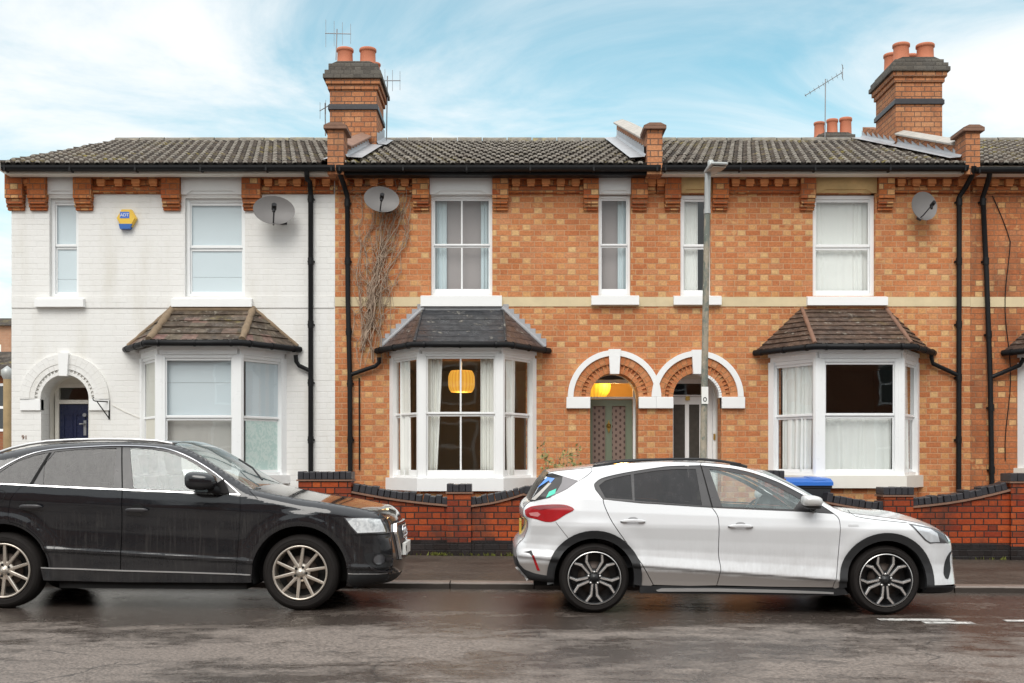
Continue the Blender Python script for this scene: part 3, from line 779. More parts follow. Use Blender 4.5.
def bay(parent, cx, zsb, zst, zhead, zeave, wallmat, sillmat, framemat, fr, stile, rail, mid, bars, glass, roofmats, slates, hipmat, hipr, style='plain', po=1.03, pf=.545, over=.17, edge=.05, brail=0.0):
    d = .76
    A, B, C, D = Vector((cx - po, F)), Vector((cx - pf, F - d)), Vector((cx + pf, F - d)), Vector((cx + po, F))
    def outset(o, back=0.0):
        nl = Vector((-(d), -(po - pf))).normalized()          # outward normal of the left cant
        k = Vector((0, -1))
        b = B + (nl + k) / (1 + nl.dot(k)) * o
        a = A + Vector((-o / abs(nl.x), 0))
        return [(a.x, F + back), (b.x, b.y), (2 * cx - b.x, b.y), (2 * cx - a.x, F + back)]
    mb = MB(); mb.prism(outset(0, .02), .1, zsb, 'xy'); mb.build('bay_wall', wallmat, parent)
    mf, mg = MB(), MB()
    w0 = .10
    for (P, Q, tag_) in ((A, B, 'l'), (B, C, 'f'), (C, D, 'r')):
        U2 = (Q - P).normalized(); L = (Q - P).length; N2 = Vector((U2.y, -U2.x))
        if N2.y > 0: N2 = -N2
        O = (P.x, P.y, 0); U = (U2.x, U2.y, 0); Wn = (N2.x, N2.y, 0)
        e0, e1 = (edge, edge)
        sash(mf, mg, O, U, Wn, e0, L - e1, zst, zhead, fr, mid, rail, bars if tag_ == 'f' else (), 0.0, .09, stile, brail)
        mf.obox(O, U, Wn, (0, 0, 1), .02, L - .02, -.10, .012, zhead, zeave)                     # head board
    mf.prism(outset(.03, .02), zeave - .055, zeave - .001, 'xy')
    for (P, k) in ((B, 1), (C, -1)):
        mf.prism([(P.x - .05, P.y + .11), (P.x - .058, P.y + .03), (P.x - (.035 if k > 0 else edge + .004), P.y - .004), (P.x + (edge + .004 if k > 0 else .035), P.y - .004), (P.x + .058, P.y + .03), (P.x + .05, P.y + .11)], zst - .002, zhead + .002, 'xy')
    for (P, k) in ((A, 1), (D, -1)):
        q = [(P.x - k * .02, F + .0), (P.x + k * .035, F - .085), (P.x + k * .10, F - .06), (P.x + k * .08, F + .05), (P.x - k * .02, F + .05)]
        mf.prism(q, zst - .002, zhead + .002, 'xy')
    bw = mf.build('bay_window', framemat, parent, bevel=.004, seg=1)
    mg.build('pane', glass, bw)
    mb = MB(); mb.prism(outset(.075, .02), zsb + .002, zst, 'xy'); mb.build('sill', sillmat, bw, bevel=.012)
    mb = MB(); mb.prism(outset(-.02, .26), zeave - .05, zeave - .02, 'xy'); mb.build('soffit', m_wpaint, bw)
    # roof
    zt = fz(309.5); ze = zeave + .045
    ev = outset(over)
    E = [Vector((p[0], p[1], ze)) for p in ev]
    T = [Vector((cx - pf - .03, F - .01, zt)), Vector((cx + pf + .03, F - .01, zt))]
    def slope(mb, bl, br, tl, tr, n, mat_u):
        nrm = (br - bl).cross(tl - bl).normalized()
        if nrm.z < 0: nrm = -nrm
        L = ((tl + tr) / 2 - (bl + br) / 2).length; th = .005 if style == 'lead' else .016
        rr = random.Random(int(abs(bl.x * 100)))
        for k in range(n):
            t0, t1 = k / n, (k + 1) / n
            a, b = bl.lerp(tl, t0), br.lerp(tr, t0); c, d_ = br.lerp(tr, t1), bl.lerp(tl, t1)
            m = max(1, int((b - a).length / .22)); 
            for i in range(m):
                u0, u1 = i / m, (i + 1) / m
                j = th + rr.uniform(0, .006 if th > .01 else .003)
                p, q = a.lerp(b, u0) + nrm * j, a.lerp(b, u1) + nrm * j
                s_, r_ = d_.lerp(c, u0) + nrm * .003, d_.lerp(c, u1) + nrm * .003
                x0 = a.lerp(b, u0); ux = (x0 - bl).length if mat_u else x0.x
                sft = .13 if k % 2 else 0
                uu = [((p - a).length + sft + .001, t0 * L + .004), ((q - a).length + sft - .001, t0 * L + .004), ((q - a).length + sft - .001, t1 * L - .004), ((p - a).length + sft + .001, t1 * L - .004)]
                mb.add([p, q, r_, s_], [[0, 1, 2, 3]], [uu])
                mb.add([p, q, a.lerp(b, u1), x0], [[0, 1, 2, 3]], [[uu[0], uu[1], uu[1], uu[0]]])
                mb.add([q, r_, r_ - nrm * .02, q - nrm * .02], [[0, 1, 2, 3]], [[uu[1], uu[2], uu[2], uu[1]]])
    rf = MB(); slope(rf, E[1], E[2], T[0], T[1], slates, False)
    roof = rf.build('bay_roof', roofmats[0], parent)
    for (bl, br, tp) in ((E[0], E[1], T[0]), (E[2], E[3], T[1])):
        rs = MB()
        if tp is T[0]: slope(rs, bl, br, Vector((tp.x - .02, F - .01, zt - .0)), tp, slates, True)
        else: slope(rs, bl, br, tp, Vector((tp.x + .02, F - .01, zt)), slates, True)
        rs.build('side_slope', roofmats[1], roof)
    up = Vector((0, 0, .012))
    if hipr:
        rr = random.Random(5)
        for (a, b) in ((E[1], T[0]), (E[2], T[1])):
            n = 14; mh = MB()
            mh.tube([a.lerp(b, .0 + i / n) + up for i in range(n + 1)], [hipr * rr.uniform(.85, 1.15) for i in range(n + 1)], 8)
            mh.build('hip', hipmat, roof)
        if style == 'mortar':
            mh = MB()
            mh.tube([T[0] + Vector((-.0, -.02, 0)).lerp(Vector((0, 0, 0)), 0), T[1] + Vector((0, -.02, 0))], hipr * .9, 8)
            for (a, b) in ((E[0], T[0]), (E[3], T[1])):
                mh.tube([a.lerp(b, i / 10) + Vector((0, -.01, .015)) for i in range(11)], [hipr * .62 * rr.uniform(.85, 1.2) for i in range(11)], 8)
            mh.build('mortar_fillet', hipmat, roof)
    if style == 'lead':
        # stepped lead flashing against the brick on both sides and along the top
        ms = MB(); n = 8
        for sgn in (-1, 1):
            a, b = (E[0], T[0]) if sgn < 0 else (E[3], T[1])
            for i in range(n):
                p, q = a.lerp(b, i / n), a.lerp(b, (i + 1) / n)
                ms.prism([(p.x, p.z - .01), (q.x, q.z - .01), (q.x, q.z + .075), (p.x, q.z + .075)] if sgn < 0 else [(q.x, q.z - .01), (p.x, p.z - .01), (p.x, q.z + .075), (q.x, q.z + .075)], F - .012, F + .0, 'xz')
            ms.tube([a.lerp(b, i / 6) + Vector((sgn * -.02, -.03, .02)) for i in range(7)], .034, 6)
        ms.obox(T[0], (1, 0, 0), (0, 1, 0), (0, 0, 1), -.02, (T[1] - T[0]).x + .02, -.03, .0, -.02, .05)
        ms.build('flashing', m_lead, roof)
    g = MB()
    go = outset(over + .035)
    gp = [Vector((p[0], p[1], ze - .035)) for p in go]
    gp[0].y = F - .02; gp[3].y = F - .02
    g.tube(gp, .043, 10)
    for (a, b) in zip(gp[:-1], gp[1:]):
        for t_ in (.12, .5, .88):
            c = a.lerp(b, t_); dd = (b - a).normalized() * .014
            g.tube([c - dd, c + dd], .050, 10)
    g.build('gutter', m_black, bw)
    return bw

def room(parent, x0, x1, z0, z1, depth, mat, y0=F + .302):
    mb = MB()
    V = [(x0, y0), (x1, y0), (x1, y0 + depth), (x0, y0 + depth)]
    mb.quad((x0, y0, z0), (x0, y0, z1), (x0, y0 + depth, z1), (x0, y0 + depth, z0))
    mb.quad((x1, y0, z0), (x1, y0, z1), (x1, y0 + depth, z1), (x1, y0 + depth, z0))
    mb.quad((x0, y0 + depth, z0), (x1, y0 + depth, z0), (x1, y0 + depth, z1), (x0, y0 + depth, z1))
    mb.quad((x0, y0, z0), (x1, y0, z0), (x1, y0 + depth, z0), (x0, y0 + depth, z0))
    mb.quad((x0, y0, z1), (x1, y0, z1), (x1, y0 + depth, z1), (x0, y0 + depth, z1))
    return mb.build('interior', mat, parent)

def shell(parent, x0, x1, mat, left=False):
    """side and rear walls up to the roof"""
    mb = MB(); yb = RIDGE_Y + 4.2
    t = .12
    prof = [(F + .301, 0), (yb, 0), (yb, EAVE_Z - .1), (RIDGE_Y, RIDGE_Z - .1), (F + .301, roofz(F + .301) - .1)]
    if left: prof = [(F + .301, 0), (yb, 0), (yb, EAVE_Z - .1), (RIDGE_Y, RIDGE_Z - .06), (F + .301, roofz(F + .301) - .06)]
    mb.prism(prof, x0, x0 + t, 'yz'); mb.prism(prof, x1 - t, x1, 'yz')
    mb.box(x0 + t, x1 - t, yb - .2, yb - .01, 0, EAVE_Z - .1)
    return mb.build('rear_walls', mat, parent)

def curtain(name, label, x0, x1, y, z0, z1, folds, mat, amp=.025, group=None, cat='curtain', gather=None, seed=0, dirv=(1, 0, 0)):
    rr = random.Random(seed + int(x0 * 977)); mb = MB()
    n = max(30, folds * 14); rows = []
    ph = rr.uniform(0, 6); L = x1 - x0
    D = Vector(dirv); Nn = Vector((D.y, -D.x, 0))
    for j in range(13):
        v = j / 12; z = z1 + (z0 - z1) * v
        g = 1.0
        off = 0.0
        if gather: g = 1 - gather[0] * (v ** 1.2); off = gather[1] * (1 - g) * L
        row = []
        for i in range(n + 1):
            u = i / n
            w_ = u + .055 * math.sin(2 * math.pi * u * 1.7 + ph) + .03 * math.sin(2 * math.pi * u * 3.1 + 2.1 * ph) + .012 * math.sin(3 * v + 9 * u)
            a = amp * (0.55 + .45 * v) * (.75 + .5 * math.sin(6.1 * u + ph * 2)) * (math.sin(2 * math.pi * folds * w_ + ph) + .45 * math.sin(2 * math.pi * folds * .47 * w_ + 1.7 * ph + v))
            q = Vector((x0, y, z)) + D * (off + u * L * g) + Nn * a
            q.z = z; row.append(q)
        rows.append(row)
    mb.grid(rows)
    org = ((x0 + D.x * L / 2), y + D.y * L / 2, z0)
    o = mb.build(name, mat, None, org=org)
    so = o.modifiers.new('cloth', 'SOLIDIFY'); so.thickness = .004
    return tag(o, label, cat, group)
# ================================================================== white painted house
hw = thing('terraced_house', 'white painted end of terrace house with brown patched bay roof and navy door', 'house', (-4.8, F, 0))
WX0, WX1 = fx(11.6), fx(335)
ARW = 65.0
holes = [rect(fx(49.5), fx(78.5), fz(297), fz(198)), rect(fx(185), fx(245), fz(297), fz(198))]
awx, awr, awz = fx(65.3), .345, fz(399)
holes.append([(awx + awr, .0 + .02), *arch_pts(awx, awr, awz), (awx - awr, .02)][::-1])
BAYW, BAYM, BAYR = -4.27, -.70, 4.74
bayhole = lambda c, z0, z1: rect(c - .90, c + .90, z0, z1)
holes.append(bayhole(BAYW, 1.25, 2.85))
facade(hw, WX0, WX1, fz(172), holes, m_white, .5 if False else .30)
shell(hw, WX0 + .001, WX1 - .001, m_white, True)
window(hw, 49.5, 78.5, 198, 297, 245.5, fr=.05, rail=.035, stile=.02, sill=(37, 85.6, 297.5, 307.5), lintel=(47, 76, 177, 195), label='narrow white window with a pale blind')
window(hw, 185, 245, 198, 297, 247, fr=.05, rail=.04, stile=.02, sill=(173, 253, 297.5, 307.5), lintel=(182, 243.3, 177, 195), label='wide white window with a pale blind')
cornice(hw, [(8.3, 26), (30.5, 48.8), (76, 94), (163.4, 181.6), (243.4, 262)], [(26, 30.5), (94, 163.4), (262, 334)])
mb = MB(); mb.box(WX0 + .003, WX1 - .01, F - .012, F + .01, fz(308), fz(296.5)); mb.build('string_course', m_white, hw)
tiled_roof(hw, -7.16, -2.66, m_tile, 1)
gutter(hw, 4, 336)
mb = MB(); mb.prism([(EAVE_Y - .02, EAVE_Z - .06), (EAVE_Y - .02, EAVE_Z + .02), (RIDGE_Y, RIDGE_Z + .01), (RIDGE_Y, RIDGE_Z - .16), (F, roofz(F) - .2)], -7.19, -7.145, 'yz'); mb.build('verge', m_wold, hw)
room(hw, -7.0, -2.7, .2, 3.0, 3.6, m_room); room(hw, -7.0, -2.7, 3.05, 5.4, 3.6, m_grey_room)
bay(hw, BAYW, 1.08, 1.20, 2.85, 2.98, m_white, m_wpaint, m_upvc, .045, .018, .035, 1.4 + 43.2 / 73.4, (), m_glass, (m_oldslate, m_oldslate), 5, m_mortar, .05, 'mortar', edge=.045, over=.15)
house_arch(hw, awx, awz, awr, .50, .635, m_white, m_wpaint, [(awx - awr - .29, awx - awr + .0), (awx + awr, awx + awr + .29)], (.075, .055), hoodmat=m_white)
# porch and door
def porch(parent, cx, r, zs, yd, mat, wall_white=True):
    """side linings and soffit of the recessed doorway"""
    mb = MB()
    pts = [(cx + r, .1), *arch_pts(cx, r, zs, 20), (cx - r, .1)]
    for p, q in zip(pts[:-1], pts[1:]):
        mb.quad((p[0], F + .29, p[1]), (q[0], F + .29, q[1]), (q[0], yd, q[1]), (p[0], yd, p[1]))
    mb.quad((cx - r, F, .25), (cx + r, F, .25), (cx + r, yd, .25), (cx - r, yd, .25))
    return mb.build('porch_lining', mat, parent)
YD = F + .50
porch(hw, awx, awr, awz, YD, m_wold)
def door_frame(parent, x0, x1, zd, zt0, ztop, mat, yd=YD, fw=.045, bar=.05, glass=None):
    """outer frame with a fanlight over the door; the top follows behind the arch"""
    mb = MB()
    mb.box(x0 - fw, x0, yd - .05, yd + .03, .25, ztop); mb.box(x1, x1 + fw, yd - .05, yd + .03, .25, ztop)
    mb.box(x0, x1, yd - .05, yd + .03, zd, zt0)
    mb.box(x0, x1, yd - .05, yd + .03, ztop - fw, ztop)
    f = mb.build('door_frame', mat, parent, bevel=.004)
    mb = MB(); mb.quad((x0, yd - .005, zt0), (x1, yd - .005, zt0), (x1, yd - .005, ztop - fw), (x0, yd - .005, ztop - fw))
    mb.build('fanlight', glass or m_glass, f)
    return f
kd = FOC / YD
dxp = lambda px: (px - 512) / kd
dzp = lambda py: EYE + (461 - py) / kd
fr_ = door_frame(hw, dxp(60), dxp(89.5), dzp(404), dzp(400), dzp(384), m_wold, fw=.055)
mb = MB(); mb.box(dxp(53), dxp(95), YD - .045, YD - .01, dzp(384) + .002, dzp(368)); mb.build('door_head', m_wold, hw)
mb = MB(); a, b, zt = dxp(60) + .004, dxp(89.5) - .004, dzp(404) - .004
mb.box(a, b, YD - .02, YD + .025, .27, zt)
w = b - a
for (u0, u1) in ((.12, .46), (.54, .88)):
    for (v0, v1) in ((.05, .28), (.34, .62), (.70, .93)):
        za, zb = .27 + (zt - .27) * v0, .27 + (zt - .27) * v1
        xa, xb = a + w * u0, a + w * u1
        mb.prism([(xa, za), (xb, za), (xb, zb), (xa, zb)], YD - .034, YD - .019, 'xz', [[(xa + .02, za + .02), (xb - .02, za + .02), (xb - .02, zb - .02), (xa + .02, zb - .02)]])
dr = mb.build('door', m_navy, hw, bevel=.004)
mb = MB(); x = a + w * .88; z = dzp(428)
mb.box(x - .02, x + .02, YD - .035, YD - .02, z - .11, z + .11); mb.tube([(x, YD - .035, z + .06), (x, YD - .07, z + .06), (x - .07, YD - .07, z + .055)], .011, 8); mb.tube([(x, YD - .02, z + .19), (x, YD - .055, z + .19)], .028, 10)
mb.build('handle', m_metal, dr)
# house number
def text(body, size, loc, mat, name, parent=None, extr=.002, rot=(90, 0, 0), align='CENTER', xs=1.0):
    cu = bpy.data.curves.new(name, 'FONT'); cu.body = body; cu.size = size; cu.extrude = extr; cu.align_x = align; cu.align_y = 'CENTER'
    ob = bpy.data.objects.new('tmp', cu); COL.objects.link(ob)
    dg = bpy.context.evaluated_depsgraph_get()
    me = bpy.data.meshes.new_from_object(ob.evaluated_get(dg)); bpy.data.objects.remove(ob); bpy.data.curves.remove(cu)
    me.name = name
    M_ = Matrix.Translation(Vector(loc) - (ORG[parent.name] if parent is not None else Vector())) @ Matrix.Rotation(R(rot[2]), 4, 'Z') @ Matrix.Rotation(R(rot[1]), 4, 'Y') @ Matrix.Rotation(R(rot[0]), 4, 'X') @ Matrix.Diagonal((xs, 1, 1, 1))
    me.transform(M_)
    me.materials.clear(); me.materials.append(mat)
    o = bpy.data.objects.new(name, me); COL.objects.link(o)
    if parent is not None: o.parent = parent; ORG[o.name] = ORG[parent.name]
    return o
text('91', .085, (fx(24.7), F - .006, fz(437.5)), m_cap_tile, 'house_number', hw, .003)
pipe(hw, [(fx(311.5), F - .39, 5.47), (fx(311.5), F - .375, 5.40), (fx(311.5), F - .34, 5.34), (fx(311.5), F - .14, fz(184)), (fx(311.5), F - .06, fz(195)), (fx(311.5), F - .06, .2)], .036, [(fx(311.5), F - .06, fz(p)) for p in (200, 262, 325, 383, 440)])
pipe(hw, [(fx(297), F - .10, fz(355.5)), (fx(297.5), F - .09, fz(362)), (fx(300), F - .07, fz(366)), (fx(311.5), F - .06, fz(371.5))], .03, name='waste_pipe')
# left party chimney (shared with the next house)
LC = chimney(hw, -2.61, .77, 18.8, 1.02, 5.9, 7.17, 7.66, 7.93, [(-.17, .25, .34, .135), (.21, .25, .34, .135), (-.12, .75, .27, .11), (.25, .75, .27, .11)])
PPL = parapet(hw, -2.575, -2.35, 15.98, fz(134) - .1 + .05, .5, 18.78, up=.2, cmat=m_cap_tile)
lead_apron(hw, -2.565, -2.67, 16.1, 18.9)
lead_apron(hw, -2.36, -2.12, 16.15, 18.9, lift=.085)
lead_apron(hw, -2.222, -2.06, 18.75, 19.9, up=.26, lift=.09)

# ================================================================== middle house
hm = thing('terraced_house', 'orange brick middle house with grey slate bay roof, amber lamp and sage green door', 'house', (-.2, F, 0))
MX0, MX1 = fx(335), fx(656)
ama, amr, amz = fx(614.2), .345, fz(397)
holes = [rect(fx(430.8), fx(492.3), fz(296), fz(194)), rect(fx(598.5), fx(630.6), fz(296), fz(194)), bayhole(BAYM, 1.25, 2.85),
         [(ama + amr, .02), *arch_pts(ama, amr, amz), (ama - amr, .02)][::-1]]
facade(hm, MX0 + .001, MX1, fz(172), holes, m_brick)
shell(hm, MX0 + .002, MX1 - .001, m_brick)
sl = dict(fr=.036, rail=.026, stile=.018, brail=.04, glass=m_glassold)
window(hm, 430.8, 492.3, 195, 295, 244.5, bars=(.5,), sill=(421, 502, 294.5, 307), lintel=(430, 492.3, 177.5, 195), label='white four pane sash window with pale blue curtains', **sl)
window(hm, 598.5, 630.6, 195, 295, 244.5, sill=(591, 638.5, 294.5, 305.5), lintel=(598.5, 630.6, 177.5, 194.5), label='narrow white sash window', **sl)
cornice(hm, [(413, 429.8), (492.4, 508.5), (583, 598.3), (630.8, 647)], [(336, 413), (508.5, 583), (647, 655.5)])
mb = MB(); mb.box(MX0 + .002, MX1, F - .008, F + .01, fz(306.5), fz(297)); mb.build('string_course', m_stone, hm)
tiled_roof(hm, -2.33, 1.92, m_tile, 2)
gutter(hm, 337, 660, True)
room(hm, -2.4, .75, .2, 3.0, 3.6, m_room); room(hm, -2.4, 2.0, 3.05, 5.4, 3.6, m_grey_room)
m_hall = plain('hall_plaster', (0.66, 0.46, 0.16), 0.9, var=.05)
room(hm, .80, 1.98, .2, 3.0, 1.5, m_hall, y0=YD + .04)
bay(hm, BAYM, .99, 1.165, 2.86, 2.96, m_brick, m_wpaint, m_wpaint, .035, .022, .030, 1.4 + 46.9 / 73.4, (.5,), m_glassold, (m_slate, m_slate_side), 6, m_slate, .018, 'lead', edge=.04, over=.135, brail=.045)
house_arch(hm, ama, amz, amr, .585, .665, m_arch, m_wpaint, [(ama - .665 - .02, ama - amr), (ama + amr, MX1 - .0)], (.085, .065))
porch(hm, ama, amr, amz, YD, m_wold)
fm = door_frame(hm, dxp(588.8), dxp(632.6), dzp(399), dzp(397), dzp(380), m_upvc, fw=.05)
mb = MB(); mb.box(dxp(584), dxp(639), YD - .05, YD - .01, dzp(380) + .002, dzp(369)); mb.build('door_head', m_darkmetal, hm)
a, b, zt = dxp(588.8) + .004, dxp(632.6) - .004, dzp(399) - .004
gl = [(dxp(592.2), dxp(605.2)), (dxp(611.8), dxp(625.3))]
mb = MB(); z0g, z1g = .75, dzp(406)
mb.prism([(a, .27), (b, .27), (b, zt), (a, zt)], YD - .02, YD + .025, 'xz', [rect(x0, x1, z0g, z1g) for x0, x1 in gl])
for x0, x1 in gl:
    mb.prism(rect(x0 - .014, x1 + .014, z0g - .014, z1g + .014), YD - .03, YD - .0195, 'xz', [rect(x0, x1, z0g, z1g)])
dm = mb.build('door', m_sage, hm, bevel=.003)
t = NT('patterned_glass')
x_, y_, z_ = t.sep(t.uv())
px_ = t.math('SUBTRACT', t.math('FRACT', t.math('MULTIPLY', x_, 16.0)), .5); py_ = t.math('SUBTRACT', t.math('FRACT', t.math('ADD', t.math('MULTIPLY', y_, 11.0), t.math('MULTIPLY', t.math('FLOOR', t.math('MULTIPLY', x_, 16.0)), .5))), .5)
dd = t.math('SQRT', t.math('ADD', t.math('MULTIPLY', px_, px_), t.math('MULTIPLY', py_, py_)))
m_pat = t.pbr(t.mix(t.sstep(dd, .18, .32), (0.085, 0.055, 0.05), (0.25, 0.185, 0.155)), .25)
for x0, x1 in gl:
    mb = MB(); mb.box(x0 + .001, x1 - .001, YD - .004, YD + .004, z0g + .001, z1g - .001); mb.build('glass_panel', m_pat, dm)
mb = MB(); kx, kz = dxp(608.6), dzp(426)
mb.lathe((kx, YD - .02, kz), (0, -1, 0), [(.038, 0), (.036, .012), (.02, .02), (.022, .04), (.0, .05)], 14)
mb.prism([(kx - .02, kz + .02), (kx, kz + .09), (kx + .02, kz + .02)][::-1], YD - .032, YD - .021, 'xz'); mb.prism([(kx - .03, kz - .02), (kx, kz - .11), (kx + .03, kz - .02)], YD - .034, YD - .021, 'xz')
mb.build('knocker', m_brass, dm)
pp = lambda px, py, y: ((px - 512) / 70.0, y, fz(py))
pipe(hm, [pp(343.5, 173, F - .39), pp(343.5, 178, F - .375), pp(343.8, 181, F - .33), pp(345.5, 188, F - .13), pp(348, 198, F - .06), pp(348.5, 300, F - .06), pp(350.4, 375, F - .06), pp(351, 500, F - .06)], .036, [((p[0] - 512) / 70., F - .06, fz(p[1])) for p in ((348, 204), (348.4, 262), (349.4, 332), (350.6, 384), (350.9, 440))])
pipe(hm, [pp(380, 358, F - .10), pp(380, 363, F - .09), pp(376, 366.5, F - .07), pp(351, 375, F - .06)], .03, name='waste_pipe')
pipe(hm, [pp(359.5, 378, F - .02), pp(359.7, 470, F - .02)], .011, name='cable')
PPM = parapet(hm, 1.885, 2.10, 15.98, 6.02, .5, 20.72, up=.33)
lead_apron(hm, 1.893, 1.66, 16.1, 20.6, up=.22, lift=.09)

# ================================================================== right hand house
hr = thing('terraced_house', 'orange brick house with mossy brown bay roof, net curtains and white framed door', 'house', (4.3, F, 0))
RX0, RX1 = fx(656), fx(970)
arr, arz = .345, fz(397)
arx = fx(697.0)
holes = [rect(fx(680.4), fx(710.9), fz(296), fz(193.5)), rect(fx(812.7), fx(875.4), fz(296), fz(193.5)), bayhole(BAYR, 1.25, 2.8),
         [(arx + arr, .02), *arch_pts(arx, arr, arz), (arx - arr, .02)][::-1]]
facade(hr, RX0 + .001, RX1, fz(172), holes, m_brick)
shell(hr, RX0 + .002, RX1 - .001, m_brick)
window(hr, 680.4, 710.9, 194.4, 295, 245.5, fr=.05, rail=.035, stile=.018, sill=(673, 720.5, 294.8, 305.5), lintel=(680.4, 711, 177.5, 193.5), lintelmat=m_stain, label='narrow white window with net curtain behind the lamp post')
window(hr, 812.7, 875.4, 194.4, 296, 246, fr=.055, rail=.04, stile=.02, sill=(806, 886, 295.5, 306), lintel=(814, 876, 177.5, 193.5), lintelmat=m_stain, label='wide white window with net curtain')
cornice(hr, [(664, 680.2), (711.5, 727.5), (799, 814), (876.4, 892)], [(656.5, 664), (727.5, 799), (892, 968)])
mb = MB(); mb.box(RX0 + .002, RX1, F - .008, F + .01, fz(306.5), fz(297)); mb.build('string_course', m_stone, hr)
tiled_roof(hr, 2.08, 6.34, m_tile, 3)
gutter(hr, 661, 966)
room(hr, 3.3, 6.4, .2, 3.0, 3.6, m_room); room(hr, 2.1, 6.4, 3.05, 5.4, 3.6, m_grey_room)
room(hr, 2.1, 3.25, .2, 3.0, 3.0, m_room, y0=YD + .04)
bay(hr, BAYR, 1.03, 1.20, 2.80, 2.93, m_brick, m_wold, m_upvc, .05, .018, .035, 1.4 + 45.3 / 73.4, (), m_glass, (m_browntile, m_browntile), 8, m_cap_tile, .03, 'plain', po=1.06, pf=.57, edge=.045, over=.15)
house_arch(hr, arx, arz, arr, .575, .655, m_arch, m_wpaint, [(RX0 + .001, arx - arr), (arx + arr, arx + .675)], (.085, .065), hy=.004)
mb = MB()
for i in range(14):
    t0 = math.pi * (i + .15) / 28
    mb.obox((arx, 0, arz), (math.cos(t0), 0, math.sin(t0)), (0, 1, 0), (-math.sin(t0), 0, math.cos(t0)), arr - .035, arr + .003, F - .03, F + .1, -.016, .016)
mb.build('tooth_band', m_wpaint, hr)
porch(hr, arx, arr, arz, YD, m_wold)
fm = door_frame(hr, dxp(672.5), dxp(707), dzp(396.5), dzp(395), dzp(379), m_upvc, fw=.07)
mb = MB(); mb.box(dxp(668), dxp(720), YD - .045, YD - .01, dzp(379) + .002, dzp(368)); mb.build('door_head', m_wold, hr)
mb = MB(); mb.box(dxp(707) + .072, dxp(719.5), YD - .06, YD + .02, .25, dzp(384)); mb.build('door_post', m_upvc, hr, bevel=.006)
a, b, zt = dxp(672.5) + .004, dxp(707) - .004, dzp(396.5) - .004
gl = [(dxp(673.2), dxp(684.8)), (dxp(688.8), dxp(699.2))]
mb = MB(); mb.prism([(a, .27), (b, .27), (b, zt), (a, zt)], YD - .02, YD + .025, 'xz', [rect(x0, x1, .5, dzp(404.5)) for x0, x1 in gl])
dr2 = mb.build('door', m_upvc, hr, bevel=.004)
m_dglass = plain('dark_obscured_glass', (0.06, 0.055, 0.048), .2, var=.4, sc=14)
for x0, x1 in gl:
    mb = MB(); mb.box(x0 + .001, x1 - .001, YD - .006, YD + .006, .501, dzp(404.5) - .001); mb.build('glass_panel', m_dglass, dr2)
mb = MB(); mb.box(dxp(685), dxp(689.3), YD - .056, YD - .049, dzp(400.5) - .0, dzp(396.4)); nb = mb.build('number_plate', m_brass, hr)
mb = MB(); mb.box(dxp(712.5), dxp(714.5), YD - .075, YD - .061, dzp(440), dzp(434)); mb.build('bell_push', m_brass, hr)
pipe(hr, [pp(962.8, 173, F - .39), pp(962.8, 178, F - .375), pp(962.8, 181, F - .33), pp(961.5, 190, F - .13), pp(957.5, 198, F - .06), pp(957.5, 240, F - .06), pp(957, 492, F - .06)], .036, [((p[0] - 512) / 70., F - .06, fz(p[1])) for p in ((957.5, 203), (957.4, 262), (957.3, 325), (957.2, 378), (957, 440))])
pipe(hr, [pp(929.5, 350, F - .10), pp(929, 358, F - .09), pp(931, 364, F - .07), pp(957.3, 376, F - .06)], .03, name='waste_pipe')
RC = chimney(hr, 6.69, .765, 18.8, 1.03, 5.9, 7.26, 7.78, 8.0, [(-.20, .28, .36, .135), (.20, .28, .35, .145), (-.20, .76, .36, .13), (.12, .76, .34, .13)])
PPR = parapet(hr, 6.33, 6.53, 15.98, fz(141) + .02, .5, 18.79, up=.24)
parapet_rear = MB(); parapet_rear.prism([(19.85, roofz(19.85) - .1), (20.72, roofz(20.72) - .1), (20.72, roofz(20.72) + .27), (19.85, roofz(19.85) + .27)], 6.35, 6.55, 'yz'); parapet_rear.build('parapet', m_chim, hr)
lead_apron(hr, 6.34, 6.16, 16.1, 18.8, up=.2, lift=.085, saw=True)
lead_apron(hr, 6.305, 6.14, 18.8, 20.6, up=.22, lift=.085, saw=True)
chimney(hr, 6.70, .72, 23.6, 1.2, 6.0, 7.0, 7.86, 8.14, [(-.28, .3, .34, .11), (-.01, .3, .40, .115), (.27, .3, .43, .125)], band=False)

# ================================================================== next house along, mostly out of frame
hn = thing('terraced_house', 'orange brick house cut off by the right edge, with mossy green roof tiles', 'house', (8.6, F, 0))
NX0, NX1 = fx(970), fx(970) + 4.6
BAYN = 8.27
holes = [bayhole(BAYN, 1.3, 2.85), rect(9.0 - 1.15, 9.0 - .25, fz(296), fz(194))]
facade(hn, NX0 + .001, NX1, fz(174), holes, m_brick_worn)
shell(hn, NX0 + .002, NX1 - .001, m_brick)
window(hn, 512 + 7.85 * 70, 512 + 8.75 * 70, 194.4, 296, 246, sill=(512 + 7.75 * 70, 512 + 8.85 * 70, 295.5, 306), lintel=(512 + 7.85 * 70, 512 + 8.75 * 70, 177.5, 193.5))
cornice(hn, [(512 + 7.6 * 70, 512 + 7.84 * 70), (512 + 8.76 * 70, 512 + 9.0 * 70)], [(971, 512 + 7.6 * 70)])
mb = MB(); mb.box(NX0 + .002, NX1, F - .008, F + .01, fz(307), fz(297)); mb.build('string_course', m_stone, hn)
tiled_roof(hn, 6.52, 11.1, m_tile2, 4)
gutter(hn, 973, 1300, drop=.03)
room(hn, 6.7, 10.9, .2, 3.0, 3.6, m_room); room(hn, 6.7, 10.9, 3.05, 5.35, 3.6, m_room)
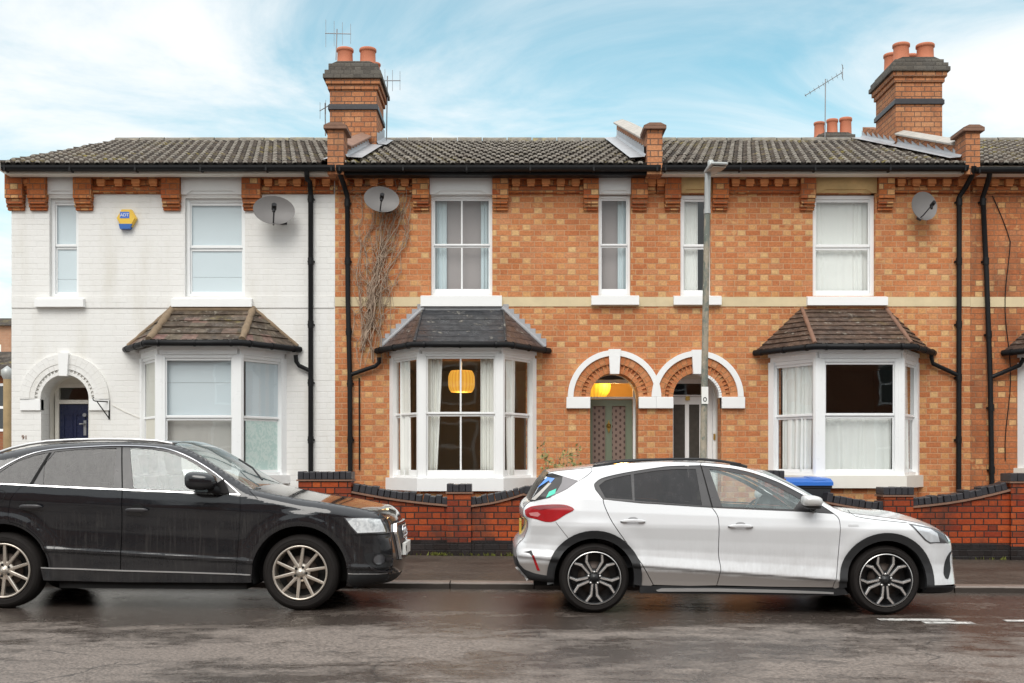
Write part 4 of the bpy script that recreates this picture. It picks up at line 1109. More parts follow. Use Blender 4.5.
bay(hn, BAYN, 1.13, 1.30, 2.80, 2.93, m_brick, m_wold, m_upvc, .06, .02, .045, 2.05, (), m_glass, (m_browntile, m_browntile), 8, m_cap_tile, .03, 'plain')
pipe(hn, [pp(978.5, 175, F - .39), pp(978.8, 180, F - .37), pp(980, 184, F - .3), pp(981, 198, F - .06), pp(984.5, 270, F - .06), pp(988.5, 380, F - .06), pp(990.3, 500, F - .06)], .036, [((p[0] - 512) / 70., F - .06, fz(p[1])) for p in ((981.2, 203), (984.2, 262), (987, 335), (989.4, 408), (990, 470))])
pipe(hn, [pp(1017, 360, F - .2), pp(1016, 366, F - .12), pp(988.2, 378, F - .06)], .03, name='waste_pipe')
mb = MB(); rr = random.Random(9)
mb.tube([(fx(992) + .04 * math.sin(i * .5) + (.22 if i > 3 else .055 * i), F - .012, fz(196 + i * 11.5)) for i in range(24)], .007, 5); mb.build('cable', m_black, hn)

# ------------------------------------------------------------------ things in and on the houses
G1 = 'white curtains in the bay window'
bm = BAYM
curtain('curtain', 'white curtain at the left of the front bay panes, below amber lamp', bm - .46, bm - .26, F - .60, 1.2, 2.85, 4, m_curtw, group=G1, gather=(.42, .1))
curtain('curtain', 'white curtain at the right of the front bay panes, beside amber lamp', bm + .27, bm + .47, F - .60, 1.2, 2.85, 4, m_curtw, group=G1, gather=(.0, .1))
cd = Vector((.485, -.76, 0)).normalized()
curtain('curtain', 'white curtain hanging in the narrow left side of the slate roofed bay', bm - .86, bm - .60, F - .18, 1.2, 2.85, 3, m_curtw, group=G1, dirv=tuple(cd), gather=(.15, 1.0))
cd2 = Vector((.485, .76, 0)).normalized()
curtain('curtain', 'white curtain hanging in the narrow right side of the slate roofed bay', bm + .60, bm + .86, F - .58, 1.2, 2.85, 3, m_curtw, group=G1, dirv=tuple(cd2), gather=(.2, .9))
G2 = 'pale blue curtains upstairs'
m_gblind = plain('grey_blind', (.36, .325, .325), .9, var=.03, sc=1)

curtain('curtain', 'pale blue curtain on the left side of the four pane window', fx(434), fx(446), F + .22, fz(294), fz(198), 4, m_curtb, amp=.015, group=G2)
curtain('curtain', 'pale blue curtain on the right side of the four pane window', fx(480.5), fx(490), F + .22, fz(294), fz(198), 3, m_curtb, amp=.015, group=G2)
curtain('curtain', 'pale blue curtain in the narrow sash window above the sage door', fx(619), fx(629), F + .22, fz(294), fz(198), 3, m_curtb, amp=.015, group=G2)
br = BAYR
G3 = 'net curtains in the right bay window'
curtain('curtain', 'long pale net curtain in the left side pane of the mossy roofed bay', br - .90, br - .35, F - .12, 1.22, 2.84, 5, m_net, group=G3, dirv=tuple(cd), gather=(.05, 0))
curtain('curtain', 'short net curtain across the lower front pane of the mossy roofed bay', br - .50, br + .48, F - .60, 1.22, 2.02, 9, m_net, amp=.016, group=G3)
curtain('curtain', 'long pale net curtain in the right side pane of the mossy roofed bay', br + .60, br + 1.02, F - .58, 1.22, 2.78, 4, m_net, group=G3, dirv=tuple(cd2))
G4 = 'net curtains upstairs in the right house'
curtain('curtain', 'white net curtain filling the wide window above the mossy bay', fx(815), fx(873), F + .2, fz(295), fz(196), 7, m_curtw, amp=.012, group=G4)
curtain('curtain', 'white net curtain in the narrow window behind the lamp post', fx(683), fx(700), F + .2, fz(295), fz(196), 4, m_curtw, amp=.012, group=G4)
def blind(label, O, U, L, z0, z1, mat=None, seams=()):
    mb = MB(); O = Vector(O); U = Vector(U); N = Vector((U.y, -U.x, 0))
    zs = [z0] + list(seams) + [z1]
    for a, b in zip(zs[:-1], zs[1:]): mb.obox((O.x, O.y, 0), U, N, (0, 0, 1), 0, L, -.004, .004, a + .004, b)
    mb.obox((O.x, O.y, 0), U, N, (0, 0, 1), 0, L, -.012, .012, z0 - .02, z0 + .002)
    o = mb.build('window_blind', mat or m_blind, None, org=(O.x, O.y, z0)); return tag(o, label, 'blind', 'pale blinds of the white house')
blind('pale roller blind behind the narrow upstairs window of the white house', (fx(49.5), F + .14, 0), (1, 0, 0), fx(78.5) - fx(49.5), fz(294), fz(199), seams=(fz(278),))
blind('pale roller blind behind the wide upstairs window of the white house', (fx(186), F + .14, 0), (1, 0, 0), fx(244) - fx(186), fz(294), fz(199), seams=(fz(276),))
bw_ = BAYW
for (a_, b_, l_) in ((431, 492, 'plain grey blind behind the pale blue curtains of the four pane window'), (599, 630, 'plain grey blind in the narrow sash window above the sage door')):
    o = blind(l_, (fx(a_), F + .27, 0), (1, 0, 0), fx(b_) - fx(a_), fz(295), fz(196), m_gblind); o['group'] = 'grey blinds upstairs'
blind('pale blind half down in the front pane of the white house bay', (bw_ - .47, F - .64, 0), (1, 0, 0), .94, fz(417), 2.84, seams=(fz(386),))
t = NT('patterned_blind'); m_pblind = t.pbr(t.mix(t.sstep(t.noise(t.scale(t.obj(), (6, 6, 5)), 2.0, 3, .5, 2.0), .47, .56), (.62, .74, .70), (.50, .66, .62)), .9)
curtain('curtain', 'added grey sheet standing for the street reflection in the lower front pane of the white bay', bw_ - .47, bw_ + .47, F - .60, 1.22, fz(416), 6, plain('grey_reflection_sheet', (.50, .48, .45), .9, var=.12, sc=3), amp=.008)  # added sheet; its colour stands for the street mirrored in the pane
blind('pale green patterned blind in the lower right cant of the white bay', (bw_ + .60, F - .58, 0), tuple(cd2), .72, 1.22, fz(419), m_pblind)
blind('plain pale blind in the upper right cant of the white bay', (bw_ + .60, F - .58, 0), tuple(cd2), .72, fz(417), 2.84)
blind('pale full length blind in the left cant of the white bay', (bw_ - .92, F - .10, 0), tuple(cd), .72, 1.22, 2.84, plain('cream_blind', (.66, .64, .56), .9, var=.03))

# pendant lamp in the bay room
lx, ly, lz = (461.5 - 512) * 17.6 / FOC, 17.6, EYE + (461 - 381.5) * 17.6 / FOC
pl = thing('pendant_lamp', 'lit amber drum shaped pendant lamp hanging in the slate roofed bay', 'lamp', (lx, ly, lz))
mb = MB(); pr = []
for i in range(13):
    a = -1 + 2 * i / 12; pr.append((.205 * (1 - abs(a) ** 3.2 * .22), a * .165))
mb.lathe((lx, ly, lz), (0, 0, 1), [(.02, -.165)] + pr + [(.02, .165)], 28); mb.build('lamp_shade', m_shade, pl)
mb = MB(); mb.tube([(lx, ly, lz + .16), (lx, ly, 3.0)], .006, 6); mb.lathe((lx, ly, 2.96), (0, 0, 1), [(.05, .04), (.05, 0), (0, 0)], 12); mb.build('cord', m_wpaint, pl)
# hall lamp behind the fanlight
hx, hy, hz = (595 - 512) * 17.7 / FOC, 17.7, EYE + (461 - 386.5) * 17.7 / FOC
pl2 = thing('pendant_lamp', 'lit round yellow lamp glowing behind the fanlight over the sage door', 'lamp', (hx, hy, hz))
mb = MB(); mb.lathe((hx, hy, hz), (0, 0, 1), [(.24 * math.sin(math.pi * i / 16) + .002, -.22 * math.cos(math.pi * i / 16)) for i in range(17)], 28); mb.build('lamp_shade', m_shade2, pl2)
mb = MB(); mb.tube([(hx, hy, hz + .21), (hx, hy, 3.0)], .006, 6); mb.build('cord', m_wpaint, pl2)

def bulb(loc, w):
    l = bpy.data.lights.new('lamp_light', 'POINT'); l.energy = w; l.color = (1.0, .66, .28); l.shadow_soft_size = .12
    o = bpy.data.objects.new('lamp_light', l); COL.objects.link(o); o.location = loc
bulb((lx, ly, lz - .26), BULB_W); bulb((lx, ly, lz + .24), BULB_W * .5); bulb((hx + .30, hy - .30, hz + .05), 16)
# satellite dishes: one built, two copied
def dish():
    d = thing('satellite_dish', 'grey satellite dish on the white wall beside the downpipe', 'satellite dish', (0, 0, 0), 'satellite dishes on the house fronts')
    mb = MB(); rows = []
    for i in range(9):
        r = i / 8
        rows.append([Vector((.29 * r * math.cos(2 * math.pi * k / 28), -.055 * r * r, .21 * r * math.sin(2 * math.pi * k / 28))) for k in range(29)])
    mb.grid(rows); rows2 = [[p + Vector((0, .008, 0)) for p in rr_] for rr_ in rows]; mb.grid(rows2); mb.grid([rows[-1], rows2[-1]])
    mb.build('reflector', m_dish, d)
    mb = MB(); mb.tube([(0, .02, -.19), (0, -.10, -.17), (0, -.30, -.06)], .012, 6); mb.build('arm', m_darkmetal, d)
    mb = MB(); mb.tube([(0, -.27, -.075), (0, -.345, -.035)], .035, 10); mb.tube([(0, -.30, -.07), (0, -.31, -.13)], .022, 8); mb.build('receiver', m_black, d)
    mb = MB(); mb.tube([(0, .02, -.02), (.02, .10, -.02), (.14, .12, -.02)], .018, 8); mb.tube([(.14, .12, -.02), (.14, .22, -.02)], .018, 8); mb.box(.09, .19, .215, .235, -.09, .05); mb.build('bracket', m_darkmetal, d)
    return d
d0 = dish()
def place(o, px, py, yaw, roll, pitch, label):
    o.location = ((px - 512) * (F - .235) / FOC, F - .235, EYE + (461 - py) * (F - .235) / FOC); o.rotation_euler = (R(pitch), R(roll), R(yaw)); o['label'] = label
place(d0, 274, 211.5, 12, 3, -10, 'grey satellite dish on the white wall beside the downpipe')
d1 = copy_tree(d0); place(d1, 381.5, 200.5, 8, 8, -10, 'grey satellite dish above the dry climbing stems'); d1.scale = (.86, .86, .9)
d2 = copy_tree(d0); place(d2, 922.5, 207, 12, 22, -8, 'tilted grey satellite dish on the orange wall above the mossy bay'); d2.scale = (.70, .85, 1.0)

# alarm box
ax_, az_ = fx(128), fz(219)
al = thing('alarm_box', 'yellow hexagonal burglar alarm box with blue base on the white wall', 'alarm box', (ax_, F, az_))
hexp = lambda r, k=1.0: [(ax_ + r * math.cos(R(60 * i)) * k, az_ + r * math.sin(R(60 * i))) for i in range(6)]
m_yel = plain('yellow_plastic', (0.80, 0.52, 0.06), .35, var=.04); m_blu = plain('blue_plastic', (0.03, 0.13, 0.42), .35, var=.1)
mb = MB(); h0 = hexp(.142); h1 = hexp(.125)
mb.prism(h0, F - .06, F, 'xz'); mb.prism(h1, F - .075, F - .0605, 'xz'); mb.build('cover', m_yel, al, bevel=.008)
mb = MB(); mb.prism([(ax_ - .09, az_ - .155), (ax_ + .05, az_ - .155), (ax_ + .085, az_ - .085), (ax_ - .105, az_ - .085)], F - .079, F - .002, 'xz'); mb.build('strobe', m_blu, al, bevel=.006)
m_logo = plain('blue_panel', (0.06, 0.17, 0.60), .4, var=.05)
mb = MB(); mb.box(ax_ - .088, ax_ + .045, F - .0785, F - .0755, az_ - .005, az_ + .085); lp = mb.build('panel', m_logo, al)
text('ADT', .062, (ax_ - .0215, F - .080, az_ + .038), m_plate, 'lettering', lp, .001)

# hanging basket bracket on the white wall
bk = thing('wall_bracket', 'empty black hanging basket bracket on the white wall beside the arch', 'bracket', (fx(109.5), F, fz(410)))
mb = MB(); x, z0, z1 = fx(109.5), fz(419.5), fz(400.5)
mb.box(x - .012, x + .012, F - .008, F, z0, z1)
tip = (fx(100.5), F - .26, fz(402))
mb.tube([(x, F - .01, z1 - .02), (x, F - .26, z1 - .02)], .009, 6); mb.tube([(x, F - .01, z0 + .02), (x, F - .22, z1 - .03)], .008, 6)
mb.tube([(x, F - .26, z1 - .02), (x, F - .29, z1 - .01), (x, F - .30, z1 + .02), (x, F - .28, z1 + .03)], .008, 6)
mb.build('bracket_arm', m_black, bk); bk.rotation_euler = (0, 0, R(-28))
mb = MB(); rr = random.Random(4)
mb.tube([(fx(112) + i * .035 * (1 if i < 12 else 1), F - .01, fz(405) - .10 * math.sin(i / 11) * 1.6 - .004 * i) for i in range(24)], .004, 4); mb.build('cable', m_wold, hw)

# aerials on the chimneys
def aerial(name, label, base, top, boom_dir, n, L, tilt=0.0, el=.22, vert=False):
    a = thing(name, label, 'aerial', base, 'television aerials')
    base = Vector(base); top = Vector(top)
    mb = MB(); mb.tube([base, top], .011, 6); mb.build('mast', m_metal, a)
    D = Vector(boom_dir).normalized(); mb = MB()
    c = top - (top - base).normalized() * .08
    mb.tube([c - D * L * .45, c + D * L * .55], .008, 6)
    E_ = Vector((0, 0, 1)) if vert else D.cross(Vector((0, 0, 1))).normalized()
    for i in range(n):
        p = c + D * L * (-.42 + .95 * i / (n - 1)); e = el * (1 - .35 * i / n)
        mb.tube([p - E_ * e, p + E_ * e], .0042, 5)
    if n > 5:
        p = c - D * L * .45
        for zz_ in (-.12, .12): mb.tube([p + Vector((0, 0, zz_)) - E_ * el * .9, p + Vector((0, 0, zz_)) + E_ * el * .9], .006, 5)
        mb.tube([p - Vector((0, 0, .14)), p + Vector((0, 0, .14))], .008, 5)
    mb.build('antenna', m_metal, a)
    return a
at = lambda px, py, d: ((px - 512) * d / FOC, d, EYE + (461 - py) * d / FOC)
aerial('television_aerial', 'tall aerial with a slanted boom standing behind the right hand roof ridge', at(825, 137, 23.5), at(825.5, 79, 23.5), (-.75, .3, -.42), 9, .85, el=.16)
aerial('television_aerial', 'aerial mast with upright rods on the right side of the left chimney', at(386.5, 140, 19.7), at(387.5, 76, 19.7), (.9, .3, .1), 4, .42, el=.22, vert=True)
aerial('television_aerial', 'aerial with upright rods standing behind the left chimney pots', at(336, 60, 19.9), at(337, 29, 19.9), (1, .2, .05), 4, .45, el=.24, vert=True)
aerial('television_aerial', 'small thin aerial at the left side of the left chimney', at(325.5, 136, 19.5), at(325, 103, 19.5), (.6, .6, .6), 3, .3, el=.14, vert=True)

# dry climbing stems
cp = thing('climbing_plant', 'leafless brown climbing stems fanning up the orange wall under the dish', 'plant', (fx(372), F, 1.2))
rr = random.Random(21); mb = MB()
def vine(p0, p1, n, r0, r1, wob=3.0):
    pts = []; rad = []; ox = 0; oy = 0
    for i in range(n + 1):
        t_ = i / n
        ox += rr.gauss(0, wob * .55); oy = rr.gauss(0, 1.0); ox *= .9
        e = math.sin(math.pi * t_) 
        pts.append((fx(p0[0] + (p1[0] - p0[0]) * t_ + ox * e), F - .015 - abs(rr.gauss(0, .035)) - (.012 if i % 2 else 0), fz(p0[1] + (p1[1] - p0[1]) * t_ + oy)))
        rad.append(r0 + (r1 - r0) * t_)
    mb.tube(pts, rad, 5)
    return pts
for i in range(24):
    b = rr.choice([rr.uniform(358, 366), rr.uniform(360, 376), rr.uniform(362, 390)])
    k = rr.betavariate(1.3, 1.3)
    top = 360 + 55 * k; y1 = rr.uniform(177, 212) if rr.random() < .75 else rr.uniform(225, 310)
    mid = (b + (top - b) * rr.uniform(.15, .6) + rr.gauss(0, 6), 345 + (y1 - 345) * .5)
    r = rr.uniform(.0035, .011)
    p = vine((b, rr.uniform(335, 368)), mid, 9, r, r * .8, 4.0)
    m = p[-1]; p2 = vine(((m[0] * 70 + 512), 461 - (m[2] - EYE) * 70), (top, y1), 9, r * .8, .0045, 4.5)
    for _ in range(4):
        m = rr.choice(p[2:] + p2[:7]); q = (m[0] * 70 + 512, 461 - (m[2] - EYE) * 70)
        x1 = q[0] + rr.gauss(2, 15)
        if x1 < 356 or x1 > 378 + (345 - q[1]) * .30: x1 = q[0]
        vine(q, (x1, q[1] - rr.uniform(8, 46)), 7, r * .6, .003, 4.0)
for i in range(110):
    y = rr.uniform(182, 345); x = rr.uniform(357, min(412, 380 + (345 - y) * .30))
    vine((x, y), (x + rr.gauss(0, 10), y + rr.gauss(-6, 11)), 4, .0042, .0025, 2.0)
for i in range(24):
    x = rr.uniform(352, 412); vine((x, rr.uniform(178, 200)), (x + rr.gauss(0, 12), rr.uniform(178, 212)), 4, .003, .0015, 2.0)
mb.build('stems', m_vine, cp)
# ------------------------------------------------------------------ front garden walls
WY = 14.9; WS = FOC / WY
wx = lambda px: (px - 512) / WS
wz = lambda py: EYE + (461 - py) / WS
base_z = lambda x: grade(x) + .10
def garden_wall(label, runs, piers, group='brick front garden walls'):
    """runs = [((px, py), (px, py) ...)] tops of the brickwork in swags; piers = [(px0, px1, py_top)]"""
    x0 = min([wx(r[0][0]) for r in runs] + [wx(p[0]) for p in piers])
    x1 = max([wx(r[-1][0]) for r in runs] + [wx(p[1]) for p in piers])
    g = thing('garden_wall', label, 'garden wall', ((x0 + x1) / 2, WY, grade((x0 + x1) / 2) + .165), group)
    rr = random.Random(int(x0 * 100))
    mb = MB()
    for r in runs:
        pts = [(wx(a), wz(b) - .012) for a, b in r]
        mb.prism([(pts[0][0], base_z(pts[0][0])), (pts[-1][0], base_z(pts[-1][0]))] + pts[::-1], WY, WY + .215, 'xz')
    mb.build('brickwork', m_wallbrick, g)
    mb = MB()
    for r in runs:
        a, b = wx(r[0][0]), wx(r[-1][0])
        h = lambda x: grade(x) + .165 + .165
        mb.prism([(a, base_z(a)), (b, base_z(b)), (b, h(b)), (a, h(a))], WY - .028, WY - .001, 'xz')
        mb.prism([(a, h(a) + .001), (b, h(b) + .001), (b, h(b) + .03), (a, h(a) + .03)], WY - .012, WY - .001, 'xz')
    mb.build('plinth', m_bluebrick, g)
    mc, mt = MB(), MB()
    for r in runs:
        pts = [Vector((wx(a), 0, wz(b))) for a, b in r]
        cum = [0.0]
        for p, q in zip(pts[:-1], pts[1:]):
            L = (q - p).length; U = (q - p).normalized(); N = Vector((-U.z, 0, U.x)); cum.append(cum[-1] + L)
            mt.obox((p.x, WY, p.z), U, (0, 1, 0), N, 0, L, -.035, .25, -.012, .012)
        s_ = .004
        while s_ < cum[-1] - .05:
            w = rr.uniform(.068, .084); j = rr.gauss(0, .006); m_ = min(s_ + w / 2, cum[-1] - .01)
            k = max(i for i in range(len(cum)) if cum[i] <= m_); k = min(k, len(pts) - 2)
            U = (pts[k + 1] - pts[k]).normalized(); c = pts[k] + U * (m_ - cum[k]); tl = rr.gauss(0, .05)
            U = Vector((U.x * math.cos(tl) - U.z * math.sin(tl), 0, U.x * math.sin(tl) + U.z * math.cos(tl))); N = Vector((-U.z, 0, U.x))
            mc.obox((c.x, WY, c.z), U, (0, 1, 0), N, -w / 2, w / 2, -.012 + j, .225, .010, .108 + rr.gauss(0, .008) + (.018 if rr.random() < .25 else 0))
            s_ += w + rr.uniform(.004, .012)
    mc.build('coping', m_bluecap, g, bevel=.010); mt.build('tile_creasing', m_cap_tile, g)
    for (a, b, t) in piers:
        a, b, zt = wx(a), wx(b), wz(t)
        mb = MB(); mb.box(a, b, WY - .05, WY + .265, base_z(a), zt - .125)
        p = mb.build('pier', m_wallbrick, g)
        mb = MB(); mb.box(a - .004, b + .004, WY - .054, WY + .27, base_z(a), grade(a) + .165 + .17); mb.build('plinth', m_bluebrick, p)
        mb = MB(); mb.box(a - .022, b + .022, WY - .072, WY + .287, zt - .124, zt - .104); mb.build('tile_creasing', m_cap_tile, p)
        mb = MB(); n = max(3, round((b - a + .02) / .082)); st = (b - a + .02) / n
        for i in range(n):
            mb.box(a - .01 + st * i + .003, a - .01 + st * (i + 1) - .003, WY - .058 + rr.gauss(0, .003), WY + .273, zt - .103, zt + rr.gauss(0, .003))
        mb.build('pier_cap', m_bluecap, p, bevel=.008)
    return g
def swag(p, q, sag, n=6):
    return [(p[0] + (q[0] - p[0]) * i / n, p[1] + (q[1] - p[1]) * i / n + sag * math.sin(math.pi * i / n)) for i in range(n + 1)]
garden_wall('sooty red brick garden wall dipping between piers in front of the slate roofed bay',
            [swag((351.5, 492), (447.5, 505.5), 1.5), swag((471, 506), (527, 493), 2.0)], [(299, 351.5, 471.5), (447.5, 471, 484), (525, 548, 486)])
garden_wall('sooty red brick garden wall beside the blue lidded bin, below the mossy roofed bay',
            [swag((826, 502.5), (883, 511.5), .5), swag((912, 507), (1010, 490), 2.5)], [(762, 783, 470.5), (883, 912, 487), (1009.5, 1036, 473.5)])

# ------------------------------------------------------------------ wheelie bin
bx, by = (803 - 512) * 15.5 / FOC, 15.45
bn = thing('wheelie_bin', 'dark wheelie bin with bright blue lid behind the garden wall', 'bin', (bx, by, .15))
m_bin = plain('dark_bin_plastic', (0.028, 0.03, 0.035), .45, var=.2); m_lid = plain('blue_lid_plastic', (0.016, 0.13, 0.50), .38, var=.06)
mb = MB(); zt = 1.13
pr = [(.21, .18), (.285, zt)]
V = []
for (h, z, f, bk_) in ((.21, .17, .22, .22), (.285, zt - .10, .29, .33)):
    V += [(bx - h, by - f, z), (bx + h, by - f, z), (bx + h, by + bk_, z), (bx - h, by + bk_, z)]
mb.add(V, [[0, 3, 2, 1], [0, 1, 5, 4], [1, 2, 6, 5], [2, 3, 7, 6], [3, 0, 4, 7], [4, 5, 6, 7]])
mb.box(bx - .30, bx + .30, by - .305, by + .34, zt - .10, zt - .045)
mb.build('bin_body', m_bin, bn, bevel=.012)
mb = MB(); prof = [(-.335, zt - .055), (-.33, zt - .01), (-.2, zt + .035), (.1, zt + .05), (.32, zt + .045), (.35, zt + .0), (.35, zt - .02), (-.32, zt - .05)]
mb.prism([(by + a, z) for a, z in prof][::-1], bx - .305, bx + .305, 'yz')
mb.prism([(by - .26, zt + .02), (by - .1, zt + .048), (by + .2, zt + .06), (by + .2, zt + .03)], bx + .05, bx + .22, 'yz')
mb.build('lid', m_lid, bn, bevel=.014)
mb = MB(); mb.tube([(bx - .26, by + .36, zt - .02), (bx + .31, by + .36, zt - .02)], .018, 8); mb.build('handle', m_bin, bn)
for s in (-1, 1):
    mb = MB(); mb.lathe((bx + s * .20, by + .24, .155 + .1), (s, 0, 0), [(0, 0), (.1, 0), (.1, .05), (0, .05)], 18); mb.build('wheel', m_black, bn)

# ------------------------------------------------------------------ lamp post
lpx, lpy = (702.3 - 512) * 14.5 / FOC, 14.5
tpx = (707.8 - 512) * 14.5 / FOC
ztop = EYE + (461 - 172) * 14.5 / FOC
zb_ = grade(lpx) + .14
t = NT('flaking_post_paint')
o_ = t.obj()
nz1 = t.noise(t.scale(o_, (1, 1, .45)), 7.0, 6, .65); nz2 = t.noise(o_, 26.0, 4, .6)
c_ = t.mix(t.sstep(nz1, .40, .58), (0.15, 0.165, 0.14), (0.33, 0.28, 0.21))
c_ = t.mix(t.math('MULTIPLY', t.sstep(t.noise(t.scale(o_, (1, 1, .6)), 13.0, 4, .6), .55, .64), .8), c_, (0.09, 0.12, 0.10))
c_ = t.mix(t.math('MULTIPLY', t.sstep(nz2, .60, .68), .6), c_, (0.50, 0.47, 0.40))
m_post = t.pbr(c_, .65, 0, t.bump(nz2, .4, .004))
m_galv = plain('galvanised_metal', (0.40, 0.41, 0.40), .45, .35, var=.15)
lp = thing('street_lamp', 'slim weathered lamp post leaning before the twin arched doorways', 'street lamp', (lpx, lpy, zb_))
PX = lambda z: lpx + (tpx - lpx) * (z - .7) / (ztop - .7)
mb = MB(); zs_ = [zb_ - .05, .6, 1.0, 1.04, 2.2, 3.3, 4.3, ztop - .5]
mb.tube([(PX(z), lpy, z) for z in zs_], [.075, .075, .072, .044, .043, .041, .038, .036], 14); mb.build('post', m_post, lp)
mb = MB(); mb.tube([(PX(z), lpy, z) for z in (ztop - .52, ztop - .02)], .039, 14); mb.tube([(PX(ztop - .50), lpy, ztop - .53), (PX(ztop - .47), lpy, ztop - .47)], .045, 14); mb.build('spigot', m_galv, lp)
mb = MB(); hxp = PX(ztop)
# lantern head: a flat housing reaching out over the pavement towards the road
A = Vector((.14, -.99, 0)).normalized(); B = Vector((.99, .14, 0)).normalized()
O = (hxp + .04, lpy, ztop)
V = []
for (a_, h_, z0_, z1_) in ((-.08, .07, -.02, .035), (.12, .095, -.015, .04), (.37, .105, .0, .035)):
    for (b_, z_) in ((-h_, z0_), (h_, z0_), (h_, z1_), (-h_, z1_)): V.append(Vector(O) + A * a_ + B * b_ + Vector((0, 0, z_)))
mb.add(V, [[0, 1, 2, 3], [8, 11, 10, 9]] + [[i * 4 + k, i * 4 + 4 + k, i * 4 + 4 + (k + 1) % 4, i * 4 + (k + 1) % 4] for i in range(2) for k in range(4)])
mb.build('lantern', m_galv, lp, bevel=.015)
mb = MB(); mb.obox(O, A, B, (0, 0, 1),   .12, .34, -.085, .085, -.026, -.012); mb.build('diffuser', plain('dusty_diffuser', (.30, .25, .20), .4, var=.2), lp, bevel=.004)
mb = MB(); mb.lathe((hxp + .03, lpy - .05, ztop + .045), (0, 0, 1), [(.042, 0), (.042, .06), (.03, .09), (0, .095)], 14); mb.build('photocell', m_galv, lp)
za, zb2 = EYE + (461 - 404) * 14.5 / FOC, EYE + (461 - 387) * 14.5 / FOC
mb = MB(); xm = PX((za + zb2) / 2)
mb.box(xm - .042, xm + .042, lpy - .056, lpy - .046, za, zb2); sp = mb.build('sign_plate', m_plate, lp)
mb = MB()
for k in range(24):
    a0, a1 = 2 * math.pi * k / 24, 2 * math.pi * (k + 1) / 24
    P = lambda a, r: (xm + r * math.cos(a) * .8, lpy - .0575, za + .055 + r * math.sin(a))
    mb.quad(P(a0, .018), P(a1, .018), P(a1, .03), P(a0, .03))
mb.build('marking', m_ink, sp)

# ------------------------------------------------------------------ small shrub behind the white car
sx, sy = (561 - 512) * 15.75 / FOC, 15.75
sh = thing('shrub', 'sparse green shrub growing between the slate roofed bay and sage door', 'shrub', (sx, sy, .16))
rr = random.Random(12); ms, ml = MB(), MB()
for i in range(15):
    a = rr.uniform(0, 6.28); sp_ = rr.uniform(.08, .30); top = Vector((sx + sp_ * math.cos(a), sy + sp_ * .5 * math.sin(a), rr.uniform(1.30, 1.86)))
    b0 = Vector((sx + rr.gauss(0, .03), sy, .15))
    pts = [b0.lerp(top, t_) + Vector((rr.gauss(0, .015), rr.gauss(0, .015), 0)) + Vector((math.cos(a), 0, 0)) * .05 * math.sin(3 * t_) for t_ in [k / 8 for k in range(9)]]
    ms.tube(pts, [.008 - .0008 * k for k in range(9)], 5)
    for k in range(44):
        t_ = rr.uniform(.5, 1.0); p = pts[min(8, int(t_ * 8))] + Vector((rr.gauss(0, .03), rr.gauss(0, .03), rr.gauss(0, .03)))
        d = Vector((rr.gauss(0, 1), rr.gauss(0, 1), rr.gauss(0, .6))).normalized(); s_ = d.orthogonal().normalized()
        l_, w_ = rr.uniform(.04, .075), rr.uniform(.012, .02)
        ml.add([p, p + d * l_ * .5 + s_ * w_, p + d * l_, p + d * l_ * .5 - s_ * w_], [[0, 1, 2, 3]])
t = NT('shrub_leaf'); lv = t.noise(t.obj(), 11.0, 3)
m_leaf = t.pbr(t.ramp(lv, [(.3, (.12, .15, .05)), (.5, (.24, .25, .09)), (.65, (.36, .31, .12))]), .55)
ms.build('stems', m_vine, sh); ml.build('leaves', m_leaf, sh)

# ------------------------------------------------------------------ beyond the end of the terrace
def far_house(label, x0, x1, y, ze, zr, dep, wallmat, roofmat, wins, face=-1, gable=False, cat='house'):
    h = thing('house', label, cat, ((x0 + x1) / 2, y, 0))
    mb = MB(); yb = y - face * dep
    ya, yb_ = min(y, yb), max(y, yb)
    holes = [rect(*w) for w in wins]
    if gable:
        mb.prism([(x0, -.5), (x1, -.5), (x1, ze), ((x0 + x1) / 2, zr), (x0, ze)], ya, yb_, 'xz')
    else:
        mb.box(x0, x1, ya, yb_, -.5, ze)
    mb.build('wall', wallmat, h)
    mb = MB(); ov = .25
    if gable:
        xm_ = (x0 + x1) / 2; k = (zr - ze) / (xm_ - x0)
        for s in (-1, 1):
            e = (xm_ + s * ((xm_ - x0) + ov), ze - k * ov + .06)
            V = [(e[0], ya - ov, e[1]), (e[0], yb_ + ov, e[1]), (xm_, yb_ + ov, zr + .06), (xm_, ya - ov, zr + .06)]
            mb.add(V + [(a, b, c + .1) for a, b, c in V], [[0, 1, 2, 3], [4, 5, 6, 7], [0, 1, 5, 4], [1, 2, 6, 5], [2, 3, 7, 6], [3, 0, 4, 7]])
    else:
        ym = (ya + yb_) / 2
        mb.prism([(ya - ov, ze - .05), (yb_ + ov, ze - .05), (ym, zr)], x0 - .15, x1 + .15, 'yz')
    mb.build('roof', roofmat, h)
    for w in wins:
        f = .07
        mb = MB(); mb.prism(rect(*w), y + face * .03, y - face * .02, 'xz', [rect(w[0] + f, w[1] - f, w[2] + f, (w[2] + w[3]) / 2 - f / 2), rect(w[0] + f, w[1] - f, (w[2] + w[3]) / 2 + f / 2, w[3] - f)])
        wi = mb.build('window', m_upvc, h)
        mb = MB(); yy = y + face * .012; mb.quad((w[0] + f, yy, w[2] + f), (w[1] - f, yy, w[2] + f), (w[1] - f, yy, w[3] - f), (w[0] + f, yy, w[3] - f)); mb.build('pane', m_farpane, wi)
    return h
m_farpane = plain('dark_pane', (0.05, 0.055, 0.06), .12, var=.2)
m_farbrick = brickmat('far_brick', [(0.34, 0.13, 0.07), (0.40, 0.17, 0.09), (0.30, 0.11, 0.06)], [(0.36, 0.15, 0.08)] * 2, 0.1, (0.25, 0.17, 0.12))
